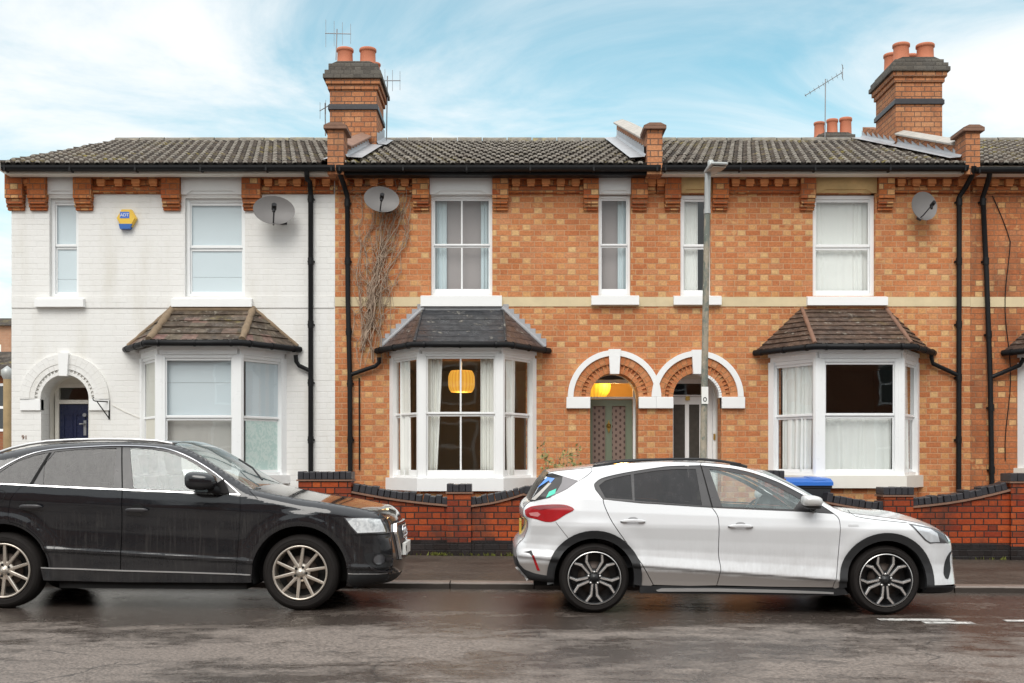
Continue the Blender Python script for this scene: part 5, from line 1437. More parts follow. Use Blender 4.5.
m_pinkbrick = brickmat('pale_far_brick', [(0.52, 0.30, 0.20), (0.58, 0.34, 0.23), (0.50, 0.28, 0.19)], [(0.55, 0.33, 0.22)] * 2, 0.1, (0.5, 0.36, 0.27))
far_house('far brick house with dark tiled roof glimpsed past the white house', -21.5, -13.45, 31, 3.75, 4.65, 6, m_farbrick, m_tile, [(-14.4, -13.6, 2.2, 3.5), (-16.6, -15.2, 2.2, 3.5)])
far_house('tall pale brick block rising farthest away past the white house', -34, -25.4, 58, 8.3, 9.2, 9, m_pinkbrick, m_tile, [(-26.7, -25.9, 6.2, 7.3), (-28.6, -27.6, 6.2, 7.3)])
ps = thing('street_lamp', 'old timber post with small lamp beyond the white house corner', 'street lamp', (-11.12, 25.2, 0))
mb = MB(); mb.tube([(-11.12, 25.2, -.1), (-11.12, 25.2, 3.2)], .085, 10); mb.build('post', plain('timber_post', (.36, .26, .14), .8, var=.3), ps)
mb = MB(); mb.lathe((-11.12, 25.2, 3.2), (0, 0, 1), [(.08, 0), (.12, .08), (.13, .2), (.03, .28), (0, .30)], 12); mb.build('lantern', m_galv, ps)
fe = thing('fence', 'low white panel fence with brown boards beyond the white house', 'fence', (-11.5, 24.2, 0))
mb = MB()
for k in range(5): mb.box(-13.2 + k * .55, -13.12 + k * .55, 24.15, 24.25, -.1, 2.0)
mb.box(-13.2, -10.9, 24.17, 24.23, 1.9, 1.99); mb.box(-13.2, -10.9, 24.17, 24.23, 1.5, 1.57); mb.build('rails', m_wpaint, fe)
mb = MB(); mb.box(-13.2, -10.9, 24.24, 24.28, 0, 1.9); mb.build('boards', plain('brown_boards', (.30, .13, .06), .8, var=.3), fe)
# the other side of the street: seen in the window glass and the car paint
oy = -3.6
ends = [-20.5, -13.6, -7.0, -.2, 6.6, 13.2, 20.0]
names = ['outermost brick gabled house opposite, far to the west', 'brick gabled house opposite facing the black car', 'brick gabled house opposite facing the white house', 'brick gabled house opposite facing the lamp post', 'brick gabled house opposite facing the mossy roofed bay', 'outermost brick gabled house opposite, far to the east']
for x0, x1, lab in zip(ends[:-1], ends[1:], names):
    x0 += .01; x1 -= .01
    far_house(lab, x0, x1, oy, 4.6, 6.5, 8, m_farbrick, m_slate, [(x0 + .9, x0 + 2.1, 1.0, 2.6), (x1 - 2.1, x1 - .9, 1.0, 2.6), (x0 + .9, x0 + 2.0, 3.1, 4.4), (x1 - 2.0, x1 - .9, 3.1, 4.4)], face=1, gable=True)
# ------------------------------------------------------------------ cars
def smooth_table(pts, n=800, w=9):
    xs = np.array([p[0] for p in pts]); ys = np.array([p[1] for p in pts])
    g = np.linspace(xs[0], xs[-1], n); v = np.interp(g, xs, ys)
    k = np.hanning(w * 2 + 3); k /= k.sum(); pad = len(k) // 2
    ve = np.concatenate([np.full(pad, v[0]) - (np.arange(pad, 0, -1)) * (v[1] - v[0]), v, np.full(pad, v[-1]) + np.arange(1, pad + 1) * (v[-1] - v[-2])])
    return g, np.convolve(ve, k, 'valid')

def catmull(pts, m=4):
    out = []
    n = len(pts)
    for i in range(n - 1):
        p0 = np.array(pts[max(0, i - 1)]); p1 = np.array(pts[i]); p2 = np.array(pts[i + 1]); p3 = np.array(pts[min(n - 1, i + 2)])
        for k in range(m):
            t = k / m
            q = .5 * (2 * p1 + (p2 - p0) * t + (2 * p0 - 5 * p1 + 4 * p2 - p3) * t * t + (3 * p1 - p0 - 3 * p2 + p3) * t ** 3)
            out.append((float(q[0]), float(q[1])))
    out.append(tuple(map(float, pts[-1])))
    return out

def inset_poly(pts, d):
    if not d: return list(pts)
    n = len(pts); ar = sum(pts[i][0] * pts[(i + 1) % n][1] - pts[(i + 1) % n][0] * pts[i][1] for i in range(n))
    s = 1 if ar > 0 else -1; out = []
    for i in range(n):
        p0, p1, p2 = (np.array(pts[(i + k) % n]) for k in (-1, 0, 1))
        a, b = p1 - p0, p2 - p1
        a = a / (np.linalg.norm(a) + 1e-9); b = b / (np.linalg.norm(b) + 1e-9)
        na, nb = np.array([-a[1], a[0]]) * s, np.array([-b[1], b[0]]) * s
        m = na + nb; l = np.dot(m, na)
        q = p1 + (m / max(l, .55)) * d
        out.append((float(q[0]), float(q[1])))
    return out

class Car:
    """car body = side panels cut from one curved side surface y = W(x, z), and a skin across the car along the outline E"""
    def __init__(s, root, E, lines, table, taper, rad):
        s.root = root; s.E = np.array(E); s.lines = lines; s.tab = smooth_table(table); s.taper = taper; s.rad = rad
        s.A = s.E[:-1]; s.D = s.E[1:] - s.E[:-1]; s.L2 = (s.D ** 2).sum(1) + 1e-12
    def dist(s, x, z):
        P = np.stack([x, z], 1)[:, None, :]
        t = np.clip(((P - s.A[None]) * s.D[None]).sum(2) / s.L2[None], 0, 1)
        q = s.A[None] + t[:, :, None] * s.D[None]
        return np.sqrt(((P - q) ** 2).sum(2)).min(1)
    def W(s, x, z, edge=True):
        x = np.asarray(x, float); z = np.asarray(z, float)
        ks = [np.polyval(l, x) for l in s.lines]          # heights of feature lines 0..4
        ze = np.zeros_like(x)
        for i in range(len(ks) - 1):
            f = np.clip((z - ks[i]) / (ks[i + 1] - ks[i]), 0, 1); ze = ze + f
        w = np.interp(ze, *s.tab)
        w = w - np.interp(x, [p[0] for p in s.taper], [p[1] for p in s.taper])
        for (bx, bz, br, ba) in getattr(s, 'flare', []):
            d = np.sqrt((x - bx) ** 2 + (z - bz) ** 2); w = w + ba * np.exp(-((d - br) / .07) ** 2)
        if edge:
            d = s.dist(x, z); r = np.interp(x, [p[0] for p in s.rad], [p[1] for p in s.rad])
            u = np.clip(1 - d / r, 0, 1)
            w = w - r * (1 - np.sqrt(np.clip(1 - u * u, 0, 1)))
        return w
    def normals(s, x, z):
        e = .004
        wx_ = (s.W(x + e, z) - s.W(x - e, z)) / (2 * e); wz_ = (s.W(x, z + e) - s.W(x, z - e)) / (2 * e)
        wx_ = np.clip(wx_, -6, 6); wz_ = np.clip(wz_, -6, 6)
        n = np.stack([-wx_, -np.ones_like(x), -wz_], 1)
        return n / np.linalg.norm(n, axis=1)[:, None]
    def panel(s, name, mat, poly, holes=(), off=0.0, skirt=.02, parent=None, grid=.05, gap=0.0, sides=(-1, 1), label=None, ext=None):
        poly = inset_poly(poly, gap)
        loops = [poly] + [list(h) for h in holes]
        tri = tessellate_polygon([[Vector((p[0], p[1], 0)) for p in l] for l in loops])
        flat = [p for l in loops for p in l]
        bm = bmesh.new(); vs = [bm.verts.new((p[0], 0, p[1])) for p in flat]
        for t in tri:
            a, b, c = (flat[i] for i in t)
            if abs((b[0] - a[0]) * (c[1] - a[1]) - (b[1] - a[1]) * (c[0] - a[0])) < 1e-9: continue
            try: bm.faces.new([vs[i] for i in t])
            except ValueError: pass
        xs = [p[0] for p in flat]; zs = [p[1] for p in flat]
        for ax, lo, hi in ((0, min(xs), max(xs)), (2, min(zs), max(zs))):
            gs = grid if ax == 0 else .018
            k = math.floor(lo / gs) + 1
            while k * gs < hi:
                no = Vector((1, 0, 0)) if ax == 0 else Vector((0, 0, 1))
                bmesh.ops.bisect_plane(bm, geom=bm.verts[:] + bm.edges[:] + bm.faces[:], plane_co=no * (k * gs), plane_no=no, dist=1e-5)
                k += 1
        bmesh.ops.remove_doubles(bm, verts=bm.verts[:], dist=2e-4)
        bm.verts.ensure_lookup_table(); bm.verts.index_update()
        X = np.array([v.co.x for v in bm.verts]); Z = np.array([v.co.z for v in bm.verts])
        Wv = s.W(X, Z); Nn = s.normals(X, Z)
        faces = []
        for f in bm.faces:
            idx = [v.index for v in f.verts]
            # wind so that the normal points to -y
            a = sum(X[idx[i]] * Z[idx[(i + 1) % len(idx)]] - X[idx[(i + 1) % len(idx)]] * Z[idx[i]] for i in range(len(idx)))
            faces.append(idx if a > 0 else idx[::-1])
        bnd = [(e.verts[0].index, e.verts[1].index) for e in bm.edges if len(e.link_faces) == 1]
        bm.free()
        outs = []
        o_ = ORG[s.root.name]
        for sd_ in sides:
            mb = MB(); P = [Vector((X[i] + Nn[i][0] * off, sd_ * (Wv[i]) + sd_ * off * -Nn[i][1], Z[i] + Nn[i][2] * off)) for i in range(len(X))]
            fs = faces if sd_ < 0 else [f[::-1] for f in faces]
            mb.add([p + o_ for p in P], fs)
            nr = [Vector((Nn[i][0], -sd_ * Nn[i][1], Nn[i][2])) for i in range(len(X))]
            if skirt:
                for (a, b) in bnd:
                    pa, pb = P[a], P[b]; dy = Vector((0, -sd_ * skirt, 0))
                    n = (pb - pa).cross(dy); n = n.normalized() if n.length > 1e-9 else Vector((0, 0, 1))
                    mid = (pa + pb) / 2
                    mb.add([q + o_ for q in (pa, pb, pb + dy, pa + dy)], [[0, 1, 2, 3]])
                    nr += [n] * 4
            ob = mb.build(name, mat, parent or s.root, normals=nr)
            if label: ob['label'] = label
            outs.append(ob)
        return outs
    def set_crown(s, secs):
        """secs = [(number of outline points, crown at start, crown at end)]; one smooth bulge along the whole outline"""
        c = []
        for n, c0, c1 in secs: c += [c0 + (c1 - c0) * i / max(1, n - 1) for i in range(n)]
        c = np.array(c[:len(s.E)]); k = np.hanning(11); k /= k.sum()
        s.crown = np.convolve(np.pad(c, 5, mode='edge'), k, 'valid')
        t = np.gradient(s.E, axis=0); t /= np.linalg.norm(t, axis=1)[:, None] + 1e-9
        n = np.stack([t[:, 1], -t[:, 0]], 1); k = np.hanning(7); k /= k.sum()
        n = np.stack([np.convolve(np.pad(n[:, j], 3, mode='edge'), k, 'valid') for j in (0, 1)], 1)
        s.nm = n / np.linalg.norm(n, axis=1)[:, None]
        s.wE = s.W(s.E[:, 0], s.E[:, 1])
    def skin(s, name, mat, i0, i1, parent=None, ns=24, shrink=0.0):
        """surface across the car between two outline points"""
        o_ = ORG[s.root.name]; rows = []
        for i in range(i0, i1 + 1):
            row = []
            for k in range(ns + 1):
                u = -1 + 2 * k / ns; c = s.crown[i] * (1 - abs(u) ** 2.4)
                row.append(Vector((s.E[i, 0] + s.nm[i, 0] * c, u * (s.wE[i] - shrink), s.E[i, 1] + s.nm[i, 1] * c)) + o_)
            rows.append(row)
        mb = MB(); mb.grid(rows, smooth=True)
        return mb.build(name, mat, parent or s.root)

def wheel_arch(car, cx, cz, r, w_out, w_in, mat):
    o_ = ORG[car.root.name]
    for sd_ in (-1, 1):
        mb = MB(); rows = []
        for y in (w_out, w_in):
            rows.append([Vector((cx + r * math.cos(R(a)), sd_ * y, cz + r * math.sin(R(a)))) + o_ for a in range(-14, 195, 8)])
        mb.grid(rows)
        mb.add([p for p in rows[1]], [list(range(len(rows[1])))])
        mb.build('wheel_arch_liner', mat, car.root)

def make_wheel(root, cx, cz, r, rim, y_out, width, sd_, style, mats, rot=0.0):
    """tyre, rim with spokes, brake disc; the axle runs along y"""
    o_ = ORG[root.name]; m_tyre, m_rim, m_dark, m_face, m_disc = mats
    C = Vector((cx, sd_ * y_out, cz)) + o_; ax = Vector((0, sd_, 0))
    mb = MB(); w = width
    pr = [(rim, -.018), (rim + .012, -.004), (rim + (r - rim) * .35, .004), (rim + (r - rim) * .7, -.002), (r - .022, -.014), (r - .008, -.03), (r, -.048), (r, -w + .048), (r - .008, -w + .03), (r - .022, -w + .014), (rim + .02, -w), (rim, -w + .02)]
    mb.lathe(C, ax, pr, 56)
    for rr_ in (rim + (r - rim) * .25, rim + (r - rim) * .55):
        mb.lathe(C, ax, [(rr_ - .004, .001), (rr_, .0065), (rr_ + .004, .001)], 56)
    for k in range(4):
        h = -.07 - k * (w - .14) / 3
        mb.lathe(C, ax, [(r + .0005, h - .005), (r - .006, h - .003), (r - .006, h + .003), (r + .0005, h + .005)], 56)
    ty = mb.build('tyre', m_tyre, root)
    mb = MB()
    mb.lathe(C, ax, [(rim + .003, -.014), (rim + .004, .004), (rim - .006, .007), (rim - .014, .0), (rim - .018, -.03), (rim - .03, -.12), (rim - .03, -w + .03)], 56)
    rm = mb.build('rim', m_rim, root)
    mb = MB(); mb.lathe(C, ax, [(0, -.11), (rim - .028, -.115)], 40); mb.build('rim_well', m_dark, rm)
    mb = MB(); mb.lathe(C, ax, [(.05, -.07), (rim * .62, -.07), (rim * .62, -.09)], 40); mb.build('brake_disc', m_disc, rm)
    ux, uz = Vector((1, 0, 0)), Vector((0, 0, 1))
    def spoke(mb, a, r0, r1, w0, w1, d0, d1, th=.03, a1=None):
        a1 = a if a1 is None else a1
        p = ux * math.cos(a) * r0 + uz * math.sin(a) * r0; q = ux * math.cos(a1) * r1 + uz * math.sin(a1) * r1
        t = (q - p).normalized(); nn = t.cross(ax)
        V = []
        for (b, ww, d) in ((p, w0, d0), (q, w1, d1)):
            for (k, e) in ((-1, -th), (1, -th), (1, -.006), (.55, 0), (-.55, 0), (-1, -.006)):
                V.append(C + b + nn * ww * k + ax * (d + e))
        F_ = [[0, 1, 7, 6], [1, 2, 8, 7], [2, 3, 9, 8], [3, 4, 10, 9], [4, 5, 11, 10], [5, 0, 6, 11], [5, 4, 3, 2, 1, 0], [6, 7, 8, 9, 10, 11]]
        mb.add(V, F_)
    if style == 'split':         # five pairs of black spokes with bright machined faces that fork near the rim
        mb, mf = MB(), MB()
        for k in range(5):
            a = rot + 2 * math.pi * k / 5
            for sg in (-1, 1):
                spoke(mb, a + sg * .34, .045, rim - .075, .018, .018, -.018, -.014, .034, a + sg * .165)
                spoke(mf, a + sg * .30, .058, rim - .072, .0118, .0135, -.0155, -.0115, .006, a + sg * .165)
                spoke(mb, a + sg * .165, rim - .08, rim - .004, .018, .017, -.014, -.004, .03, a + sg * .34)
                spoke(mf, a + sg * .165, rim - .08, rim - .004, .0140, .0115, -.0115, -.0015, .006, a + sg * .335)
        mb.build('spokes', m_dark, rm); mf.build('spoke_faces', m_face, rm)
        mb = MB(); mb.lathe(C, ax, [(rim - .004, .0072), (rim + .0035, .0055), (rim + .0036, .003)], 56); mb.build('bright_lip', m_face, rm)
    else:                        # ten slim silver spokes in five open pairs
        mf = MB()
        for k in range(5):
            a = rot + 2 * math.pi * k / 5
            for sg in (-1, 1):
                spoke(mf, a + sg * .20, .050, rim - .006, .0165, .0125, -.020, -.004, .032, a + sg * .318)
        mf.build('spokes', m_face, rm)
    mb = MB(); mb.lathe(C, ax, [(.085, -.05), (.078, -.024), (.035, -.018), (.033, -.010), (0, -.009)] if style == 'split' else [(.09, -.05), (.082, -.026), (.036, -.022), (.034, -.012), (0, -.010)], 24)
    hb = mb.build('hub', m_dark if style == 'split' else m_face, rm)
    for k in range(5):
        mb = MB()
        a = rot + math.pi / 5 + 2 * math.pi * k / 5
        c = C + (ux * math.cos(a) + uz * math.sin(a)) * .056
        mb.lathe(c + ax * -.03, ax, [(.0105, 0), (.0105, .018), (0, .018)], 8)
        mb.build('wheel_nut', m_face if style == 'split' else m_dark, rm)

def mirror_shell(mb, c, L, H, T, tilt=0.0, n=16):
    """rounded mirror housing: superellipse sections along x"""
    rows = []
    for i in range(n + 1):
        u = -1 + 2 * i / n; sc = (1 - abs(u) ** 3.0) ** .42 if abs(u) < 1 else 0.0
        row = []
        for k in range(21):
            a = 2 * math.pi * k / 20; ca, sa = math.cos(a), math.sin(a)
            e = .72
            row.append(Vector((c[0] + u * L, c[1] + T * sc * abs(ca) ** e * (1 if ca > 0 else -1), c[2] + tilt * u + H * sc * (1 - .12 * u) * abs(sa) ** e * (1 if sa > 0 else -1))))
        rows.append(row)
    mb.grid(rows)

def seat(parent, x, y, mat, back=1.12, org=None):
    o_ = org; mb = MB()
    def cush(pts, w):
        rows = []
        for (px_, pz_, k) in pts:
            rows.append([Vector((px_, y + w * k * math.sin(-math.pi / 2 + math.pi * j / 6), pz_)) + o_ for j in range(7)])
        mb.grid(rows)
    mb.prism([(o_.x + x - .02, o_.z + .38), (o_.x + x + .46, o_.z + .42), (o_.x + x + .50, o_.z + .53), (o_.x + x + .06, o_.z + .50)], o_.y + y - .24, o_.y + y + .24, 'xz')
    mb.prism([(o_.x + x - .02, o_.z + .42), (o_.x + x + .12, o_.z + .44), (o_.x + x - .07, o_.z + back), (o_.x + x - .18, o_.z + back)], o_.y + y - .23, o_.y + y + .23, 'xz')
    mb.prism([(o_.x + x - .12, o_.z + back + .03), (o_.x + x - .05, o_.z + back + .03), (o_.x + x - .06, o_.z + back + .20), (o_.x + x - .10, o_.z + back + .22), (o_.x + x - .16, o_.z + back + .20)], o_.y + y - .14, o_.y + y + .14, 'xz')
    return mb.build('seat', mat, parent, bevel=.03, seg=3)

# paints and trims
def carpaint(name, base, dirt_amt, dirt_haze_col, rough=.22, wet=0.0, zlow=.62, coat=1.0, lowz=.40, lowa=.55, spec=.5, streak=0.0):
    t = NT(name); o_ = t.obj(); x, y, z = t.sep(o_)
    st = t.noise(t.scale(o_, (26, 26, 1.3)), 1.6, 6, .62)
    bl = t.noise(o_, 5.0, 6, .68)
    low = t.math('SUBTRACT', 1.0, t.sstep(z, .28, zlow))
    dm = t.math('MULTIPLY', t.math('ADD', t.math('MULTIPLY', low, 1.0), .05), t.sstep(t.math('ADD', t.math('MULTIPLY', st, .35), t.math('MULTIPLY', bl, .65)), .22, .78))
    dm = t.math('MINIMUM', t.math('MULTIPLY', dm, dirt_amt), .85)
    skim = t.math('MULTIPLY', t.math('SUBTRACT', 1.0, t.sstep(t.math('ADD', t.math('ADD', z, t.math('MULTIPLY', x, .052)), t.math('MULTIPLY', t.math('SUBTRACT', bl, .5), .05)), lowz, lowz + .06)), lowa)
    dm = t.math('MAXIMUM', dm, skim)
    if streak:
        dm = t.math('MAXIMUM', dm, t.math('MULTIPLY', t.math('MULTIPLY', t.sstep(st, .46, .66), t.sstep(bl, .30, .60)), t.math('MULTIPLY', t.math('SUBTRACT', 1.0, t.sstep(z, .72, 1.02)), streak)))
    c = t.mix(dm, base, dirt_haze_col)
    drop = t.sstep(t.noise(o_, 95.0, 2, .4), .56, .68)
    ro = t.math('ADD', t.mixf(dm, rough, .6), t.math('MULTIPLY', drop, .12 * wet))
    nm = t.bump(drop, .16 * wet, .002) if wet else None
    p = t.n('ShaderNodeBsdfPrincipled')
    p.inputs['Specular IOR Level'].default_value = spec
    t.put(p.inputs['Base Color'], c); t.put(p.inputs['Roughness'], ro); t.put(p.inputs['Coat Weight'], t.mixf(dm, coat, 0.1))
    t.put(p.inputs['Coat Roughness'], t.math('ADD', .04, t.math('MULTIPLY', t.math('ADD', drop, t.sstep(st, .45, .7)), .16 * wet)))
    if nm is not None: t.put(p.inputs['Normal'], nm); t.put(p.inputs['Coat Normal'], nm)
    t.t.links.new(p.outputs[0], t.out.inputs[0]); return t.m
m_cwhite = carpaint('white_car_paint', (.71, .72, .735), .42, (.135, .103, .080), .30, .35, zlow=.80, lowz=.266, lowa=.80)
m_cblack = carpaint('black_car_paint', (.010, .0105, .013), .16, (.13, .12, .11), .05, .35, zlow=1.05, lowa=.05, spec=.12, streak=.20)
m_trim = plain('black_car_trim', (.010, .010, .011), .55, var=.25, sc=8, bump=.05)
m_gloss = plain('gloss_black_trim', (.030, .028, .030), .3, var=.2)
m_clad = plain('grey_black_cladding', (.016, .0165, .018), .6, var=.2, sc=9, bump=.1)
m_chrome = plain('chrome', (.78, .78, .80), .16, 1.0, var=.04)
m_silver = plain('silver_trim', (.62, .62, .62), .32, .7, var=.1)
m_tyre = plain('tyre_rubber', (.016, .0135, .0125), .8, var=.4, sc=5, bump=.15, spec=.25)
m_alloy = plain('silver_alloy', (.60, .54, .47), .30, .75, var=.15, sc=7)
m_machined = plain('machined_alloy', (.66, .64, .62), .28, .75, var=.08)
m_wheelblack = plain('black_wheel', (.010, .010, .011), .4, var=.3)
m_disc = plain('brake_disc_steel', (.06, .045, .038), .5, .6, var=.3)
m_under = plain('underbody', (.006, .0055, .0055), .9, var=.3)
m_seat = plain('grey_seat', (.10, .10, .11), .85, var=.15)
m_cabin = plain('cabin_plastic', (.035, .035, .038), .7, var=.2)
m_carglass = glassmat('car_glass', (.93, .98, .975), 1.5, .22, (.54, .66, .66))  # pale cyan film colour stands for steam and reflection on the glass
m_privacy = glassmat('dark_car_glass', (.10, .10, .105), .8, .35, (.105, .10, .105))
m_bglass = plain('black_glass', (.006, .006, .007), .3, var=.1, spec=.35)
m_lens = plain('clear_headlamp', (.62, .65, .68), .12, .2, var=.35, sc=16, coat=1.0)
m_lampdark = plain('dark_lamp_housing', (.06, .06, .065), .18, var=.4, sc=14, coat=1.0)
m_red = plain('red_lamp', (.34, .008, .012), .2, var=.35, sc=12, coat=.3)
m_redclear = plain('pale_red_lamp', (.52, .20, .20), .2, var=.3, sc=18, coat=1.0)

def arc(cx, cz, r, a0, a1, n=28):
    return [(cx + r * math.cos(R(a0 + (a1 - a0) * i / n)), cz + r * math.sin(R(a0 + (a1 - a0) * i / n))) for i in range(n + 1)]

# ================================================================== white hatchback
XF = 3.435
def make_white():
    root = thing('parked_car', 'dirty white five door hatchback with black wheel arch cladding parked by the kerb', 'car', (XF, 11.4, grade(XF)))
    def q(px, py, d=None):
        if d is None:
            d = float(np.interp(py, [458, 508, 530, 592], [10.80, 10.54, 10.5, 10.52]))
            if px > 925: d += (px - 925) * .012
            if px < 535: d += (535 - px) * .012
        X = (px - 512) * d / FOC
        return (X - XF, EYE + (461 - py) * d / FOC - grade(X))
    Q = lambda *l: [q(*p) for p in l]
    front = Q((926, 594), (940, 593.2), (951, 591), (953.5, 585), (953, 574), (951.5, 563), (950.5, 553), (949.5, 545), (946.5, 538), (940, 531.5), (930, 526.5), (918, 522.8), (905, 520.3))
    hood = Q((905, 520.3), (890, 518), (870, 515.6), (850, 513), (838, 509.6))
    scr = Q((838, 509.6), (826, 503.6), (815, 498), (799, 489.5), (780, 480.3), (765, 473.9))
    roof = Q((765, 473.9), (745, 468), (725, 464.4), (700, 462.4), (670, 461.7), (640, 462.2), (616, 464), (596, 466.6), (575, 469), (555, 471), (547.5, 472.3))
    back = Q((547.5, 472.3), (541, 481), (534.5, 491), (529, 501.5))
    tail = Q((529, 501.5), (524, 505.5), (522, 510), (522.5, 516), (526.5, 521), (526.5, 529), (523, 538), (517.5, 543.5), (515.5, 548), (515.8, 557), (517, 566), (522, 574), (529, 580.5), (553, 583))
    front, hood, scr, roof, back, tail = [catmull(p, 4) for p in (front, hood, scr, roof, back, tail)]
    E = front + hood[1:] + scr[1:] + roof[1:] + back[1:] + tail[1:]
    zl = lambda p1, p2: (lambda a, b: [(b[1] - a[1]) / (b[0] - a[0]), a[1] - a[0] * (b[1] - a[1]) / (b[0] - a[0])])(q(*p1), q(*p2))
    lines = [[0, .18], zl((654, 566.5), (835, 580)), zl((600, 527), (835, 531)), zl((600, 499), (833, 512)), [0, 1.43]]
    table = [(0, .840), (.5, .856), (.92, .876), (1.0, .903), (1.05, .899), (1.25, .874), (1.42, .866), (1.7, .880), (2.0, .906), (2.14, .907), (2.55, .892), (3.0, .862), (3.5, .76), (4.0, .645)]
    taper = [(-4.0, .30), (-3.50, .165), (-3.38, .10), (-3.15, .04), (-2.8, .0), (.25, .0), (.42, .025), (.56, .075), (.66, .14), (.73, .22), (.80, .34)]
    rad = [(-3.6, .07), (-3.3, .055), (-2.9, .05), (-.9, .05), (-.6, .055), (.2, .07), (.6, .09), (.8, .08)]
    car = Car(root, E, lines, table, taper, rad)
    rc, rz = q(594.3, 578); fc, fzz = q(886.4, 583)
    rz = fzz = .325
    RA, RI = .435, .368
    car.flare = [(rc, rz, .46, .012), (fc, fzz, .46, .012)]
    ra = lambda a0, a1, r=RA: arc(rc, rz, r, a0, a1)
    fa = lambda a0, a1, r=RA: arc(fc, fzz, r, a0, a1)
    dlo_top = Q((601.7, 499), (594.3, 489.5), (593, 484.8), (595, 482), (600, 478.6), (612, 475.2), (629.5, 471.8), (655, 467.9), (669, 466.3), (698.6, 465.5))
    dlo_top2 = Q((698.6, 465.5), (728, 468.3), (745, 471.5), (757, 475), (775, 481.6), (790, 488.8), (803.7, 496), (820, 505), (833, 513.7))
    dlo_top = dlo_top[:1] + catmull(dlo_top[1:], 3)
    dlo_top2 = catmull(dlo_top2, 3)
    belt = Q((833, 513.7), (815, 512.4), (790, 511), (720.6, 508), (711, 507.6), (655, 503.8), (640, 503), (601.7, 499))
    seam_b = catmull(Q((711, 507.6), (715.5, 514), (717.5, 520), (718.5, 535), (718.5, 555), (720.3, 570), (717, 586)), 3)
    seam_f = catmull(Q((833, 513.7), (837.5, 518), (839.2, 525), (839.2, 540), (837.8, 560), (835.8, 575), (833, 588)), 3)
    seam_r = catmull(Q((601.7, 499), (604, 507), (612, 523), (626.6, 543.5), (642, 565), (653.7, 585.5)), 3)
    G = .0035
    # rear quarter with the rear bumper
    split = lambda seq, k: seq[k:]
    i700 = min(range(len(roof)), key=lambda i: abs(roof[i][0] - q(700, 462.4)[0]))
    low_rear = Q((516, 557), (519, 564), (524, 569.5), (534, 574.3), (549, 576.8))
    tail_top = [p for p in tail if p[1] > q(516, 557)[1]]
    arch_r = [p for p in ra(188, -14) if p[1] > .0]
    quarter = roof[i700:] + back[1:] + tail_top[1:] + low_rear + arch_r + [seam_r[-1]] + seam_r[::-1][1:] + dlo_top[1:]
    car.panel('rear_quarter', m_cwhite, quarter, gap=G, skirt=.05)
    arch_f = [p for p in fa(194, -6)]
    front_top = [p for p in front if p[1] > q(953.5, 584.5)[1]]
    fend = [dlo_top[-1]] + dlo_top2[1:] + seam_f[1:] + arch_f + Q((931, 584.8)) + front_top + hood[1:] + scr[1:] + roof[1:i700 + 1]
    car.panel('fender', m_cwhite, fend, gap=G, skirt=.05)
    rd = belt[4:] [::1]
    reardoor = Q((711, 507.6), (655, 503.8), (640, 503)) + seam_r + Q((690, 586.6)) + seam_b[::-1][:-1]
    rdo = car.panel('door', m_cwhite, reardoor, gap=G, skirt=.05)
    frontdoor = seam_b[::-1][:-1] + Q((711, 507.6), (720.6, 508), (790, 511), (815, 512.4)) + seam_f + Q((775, 587.4))
    frontdoor = Q((711, 507.6), (720.6, 508), (790, 511), (815, 512.4)) + seam_f + Q((775, 587.4)) + seam_b[::-1][:-1]
    fdo = car.panel('door', m_cwhite, frontdoor, gap=G, skirt=.05)
    # windows
    g1 = Q((597.5, 485.5), (603.5, 480.6), (615, 477.2), (629.3, 474.4), (631.3, 499.6), (604, 497.6))
    g2 = Q((632.2, 473.9), (655, 470.4), (675, 468.8), (694, 468.8), (701, 505.3), (633.5, 500.6))
    g3 = Q((707.5, 469), (727, 471.3), (745, 475), (757, 478.6), (775, 486.2), (790, 494), (800, 499.5), (793, 509.2), (721, 506.3))
    trim = dlo_top + dlo_top2[1:] + belt[1:-1]
    car.panel('window_frame', m_gloss, trim, [g1, g2, g3], gap=.002, skirt=.02, off=-.002)
    for g_, m_ in ((g1, m_privacy), (g2, m_privacy), (g3, m_carglass)):
        car.panel('side_window', m_, inset_poly(g_, -.006), off=-.007, skirt=0)
    # B pillar seam
    car.panel('pillar_seam', m_under, Q((698.7, 465.8), (699.8, 465.8), (712, 507.3), (710.6, 507.3)), off=.001, skirt=0)
    # skins across
    ns_ = [len(front), len(hood) - 1, len(scr) - 1, len(roof) - 1, len(back) - 1, len(tail) - 1]
    car.set_crown([(ns_[0], .05, .07), (ns_[1], .05, .028), (ns_[2], .06, .07), (ns_[3], .022, .022), (ns_[4], .03, .03), (ns_[5], .03, .03)])
    ix = np.cumsum(ns_) - 1
    nb = q(953, 583.5)[1]
    k1 = [i for i, p in enumerate(front) if p[1] < nb][-1]
    k2 = ix[4] + [i for i, p in enumerate(tail) if p[1] < q(516, 557)[1]][0]
    for nm_, mt_, a_, b_, sh_ in (('lower_lip', m_clad, 0, k1, 0), ('front_bumper', m_cwhite, k1, ix[0], 0), ('bonnet', m_cwhite, ix[0], ix[1], 0), ('windscreen', m_carglass, ix[1], ix[2], .03), ('roof', m_cwhite, ix[2], ix[3], 0),
                                  ('rear_window', m_bglass, ix[3], ix[4], 0), ('tailgate', m_cwhite, ix[4], k2, 0), ('rear_lip', m_clad, k2, len(E) - 1, 0)):
        car.skin(nm_, mt_, a_, b_, shrink=sh_)
    # cladding
    def ring(c, z, a0, a1, pts_end=()):
        return arc(c, z, RA + .004, a0, a1) + list(pts_end) + arc(c, z, RI, a1, a0)
    car.panel('arch_cladding', m_clad, ring(rc, rz, 190, -9), off=.012, skirt=.05, grid=.06)
    car.panel('arch_cladding', m_clad, ring(fc, fzz, 190, -9), off=.012, skirt=.05, grid=.06)
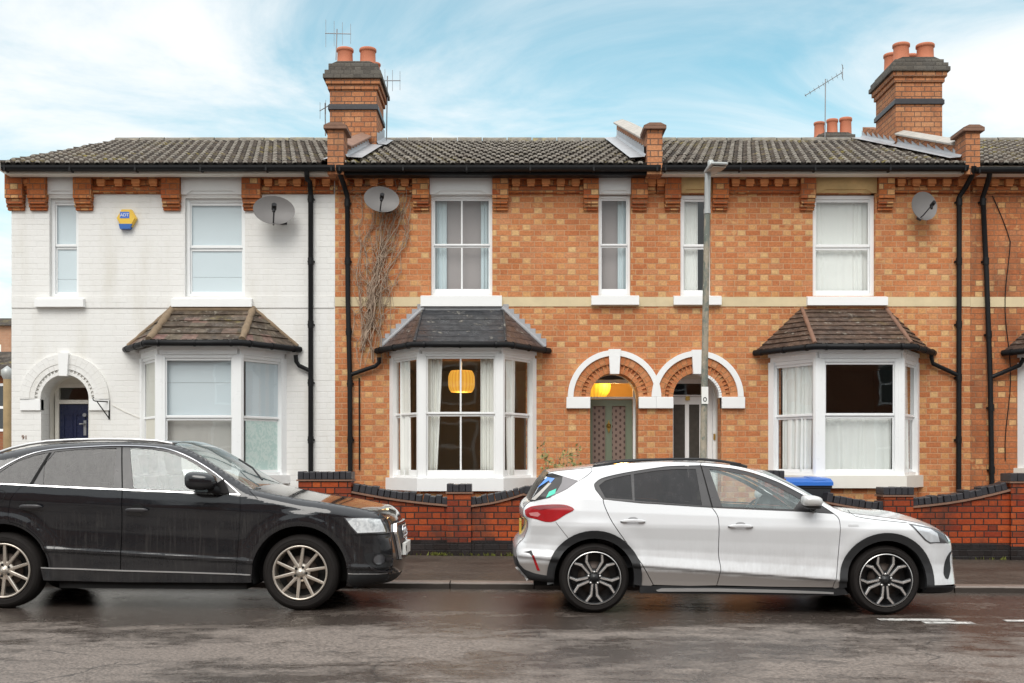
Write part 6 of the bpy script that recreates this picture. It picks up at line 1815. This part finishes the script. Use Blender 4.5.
    sill = Q((640, 585.4), (653.7, 586.2), (717, 587), (835, 588.8), (843, 586), (849, 594.5), (835, 596), (640, 593.5))
    car.panel('sill', m_clad, sill, off=.004, skirt=.06)
    car.panel('sill_strip', m_silver, Q((656, 590.2), (662, 588.3), (717, 588.3), (790, 590), (834, 592), (834, 593.8), (790, 593.0), (717, 591.6), (658, 591.6)), off=.018, skirt=.012)
    low_r = Q((515.8, 557), (517, 566), (522, 574), (529, 580.5), (553, 583), (553, 577.0), (549, 576.4), (534, 574), (524, 569), (519, 563.5))
    car.panel('rear_lip', m_clad, low_r, off=.004, skirt=.05)
    car.panel('silver_skid', m_silver, Q((514.5, 566.5), (518, 565.5), (529.5, 580.0), (526.5, 581.5)), off=.012, skirt=.02)
    low_f = Q((926, 594), (940, 593.2), (951, 591), (953.5, 585), (931, 585.2), (930, 577), (926, 577))
    car.panel('lower_lip', m_clad, low_f, off=.004, skirt=.05)
    # lamps
    tl = catmull(Q((524.2, 510), (530, 506.6), (542, 505), (555, 504.3), (566, 505.2), (573.3, 509.5), (565, 514.4), (554, 521.2), (545, 521.9), (536, 519.5), (526, 516.2), (524.2, 510)), 3)[:-1]
    car.panel('tail_lamp', m_red, tl, off=.004, skirt=.02, label='red tail lamp')
    car.panel('lamp_lens', m_redclear, Q((528, 512.8), (537, 512.2), (540, 514.5), (537.5, 517), (530, 515.6)), off=.0065, skirt=0)
    car.panel('lamp_lens', plain('deep_red_lamp', (.20, .006, .01), .15, var=.3, coat=1.0), Q((530, 507.6), (542, 505.8), (560, 505.2), (569, 507), (556, 507.5), (540, 510.2)), off=.0065, skirt=0)
    car.panel('reflector', m_red, Q((531.5, 556), (533.7, 555.6), (540, 571.5), (537, 571.2)), off=.003, skirt=.01)
    car.panel('bumper_recess', m_trim, Q((523, 551.5), (531, 550.5), (533, 555.5), (531.6, 556.5), (529, 553.5)), off=.001, skirt=0)
    hl = Q((907.8, 523.6), (913, 524.4), (922, 526), (931, 528), (939, 531.5), (944.5, 535.3), (947.4, 539.5), (947.2, 542.3), (933, 542.6), (928.5, 543.4), (924.5, 540.5), (917, 533))
    car.panel('headlight', m_lampdark, hl, off=.003, skirt=.02)
    car.panel('headlight_lens', m_lens, Q((911.5, 525.6), (920, 527.2), (929, 529.3), (934, 533), (936, 541.3), (928.8, 542.1), (925.5, 539.6), (917.5, 531.6)), off=.006, skirt=0)
    car.panel('headlight_lens', m_lens, Q((940.5, 534), (944, 536.6), (946, 540.5), (943.5, 541)), off=.006, skirt=0)
    car.panel('air_vent', m_trim, catmull(Q((941, 577.2), (939.6, 572.5), (940.6, 563), (942.6, 556), (945.6, 551), (950, 549.2), (946.6, 552.2), (945.2, 557.5), (946, 567), (944.6, 574), (943, 577.8), (941, 577.2)), 3)[:-1], off=.003, skirt=.01)
    car.panel('badge', m_silver, Q((847.5, 524.4), (857.5, 524.4), (857.5, 526.1), (847.5, 526.1)), off=.004, skirt=.004)
    # rear glass wrapped round the side, grey blade, stickers
    rgl = Q((545.5, 474), (551.5, 473.3), (561.5, 476.2), (560.5, 483), (556, 491), (549, 497.5), (529.5, 501.8))
    car.panel('rear_side_glass', m_bglass, rgl, off=.003, skirt=.01)
    car.panel('rear_blade', plain('grey_blade', (.21, .20, .21), .45, var=.2), Q((561.5, 476.2), (577.3, 480.8), (566, 489), (549, 497.5), (556, 491), (560.5, 483)), off=.004, skirt=.01)
    m_st1 = plain('blue_film', (.10, .28, .75), .35, var=.1); m_st2 = plain('green_film', (.02, .60, .42), .35, var=.05); m_st3 = plain('grey_film', (.45, .43, .40), .4, var=.2)
    car.panel('film', m_st1, Q((536.6, 488.5), (546.4, 477.5), (553.7, 478.6), (549, 483.6), (548, 480.6)), off=.007, skirt=0, sides=(-1,))
    car.panel('film', m_st2, Q((545, 498), (548, 492), (555.3, 488.8), (554, 493.8)), off=.007, skirt=0, sides=(-1,))
    car.panel('film', m_st3, Q((530.5, 499.6), (547.5, 483), (550.4, 483.3), (534.5, 500.3)), off=.006, skirt=0, sides=(-1,))
    # seams of tailgate and bumper
    def seamline(pts, w=.0022):
        pts = np.array(catmull(pts, 4)); tg = np.gradient(pts, axis=0); tg /= np.linalg.norm(tg, axis=1)[:, None]
        nn = np.stack([-tg[:, 1], tg[:, 0]], 1)
        return [tuple(p) for p in pts + nn * w] + [tuple(p) for p in (pts - nn * w)[::-1]]
    m_cup = plain('handle_recess', (.40, .40, .41), .4, var=.1)
    m_seam = plain('panel_gap', (.03, .028, .026), .9, var=.1)
    car.panel('panel_gap', m_seam, seamline(Q((589.5, 467.4), (590.4, 471), (585, 476), (577.5, 480.8))), off=.0015, skirt=0)
    car.panel('panel_gap', m_seam, seamline(Q((555, 522), (562, 531), (568.5, 539))), off=.0015, skirt=0)
    car.panel('panel_gap', m_seam, seamline(Q((847.6, 510), (852, 513.8), (857, 516.8), (875, 519.6), (907, 523))), off=.0015, skirt=0)
    # door handles
    for (dn, px, py) in ((rdo, 632, 520.3), (fdo, 739.5, 525.4)):
        for d_, sd_ in zip(dn, (-1, 1)):
            x, z = q(px, py); o_ = ORG[root.name]
            w = float(car.W(np.array([x]), np.array([z]))[0])
            mb = MB(); rows = []
            for i in range(13):
                u = -1 + i / 6; k = (1 - abs(u) ** 4) ** .5
                rows.append([Vector((x + u * .115, sd_ * (w + .014 + .016 * k + .004 * math.cos(a)), z - .006 * abs(u) + (.013 * k + .002) * math.sin(a))) + o_ for a in [2 * math.pi * j / 10 for j in range(11)]])
            mb.grid(rows); mb.build('handle', m_cwhite, d_)
            mb = MB(); c_ = Vector((x, sd_ * (w + .003), z + .012)) + o_
            mb.add([c_] + [c_ + Vector((.045 * math.cos(2 * math.pi * j / 16), 0, .020 * math.sin(2 * math.pi * j / 16))) for j in range(16)], [[0, 1 + j, 1 + (j + 1) % 16] for j in range(16)]); mb.build('handle_cup', m_cup, d_)
            mb = MB()
            for e in (-.085, .08): mb.obox(Vector((x + e, sd_ * (w + .008), z - .011)) + o_, (1, 0, 0), (0, 1, 0), (0, 0, 1), -.03, .03, -.006, .010, -.006, .004)
            mb.build('handle_shadow_gap', m_trim, d_)
    # mirrors
    for sd_ in (-1, 1):
        x, z = q(806, 501.6); o_ = ORG[root.name]
        mb = MB(); mirror_shell(mb, Vector((x, sd_ * 1.0, z + .012)) + o_, .098, .052, .085, -.006); mi = mb.build('door_mirror', plain('mirror_cap_silver', (.62, .62, .61), .3, .3, var=.08), root)
        mb = MB(); mirror_shell(mb, Vector((x + .005, sd_ * .985, z - .03)) + o_, .085, .034, .075, -.01); mb.tube([Vector((x + .02, sd_ * .98, z - .05)) + o_, Vector((x + .05, sd_ * .86, z - .07)) + o_], .03, 8); mb.build('mirror_base', m_trim, mi)
    # roof rails, aerial
    for sd_ in (-1, 1):
        o_ = ORG[root.name]; pts = []
        for px, py in ((592, 467), (598, 465.4), (616, 462), (640, 460.3), (670, 459.2), (700, 459.2), (720, 461), (735, 463.5), (747, 467)):
            x, z = q(px, py); pts.append(Vector((x, sd_ * (.60), z)) + o_)
        mb = MB(); mb.tube([Vector(p) for p in pts], .013, 8)
        for p in (pts[1], pts[-2]): mb.box(p.x - .05, p.x + .05, p.y - .014, p.y + .014, p.z - .05, p.z + .005)
        mb.build('roof_rail', m_trim, root)
    # inside
    o_ = ORG[root.name]
    mb = MB(); mb.obox(o_, (1, 0, 0), (0, 1, 0), (0, 0, 1), rc + .50, fc - .50, -.80, .80, .20, .55); mb.obox(o_, (1, 0, 0), (0, 1, 0), (0, 0, 1), rc - .55, fc + .55, -.58, .58, .22, .6)
    mb.obox(o_, (1, 0, 0), (0, 1, 0), (0, 0, 1), rc - .50, rc + .35, -.72, .72, .72, .86)
    mb.build('underbody', m_under, root)
    mb = MB(); mb.prism([(o_.x - .80, o_.z + .55), (o_.x - .35, o_.z + .55), (o_.x - .30, o_.z + .86), (o_.x - .62, o_.z + .93), (o_.x - .80, o_.z + .84)], o_.y - .72, o_.y + .72, 'xz'); mb.build('dashboard', m_cabin, root, bevel=.03)
    mb = MB(); mb.lathe(Vector((-1.02, .36, .88)) + o_, (-.85, 0, .52), [(.16, -.012), (.178, 0), (.16, .012), (.15, 0), (.16, -.012)], 24); mb.build('steering_wheel', m_cabin, root)
    for x in (-1.75, -2.55):
        for y in (-.38, .38): seat(root, x, y, m_seat, 1.06, o_)
    wheel_arch(car, rc, rz, RI + .012, .86, .52, m_under); wheel_arch(car, fc, fzz, RI + .012, .86, .52, m_under)
    mats = (m_tyre, m_wheelblack, m_wheelblack, m_machined, m_disc)
    for cx_ in (rc, fc):
        for sd_ in (-1, 1): make_wheel(root, cx_, .323, .323, .243, .865, .215, sd_, 'split', mats, rot=R(90 + 36))
    # rear number plate, seen edge on, and exhaust
    mb = MB(); px_, pz_ = q(524, 530); mb.obox(o_, (1, 0, 0), (0, 1, 0), (0, 0, 1), px_ - .045, px_ - .025, -.26, .26, pz_ - .09, pz_ + .06); mb.build('number_plate', plain('yellow_plate', (.62, .42, .06), .4, var=.05), root)
    root.rotation_euler = (0, R(.43), 0)
    return root
make_white()
# ================================================================== black estate car
XA = -1.954
def make_black():
    root = thing('parked_car', 'wet black sport utility car with silver ten spoke wheels and chrome window trim', 'car', (XA, 11.4, grade(XA)))
    def q(px, py, d=None):
        if d is None:
            d = float(np.interp(py, [440, 490, 510, 590], [10.76, 10.53, 10.49, 10.50]))
            if px > 372: d += (px - 372) * .013
        X = (px - 512) * d / FOC
        return (X - XA, EYE + (461 - py) * d / FOC - grade(X))
    Q = lambda *l: [q(*p) for p in l]
    front = Q((352, 589), (372, 586), (385, 582), (391, 575), (392.5, 566), (392.3, 555), (391.5, 545), (390, 535), (388.3, 526), (385.5, 519.8), (380, 515.8), (372, 512.8))
    hood = Q((372, 512.8), (356, 508.8), (340, 505.6), (320, 502.2), (300, 499.5), (285, 496.8), (268, 493.5), (250, 489.7))
    scr = Q((250, 489.7), (241, 484.2), (232, 478.3), (221, 471), (210, 463.6), (200, 457), (190, 451), (180, 447), (171, 444.6))
    roof = Q((171, 444.6), (150, 443), (120, 441.8), (90, 442), (60, 443.2), (40, 445.2), (20, 448.7), (0, 453), (-20, 459), (-34, 464))
    back = Q((-34, 464), (-50, 474), (-64, 486), (-74, 497))
    tail = Q((-74, 497), (-81, 508), (-85, 522), (-85, 538), (-83, 552), (-82, 568), (-76, 582), (-60, 589))
    front = [(p[0] - .012, p[1]) for p in front[:-1]] + front[-1:]
    front, hood, scr, roof, back, tail = [catmull(p, 4) for p in (front, hood, scr, roof, back, tail)]
    E = front + hood[1:] + scr[1:] + roof[1:] + back[1:] + tail[1:]
    zl = lambda p1, p2: (lambda a, b: [(b[1] - a[1]) / (b[0] - a[0]), a[1] - a[0] * (b[1] - a[1]) / (b[0] - a[0])])(q(*p1), q(*p2))
    lines = [[0, .22], zl((47, 550), (235, 561.5)), zl((10, 500), (330, 516)), zl((0, 484), (239, 494.8)), [0, 1.60]]
    table = [(0, .865), (.5, .880), (.92, .888), (1.0, .906), (1.03, .904), (1.085, .895), (1.45, .893), (1.8, .903), (2.0, .912), (2.12, .911), (2.5, .902), (3.0, .885), (3.5, .78), (4.0, .66)]
    taper = [(-4.0, .30), (-3.45, .12), (-3.2, .05), (-2.9, .0), (.28, .0), (.45, .03), (.58, .075), (.68, .13), (.76, .20), (.84, .30), (.95, .40)]
    rad = [(-3.6, .10), (-2.8, .07), (-.9, .06), (-.5, .075), (.3, .10), (.7, .12), (.9, .10)]
    car = Car(root, E, lines, table, taper, rad)
    fc, fzz = 0.0, .349; rc, rz = q(1, 569)[0], .349
    RA = .437
    car.flare = [(rc, rz, .475, .026), (fc, fzz, .475, .026)]
    chl = lambda a0, a1, r=RA: arc(fc, fzz, r, a0, a1)
    chr_ = lambda a0, a1, r=RA: arc(rc, rz, r, a0, a1)
    dlo_up = Q((-52, 481.6), (-40, 477), (-20, 472.4), (0, 469.6), (15, 461), (25, 456.5), (35, 453), (48, 450.2), (60, 448.8), (80, 447.2), (100, 446.3), (120, 445.8), (150, 446.8), (170, 449.8), (182, 454), (190, 457.8), (200, 463.6), (210, 470), (225, 481.8), (239.3, 494.6))
    dlo_up = catmull(Q((-48, 482), (-30, 476), (-12, 474), (0, 469.6), (15, 461), (35, 453), (60, 448.8), (100, 446.3), (122, 445.8), (150, 446.8), (170, 449.8), (190, 457.8), (210, 470), (225, 481.8), (239.3, 494.6)), 3)
    dlo_up = catmull(Q((-40, 482.6), (-28, 481), (-12, 477.2), (0, 469.6), (15, 461), (35, 453), (60, 448.8), (100, 446.3), (122, 445.8), (150, 446.8), (170, 449.8), (190, 457.8), (210, 470), (225, 481.8), (239.3, 494.6)), 3)
    belt = Q((239.3, 494.6), (180, 492.2), (122, 489.6), (60, 486.8), (0, 483.8), (-40, 482.6))
    G = .004
    seam_b = catmull(Q((122, 489.6), (121.4, 505), (121, 520), (120.3, 545), (119.2, 571.5)), 3)
    seam_f = catmull(Q((239.3, 494.6), (239.8, 505), (239.3, 520), (237.6, 545), (236, 574.2)), 3)
    seam_r = catmull(Q((23.5, 485), (17, 491), (11, 498.5), (8, 508), (7.5, 519), (8.8, 529), (14, 536), (24, 545), (34, 557), (39.5, 568.6)), 3)
    arch_r = [p for p in chr_(-2, 190)]
    ir = min(range(len(roof)), key=lambda i: abs(roof[i][0] - q(122, 442)[0]))
    xm = q(122, 442)[0]
    up_l = [p for p in dlo_up if p[0] < xm - .01]; up_r = [p for p in dlo_up if p[0] > xm + .01]
    pt = q(122, 445.8)
    quarter = roof[ir:] + back[1:] + tail[1:] + [p for p in chr_(182, -1)] + [(rc + RA + .01, q(40, 568.6)[1])] + seam_r[::-1] + [q(0, 483.8), q(-40, 482.6)] + up_l[1:] + [pt]
    # the arch point nearest the seam keeps the two edges from crossing
    seam_arch = [p for p in chr_(64, 2, RA + .012)]
    seam_r = catmull(Q((23.5, 485), (17, 491), (11, 498.5), (8, 508), (7.5, 517)), 3) + [p for p in chr_(80, 4, RA + .02) if p[0] > q(8, 520)[0]]
    quarter = roof[ir:] + back[1:] + tail[1:] + chr_(184, 3) + seam_r[::-1] + [q(0, 483.8), q(-40, 482.6)] + up_l[1:] + [pt]
    car.panel('rear_quarter', m_cblack, quarter, gap=.0, skirt=.05)
    fend = [pt] + up_r[:-1] + seam_f + [(fc - RA - .03, q(250, 575)[1])] + chl(184, -15) + Q((352, 589)) + front[1:] + hood[1:] + scr[1:] + roof[1:ir + 1]
    car.panel('fender', m_cblack, fend, gap=.0, skirt=.05)
    zsl = q(120, 571.2)[1]
    reardoor = seam_r[::-1] + Q((60, 486.8), (122, 489.6)) + seam_b[1:] + Q((80, 570))
    rdo = car.panel('door', m_cblack, reardoor, gap=G, skirt=.05)
    frontdoor = Q((122, 489.6), (180, 492.2)) + seam_f + Q((180, 573)) + seam_b[::-1][:-1]
    fdo = car.panel('door', m_cblack, frontdoor, gap=G, skirt=.05)
    # sill
    sill = Q((39.5, 568.8), (80, 570.4), (119.2, 571.9), (180, 573.4), (236, 574.6), (251, 575), (251, 582.5), (236, 583), (120, 582.5), (42, 580.5))
    car.panel('sill', m_cblack, sill, off=.002, skirt=.06)
    car.panel('sill_strip', m_silver, Q((40, 567.2), (80, 568.6), (119, 570.1), (180, 571.8), (250, 574.2), (250, 575.3), (180, 573.0), (119, 571.4), (80, 569.9), (40, 568.4)), off=.008, skirt=.008)
    # windows
    g0 = Q((-24, 482.0), (-8, 477.5), (0, 472.8), (10, 465.8), (20, 460.4), (35, 455.2), (49.2, 452.4), (29, 483.6))
    g1 = Q((43.5, 484.4), (45.2, 464.2), (55.3, 451.6), (75, 449.6), (100, 448.4), (116.7, 447.9), (112.8, 487.6))
    g2 = Q((130, 447.9), (150, 448.9), (168, 451.8), (185, 458.6), (195, 464.2), (207, 472.4), (212.5, 477), (215.5, 492.2), (133, 488.6))
    trim = dlo_up[:-1] + belt[:-1]
    car.panel('window_frame', m_gloss, trim, [g0, g1, g2], gap=.002, skirt=.02, off=-.002)
    for g_, m_ in ((g0, m_privacy), (g1, m_privacy), (g2, m_carglass)):
        car.panel('side_window', m_, inset_poly(g_, -.006), off=-.007, skirt=0)
    m_dullchrome = plain('dull_chrome', (.42, .42, .44), .25, 1.0, var=.1)
    def ribbon(pts, w0, w1):
        pts = np.array(pts); tg = np.gradient(pts, axis=0); tg /= np.linalg.norm(tg, axis=1)[:, None] + 1e-9
        nn = np.stack([-tg[:, 1], tg[:, 0]], 1)
        return [tuple(p) for p in pts + nn * w1] + [tuple(p) for p in (pts + nn * w0)[::-1]]
    car.panel('chrome_strip', m_chrome, ribbon(catmull(belt, 4), -.005, .005), off=.006, skirt=.012)
    car.panel('chrome_strip', m_dullchrome, ribbon(dlo_up, -.0035, .0035), off=.006, skirt=.012)
    m_seam = plain('dark_panel_gap', (.004, .004, .004), .9, var=.1)
    car.panel('pillar_seam', m_seam, Q((121.4, 447), (122.6, 447), (122.6, 489), (121.4, 489)), off=.001, skirt=0)
    car.panel('pillar_seam', m_seam, Q((49.8, 452.6), (52.5, 452.2), (33.5, 484.6), (30, 484.4)), off=.001, skirt=0)
    # skins
    ns_ = [len(front), len(hood) - 1, len(scr) - 1, len(roof) - 1, len(back) - 1, len(tail) - 1]
    car.set_crown([(ns_[0], .055, .05), (ns_[1], .022, .03), (ns_[2], .04, .055), (ns_[3], .035, .035), (ns_[4], .05, .05), (ns_[5], .06, .06)])
    ix = np.cumsum(ns_) - 1
    zlip = q(392, 574)[1]
    k1 = [i for i, p in enumerate(front) if p[1] < zlip][-1]
    for nm_, mt_, a_, b_, sh_ in (('lower_lip', m_clad, 0, k1, 0), ('front_bumper', m_cblack, k1, ix[0], 0), ('bonnet', m_cblack, ix[0], ix[1], 0), ('windscreen', m_carglass, ix[1], ix[2], .035), ('roof', m_cblack, ix[2], ix[3], 0),
                                  ('rear_window', m_privacy, ix[3], ix[4], 0), ('tailgate', m_cblack, ix[4], len(E) - 1, 0)):
        car.skin(nm_, mt_, a_, b_, shrink=sh_)
    # bonnet creases
    o_ = ORG[root.name]
    # lamps
    hl = Q((342.5, 517.4), (354, 517.6), (368, 518.2), (380, 519.6), (384, 525), (387.0, 533.4), (369, 534.4), (355, 534.5), (348, 526))
    car.panel('headlight', m_lampdark, hl, off=.004, skirt=.02)
    t = NT('clear_lamp_lens'); oo = t.obj()
    nz = t.noise(t.scale(oo, (1, 1, 1)), 13.0, 3, .5)
    m_lens2 = t.pbr(t.ramp(nz, [(.35, (.45, .48, .50)), (.48, (.86, .89, .90)), (.60, (.60, .63, .65)), (.68, (.93, .94, .95))]), .3, .0, coat=1.0)
    car.panel('headlight_lens', m_lens2, Q((344.5, 518.4), (356, 518.6), (368, 519.2), (377.5, 520.2), (380.5, 525), (383.5, 532.2), (369, 533.2), (355.8, 533.3), (349.5, 526)), off=.008, skirt=.004)
    car.panel('bumper_recess', m_trim, Q((362, 554.5), (372, 553.6), (384, 554.5), (390.5, 556), (391.5, 566), (383, 570), (370, 568.5), (364, 562)), off=.002, skirt=0)
    car.panel('bumper_strip', m_gloss, Q((367, 567.6), (372, 569.6), (384, 571.6), (391, 570), (391.5, 572.5), (384, 573.6), (371, 571.8)), off=.012, skirt=.01)
    car.panel('bumper_strip', m_gloss, Q((384, 558.5), (391, 558.5), (391, 561), (384, 561.5)), off=.012, skirt=.01)
    cxl, czl = q(376.7, 560.6)
    ring_ = arc(cxl, czl, .050, 0, 360, 24)[:-1]
    car.panel('fog_lamp', m_gloss, ring_, off=.008, skirt=.02)
    car.panel('fog_lens', m_lampdark, arc(cxl, czl, .044, 0, 360, 24)[:-1], off=.012, skirt=0)
    car.panel('panel_gap', m_seam, Q((345, 534.6), (388, 533.9), (388, 535.2), (345, 535.6)), off=.0015, skirt=0)
    car.panel('lip_strip', m_silver, Q((347.5, 573.4), (352, 573.9), (386, 573.9), (386, 574.6), (352, 574.7), (347.5, 574.3)), off=.004, skirt=.004)
    car.panel('lower_skirt', m_clad, Q((347.5, 575), (388, 575), (385, 582), (372, 586), (352, 589), (348.5, 584)), off=.003, skirt=.02)
    car.panel('mud_flap', m_clad, Q((349, 575), (352, 575), (354, 590), (352, 590.5)), off=.004, skirt=.03)
    # panel lines round the fuel flap, bonnet shut line
    def seamline(pts, w=.0025):
        return ribbon(catmull(pts, 4), -w, w)
    car.panel('panel_gap', m_seam, seamline(Q((-14, 490.5), (0, 490), (5, 491.5), (5.6, 494), (1, 502), (-12, 502.5))), off=.0015, skirt=0)
    car.panel('panel_gap', m_seam, seamline(Q((248, 491), (252, 494.5), (257, 499))), off=.0015, skirt=0)
    # front face patches: point on the nose at height z and offset y
    nr_ = sorted((car.E[i, 1] + car.nm[i, 1] * car.crown[i], car.E[i, 0] + car.nm[i, 0] * car.crown[i], car.E[i, 0], car.wE[i]) for i in range(k1, ix[0] + 6))
    nz_ = [a[0] for a in nr_]
    def nose(y, z, off=0.0):
        xc = np.interp(z, nz_, [a[1] for a in nr_]); xe = np.interp(z, nz_, [a[2] for a in nr_]); w = np.interp(z, nz_, [a[3] for a in nr_])
        return Vector((xe + (xc - xe) * (1 - min(1, abs(y) / w) ** 2.4) + off, y, z)) + o_
    zt_, zb_2 = q(386, 526)[1] + .005, q(392, 562)[1]
    def hw_(z):
        f = (z - zb_2) / (zt_ - zb_2); return .30 + .13 * min(1, f * 1.35) - .03 * max(0, f - .8) * 5
    def patch(name, mat, f0, f1, s0, s1, off, ny=10, nz=10, parent=None):
        mb = MB(); rows = []
        for j in range(nz + 1):
            z = zb_2 + (zt_ - zb_2) * (f0 + (f1 - f0) * j / nz)
            rows.append([nose(hw_(z) * (s0 + (s1 - s0) * i / ny), z, off) for i in range(ny + 1)])
        mb.grid(rows); return mb.build(name, mat, parent or root)
    t = NT('grille_bars'); gx, gy, gz = t.sep(t.obj())
    m_grille = t.pbr(t.mix(t.sstep(t.math('ABSOLUTE', t.math('SUBTRACT', t.math('FRACT', t.math('MULTIPLY', gy, 22.0)), .5)), .18, .3), (.012, .012, .013), (.085, .085, .09)), .4)
    gr = patch('grille', m_grille, .02, .98, -.97, .97, .012, 14, 12)
    for (f0, f1, s0, s1) in ((0, 1, -1.06, -.96), (0, 1, .96, 1.06), (.965, 1.02, -1.06, 1.06), (-.02, .03, -1.06, 1.06)):
        mb = MB(); rows = []; n = 14
        long_z = f1 - f0 > .5
        for j in range(n + 1):
            u = j / n
            if long_z: ring4 = [(s, f0 + (f1 - f0) * u) for s in (s0, s1)]
            else: ring4 = [(s0 + (s1 - s0) * u, f) for f in (f0, f1)]
            P = []
            for off in (.004, .030):
                for (s_, f) in ring4:
                    z = zb_2 + (zt_ - zb_2) * f; P.append(nose(hw_(min(max(z, zb_2), zt_)) * s_, z, off))
            rows.append([P[0], P[2], P[3], P[1], P[0]])
        mb.grid(rows, smooth=False); mb.build('grille_frame', m_chrome, gr)
    # emblem: four linked rings
    mb = MB(); ze = zb_2 + (zt_ - zb_2) * .74
    for k in range(4):
        yc = -.135 + .09 * k
        P = [nose(yc + .058 * math.cos(2 * math.pi * j / 20), ze + .058 * math.sin(2 * math.pi * j / 20), .032) for j in range(21)]
        mb.tube(P, .0085, 6, cap=False)
    mb.build('emblem', m_chrome, gr)
    # plate
    mb = MB(); zp = zb_2 + (zt_ - zb_2) * .27
    x0 = nose(0, zp, 0).x - o_.x
    c_ = Vector((x0 + .035, 0, zp)) + o_
    mb.obox(c_, (1, 0, 0), (0, 1, 0), (0, 0, 1), -.02, .012, -.26, .26, -.058, .058); pl_ = mb.build('number_plate', m_plate, root, bevel=.003)
    text('W', .085, (c_.x + .0135, c_.y - .20, c_.z), m_ink, 'lettering', pl_, .001, rot=(90, 0, 90))
    # handles
    for (dn, px, py) in ((rdo, 31, 505.8), (fdo, 136.5, 509.3)):
        for d_, sd_ in zip(dn, (-1, 1)):
            x, z = q(px, py)
            w = float(car.W(np.array([x]), np.array([z]))[0])
            mb = MB(); rows = []
            for i in range(13):
                u = -1 + i / 6; k = (1 - abs(u) ** 4) ** .5
                rows.append([Vector((x + u * .105, sd_ * (w + .020 + .018 * k + .007 * math.cos(a)), z - .006 + (.018 * k + .003) * math.sin(a))) + o_ for a in [2 * math.pi * j / 10 for j in range(11)]])
            mb.grid(rows); mb.build('handle', m_gloss, d_)
            mb = MB(); cc = Vector((x, sd_ * (w + .004), z + .012)) + o_
            mb.add([cc] + [cc + Vector((.058 * math.cos(2 * math.pi * j / 16), 0, .036 * math.sin(2 * math.pi * j / 16))) for j in range(16)], [[0, 1 + j, 1 + (j + 1) % 16] for j in range(16)]); mb.build('handle_cup', m_seam, d_)
    # mirrors
    for sd_ in (-1, 1):
        x, z = q(206, 482); 
        mb = MB(); mirror_shell(mb, Vector((x - .005, sd_ * 1.02, z + .012)) + o_, .150, .083, .10, -.006); mi = mb.build('door_mirror', m_cblack, root)
        mb = MB(); mb.tube([Vector((x + .08, sd_ * 1.0, z - .05)) + o_, Vector((x + .12, sd_ * .90, z - .085)) + o_], .04, 10)
        mb.prism([(o_.x + x + .02, o_.z + z - .09), (o_.x + x + .22, o_.z + z - .10), (o_.x + x + .17, o_.z + z + .03), (o_.x + x + .08, o_.z + z - .03)], o_.y + sd_ * .905 - .02, o_.y + sd_ * .905 + .02, 'xz')
        mb.build('mirror_base', m_trim, mi)
    # rails
    for sd_ in (-1, 1):
        pts = []
        for px, py in ((-22, 458.5), (-8, 453), (8, 448), (26, 444), (45, 441.3), (70, 439.8), (100, 439.1), (130, 439.4), (155, 440.8), (170, 443.5)):
            x, z = q(px, py); pts.append(Vector((x, sd_ * .62, z)) + o_)
        mb = MB(); mb.tube(pts, .014, 8); mb.build('roof_rail', m_silver, root)
    # wipers
    mb = MB()
    a = Vector((scr[2][0] + .03, -.35, scr[2][1] + .06)) + o_; b = Vector((scr[14][0] + .05, -.10, scr[14][1] + .075)) + o_
    mb.tube([a, a.lerp(b, .5) + Vector((.02, 0, .015)), b], .009, 6); mb.build('wiper', m_trim, root)
    # inside
    mb = MB(); mb.obox(o_, (1, 0, 0), (0, 1, 0), (0, 0, 1), rc + .50, fc - .50, -.82, .82, .19, .60); mb.obox(o_, (1, 0, 0), (0, 1, 0), (0, 0, 1), rc - .55, fc + .55, -.58, .58, .25, .65)
    mb.obox(o_, (1, 0, 0), (0, 1, 0), (0, 0, 1), rc - .50, rc + .35, -.74, .74, .80, .95)
    mb.build('underbody', m_under, root)
    mb = MB(); mb.prism([(o_.x - .92, o_.z + .6), (o_.x - .45, o_.z + .6), (o_.x - .42, o_.z + 1.0), (o_.x - .75, o_.z + 1.08), (o_.x - .92, o_.z + .98)], o_.y - .74, o_.y + .74, 'xz'); mb.build('dashboard', m_cabin, root, bevel=.03)
    mb = MB(); mb.lathe(Vector((-1.12, .36, 1.02)) + o_, (-.85, 0, .52), [(.165, -.012), (.183, 0), (.165, .012), (.155, 0), (.165, -.012)], 24); mb.build('steering_wheel', m_cabin, root)
    for x in (-1.45, -2.35):
        for y in (-.40, .40): seat(root, x, y, m_seat, 1.22, o_)
    wheel_arch(car, rc, rz, RA + .004, .88, .52, m_under); wheel_arch(car, fc, fzz, RA + .004, .88, .52, m_under)
    mats = (m_tyre, m_alloy, m_under, m_alloy, m_disc)
    for cx_ in (rc, fc):
        for sd_ in (-1, 1): make_wheel(root, cx_, .352, .352, .250, .872, .235, sd_, 'pairs', mats, rot=R(90 + 12 if cx_ == fc else 90 - 20))
    root.rotation_euler = (0, R(.43), 0)
    return root
make_black()
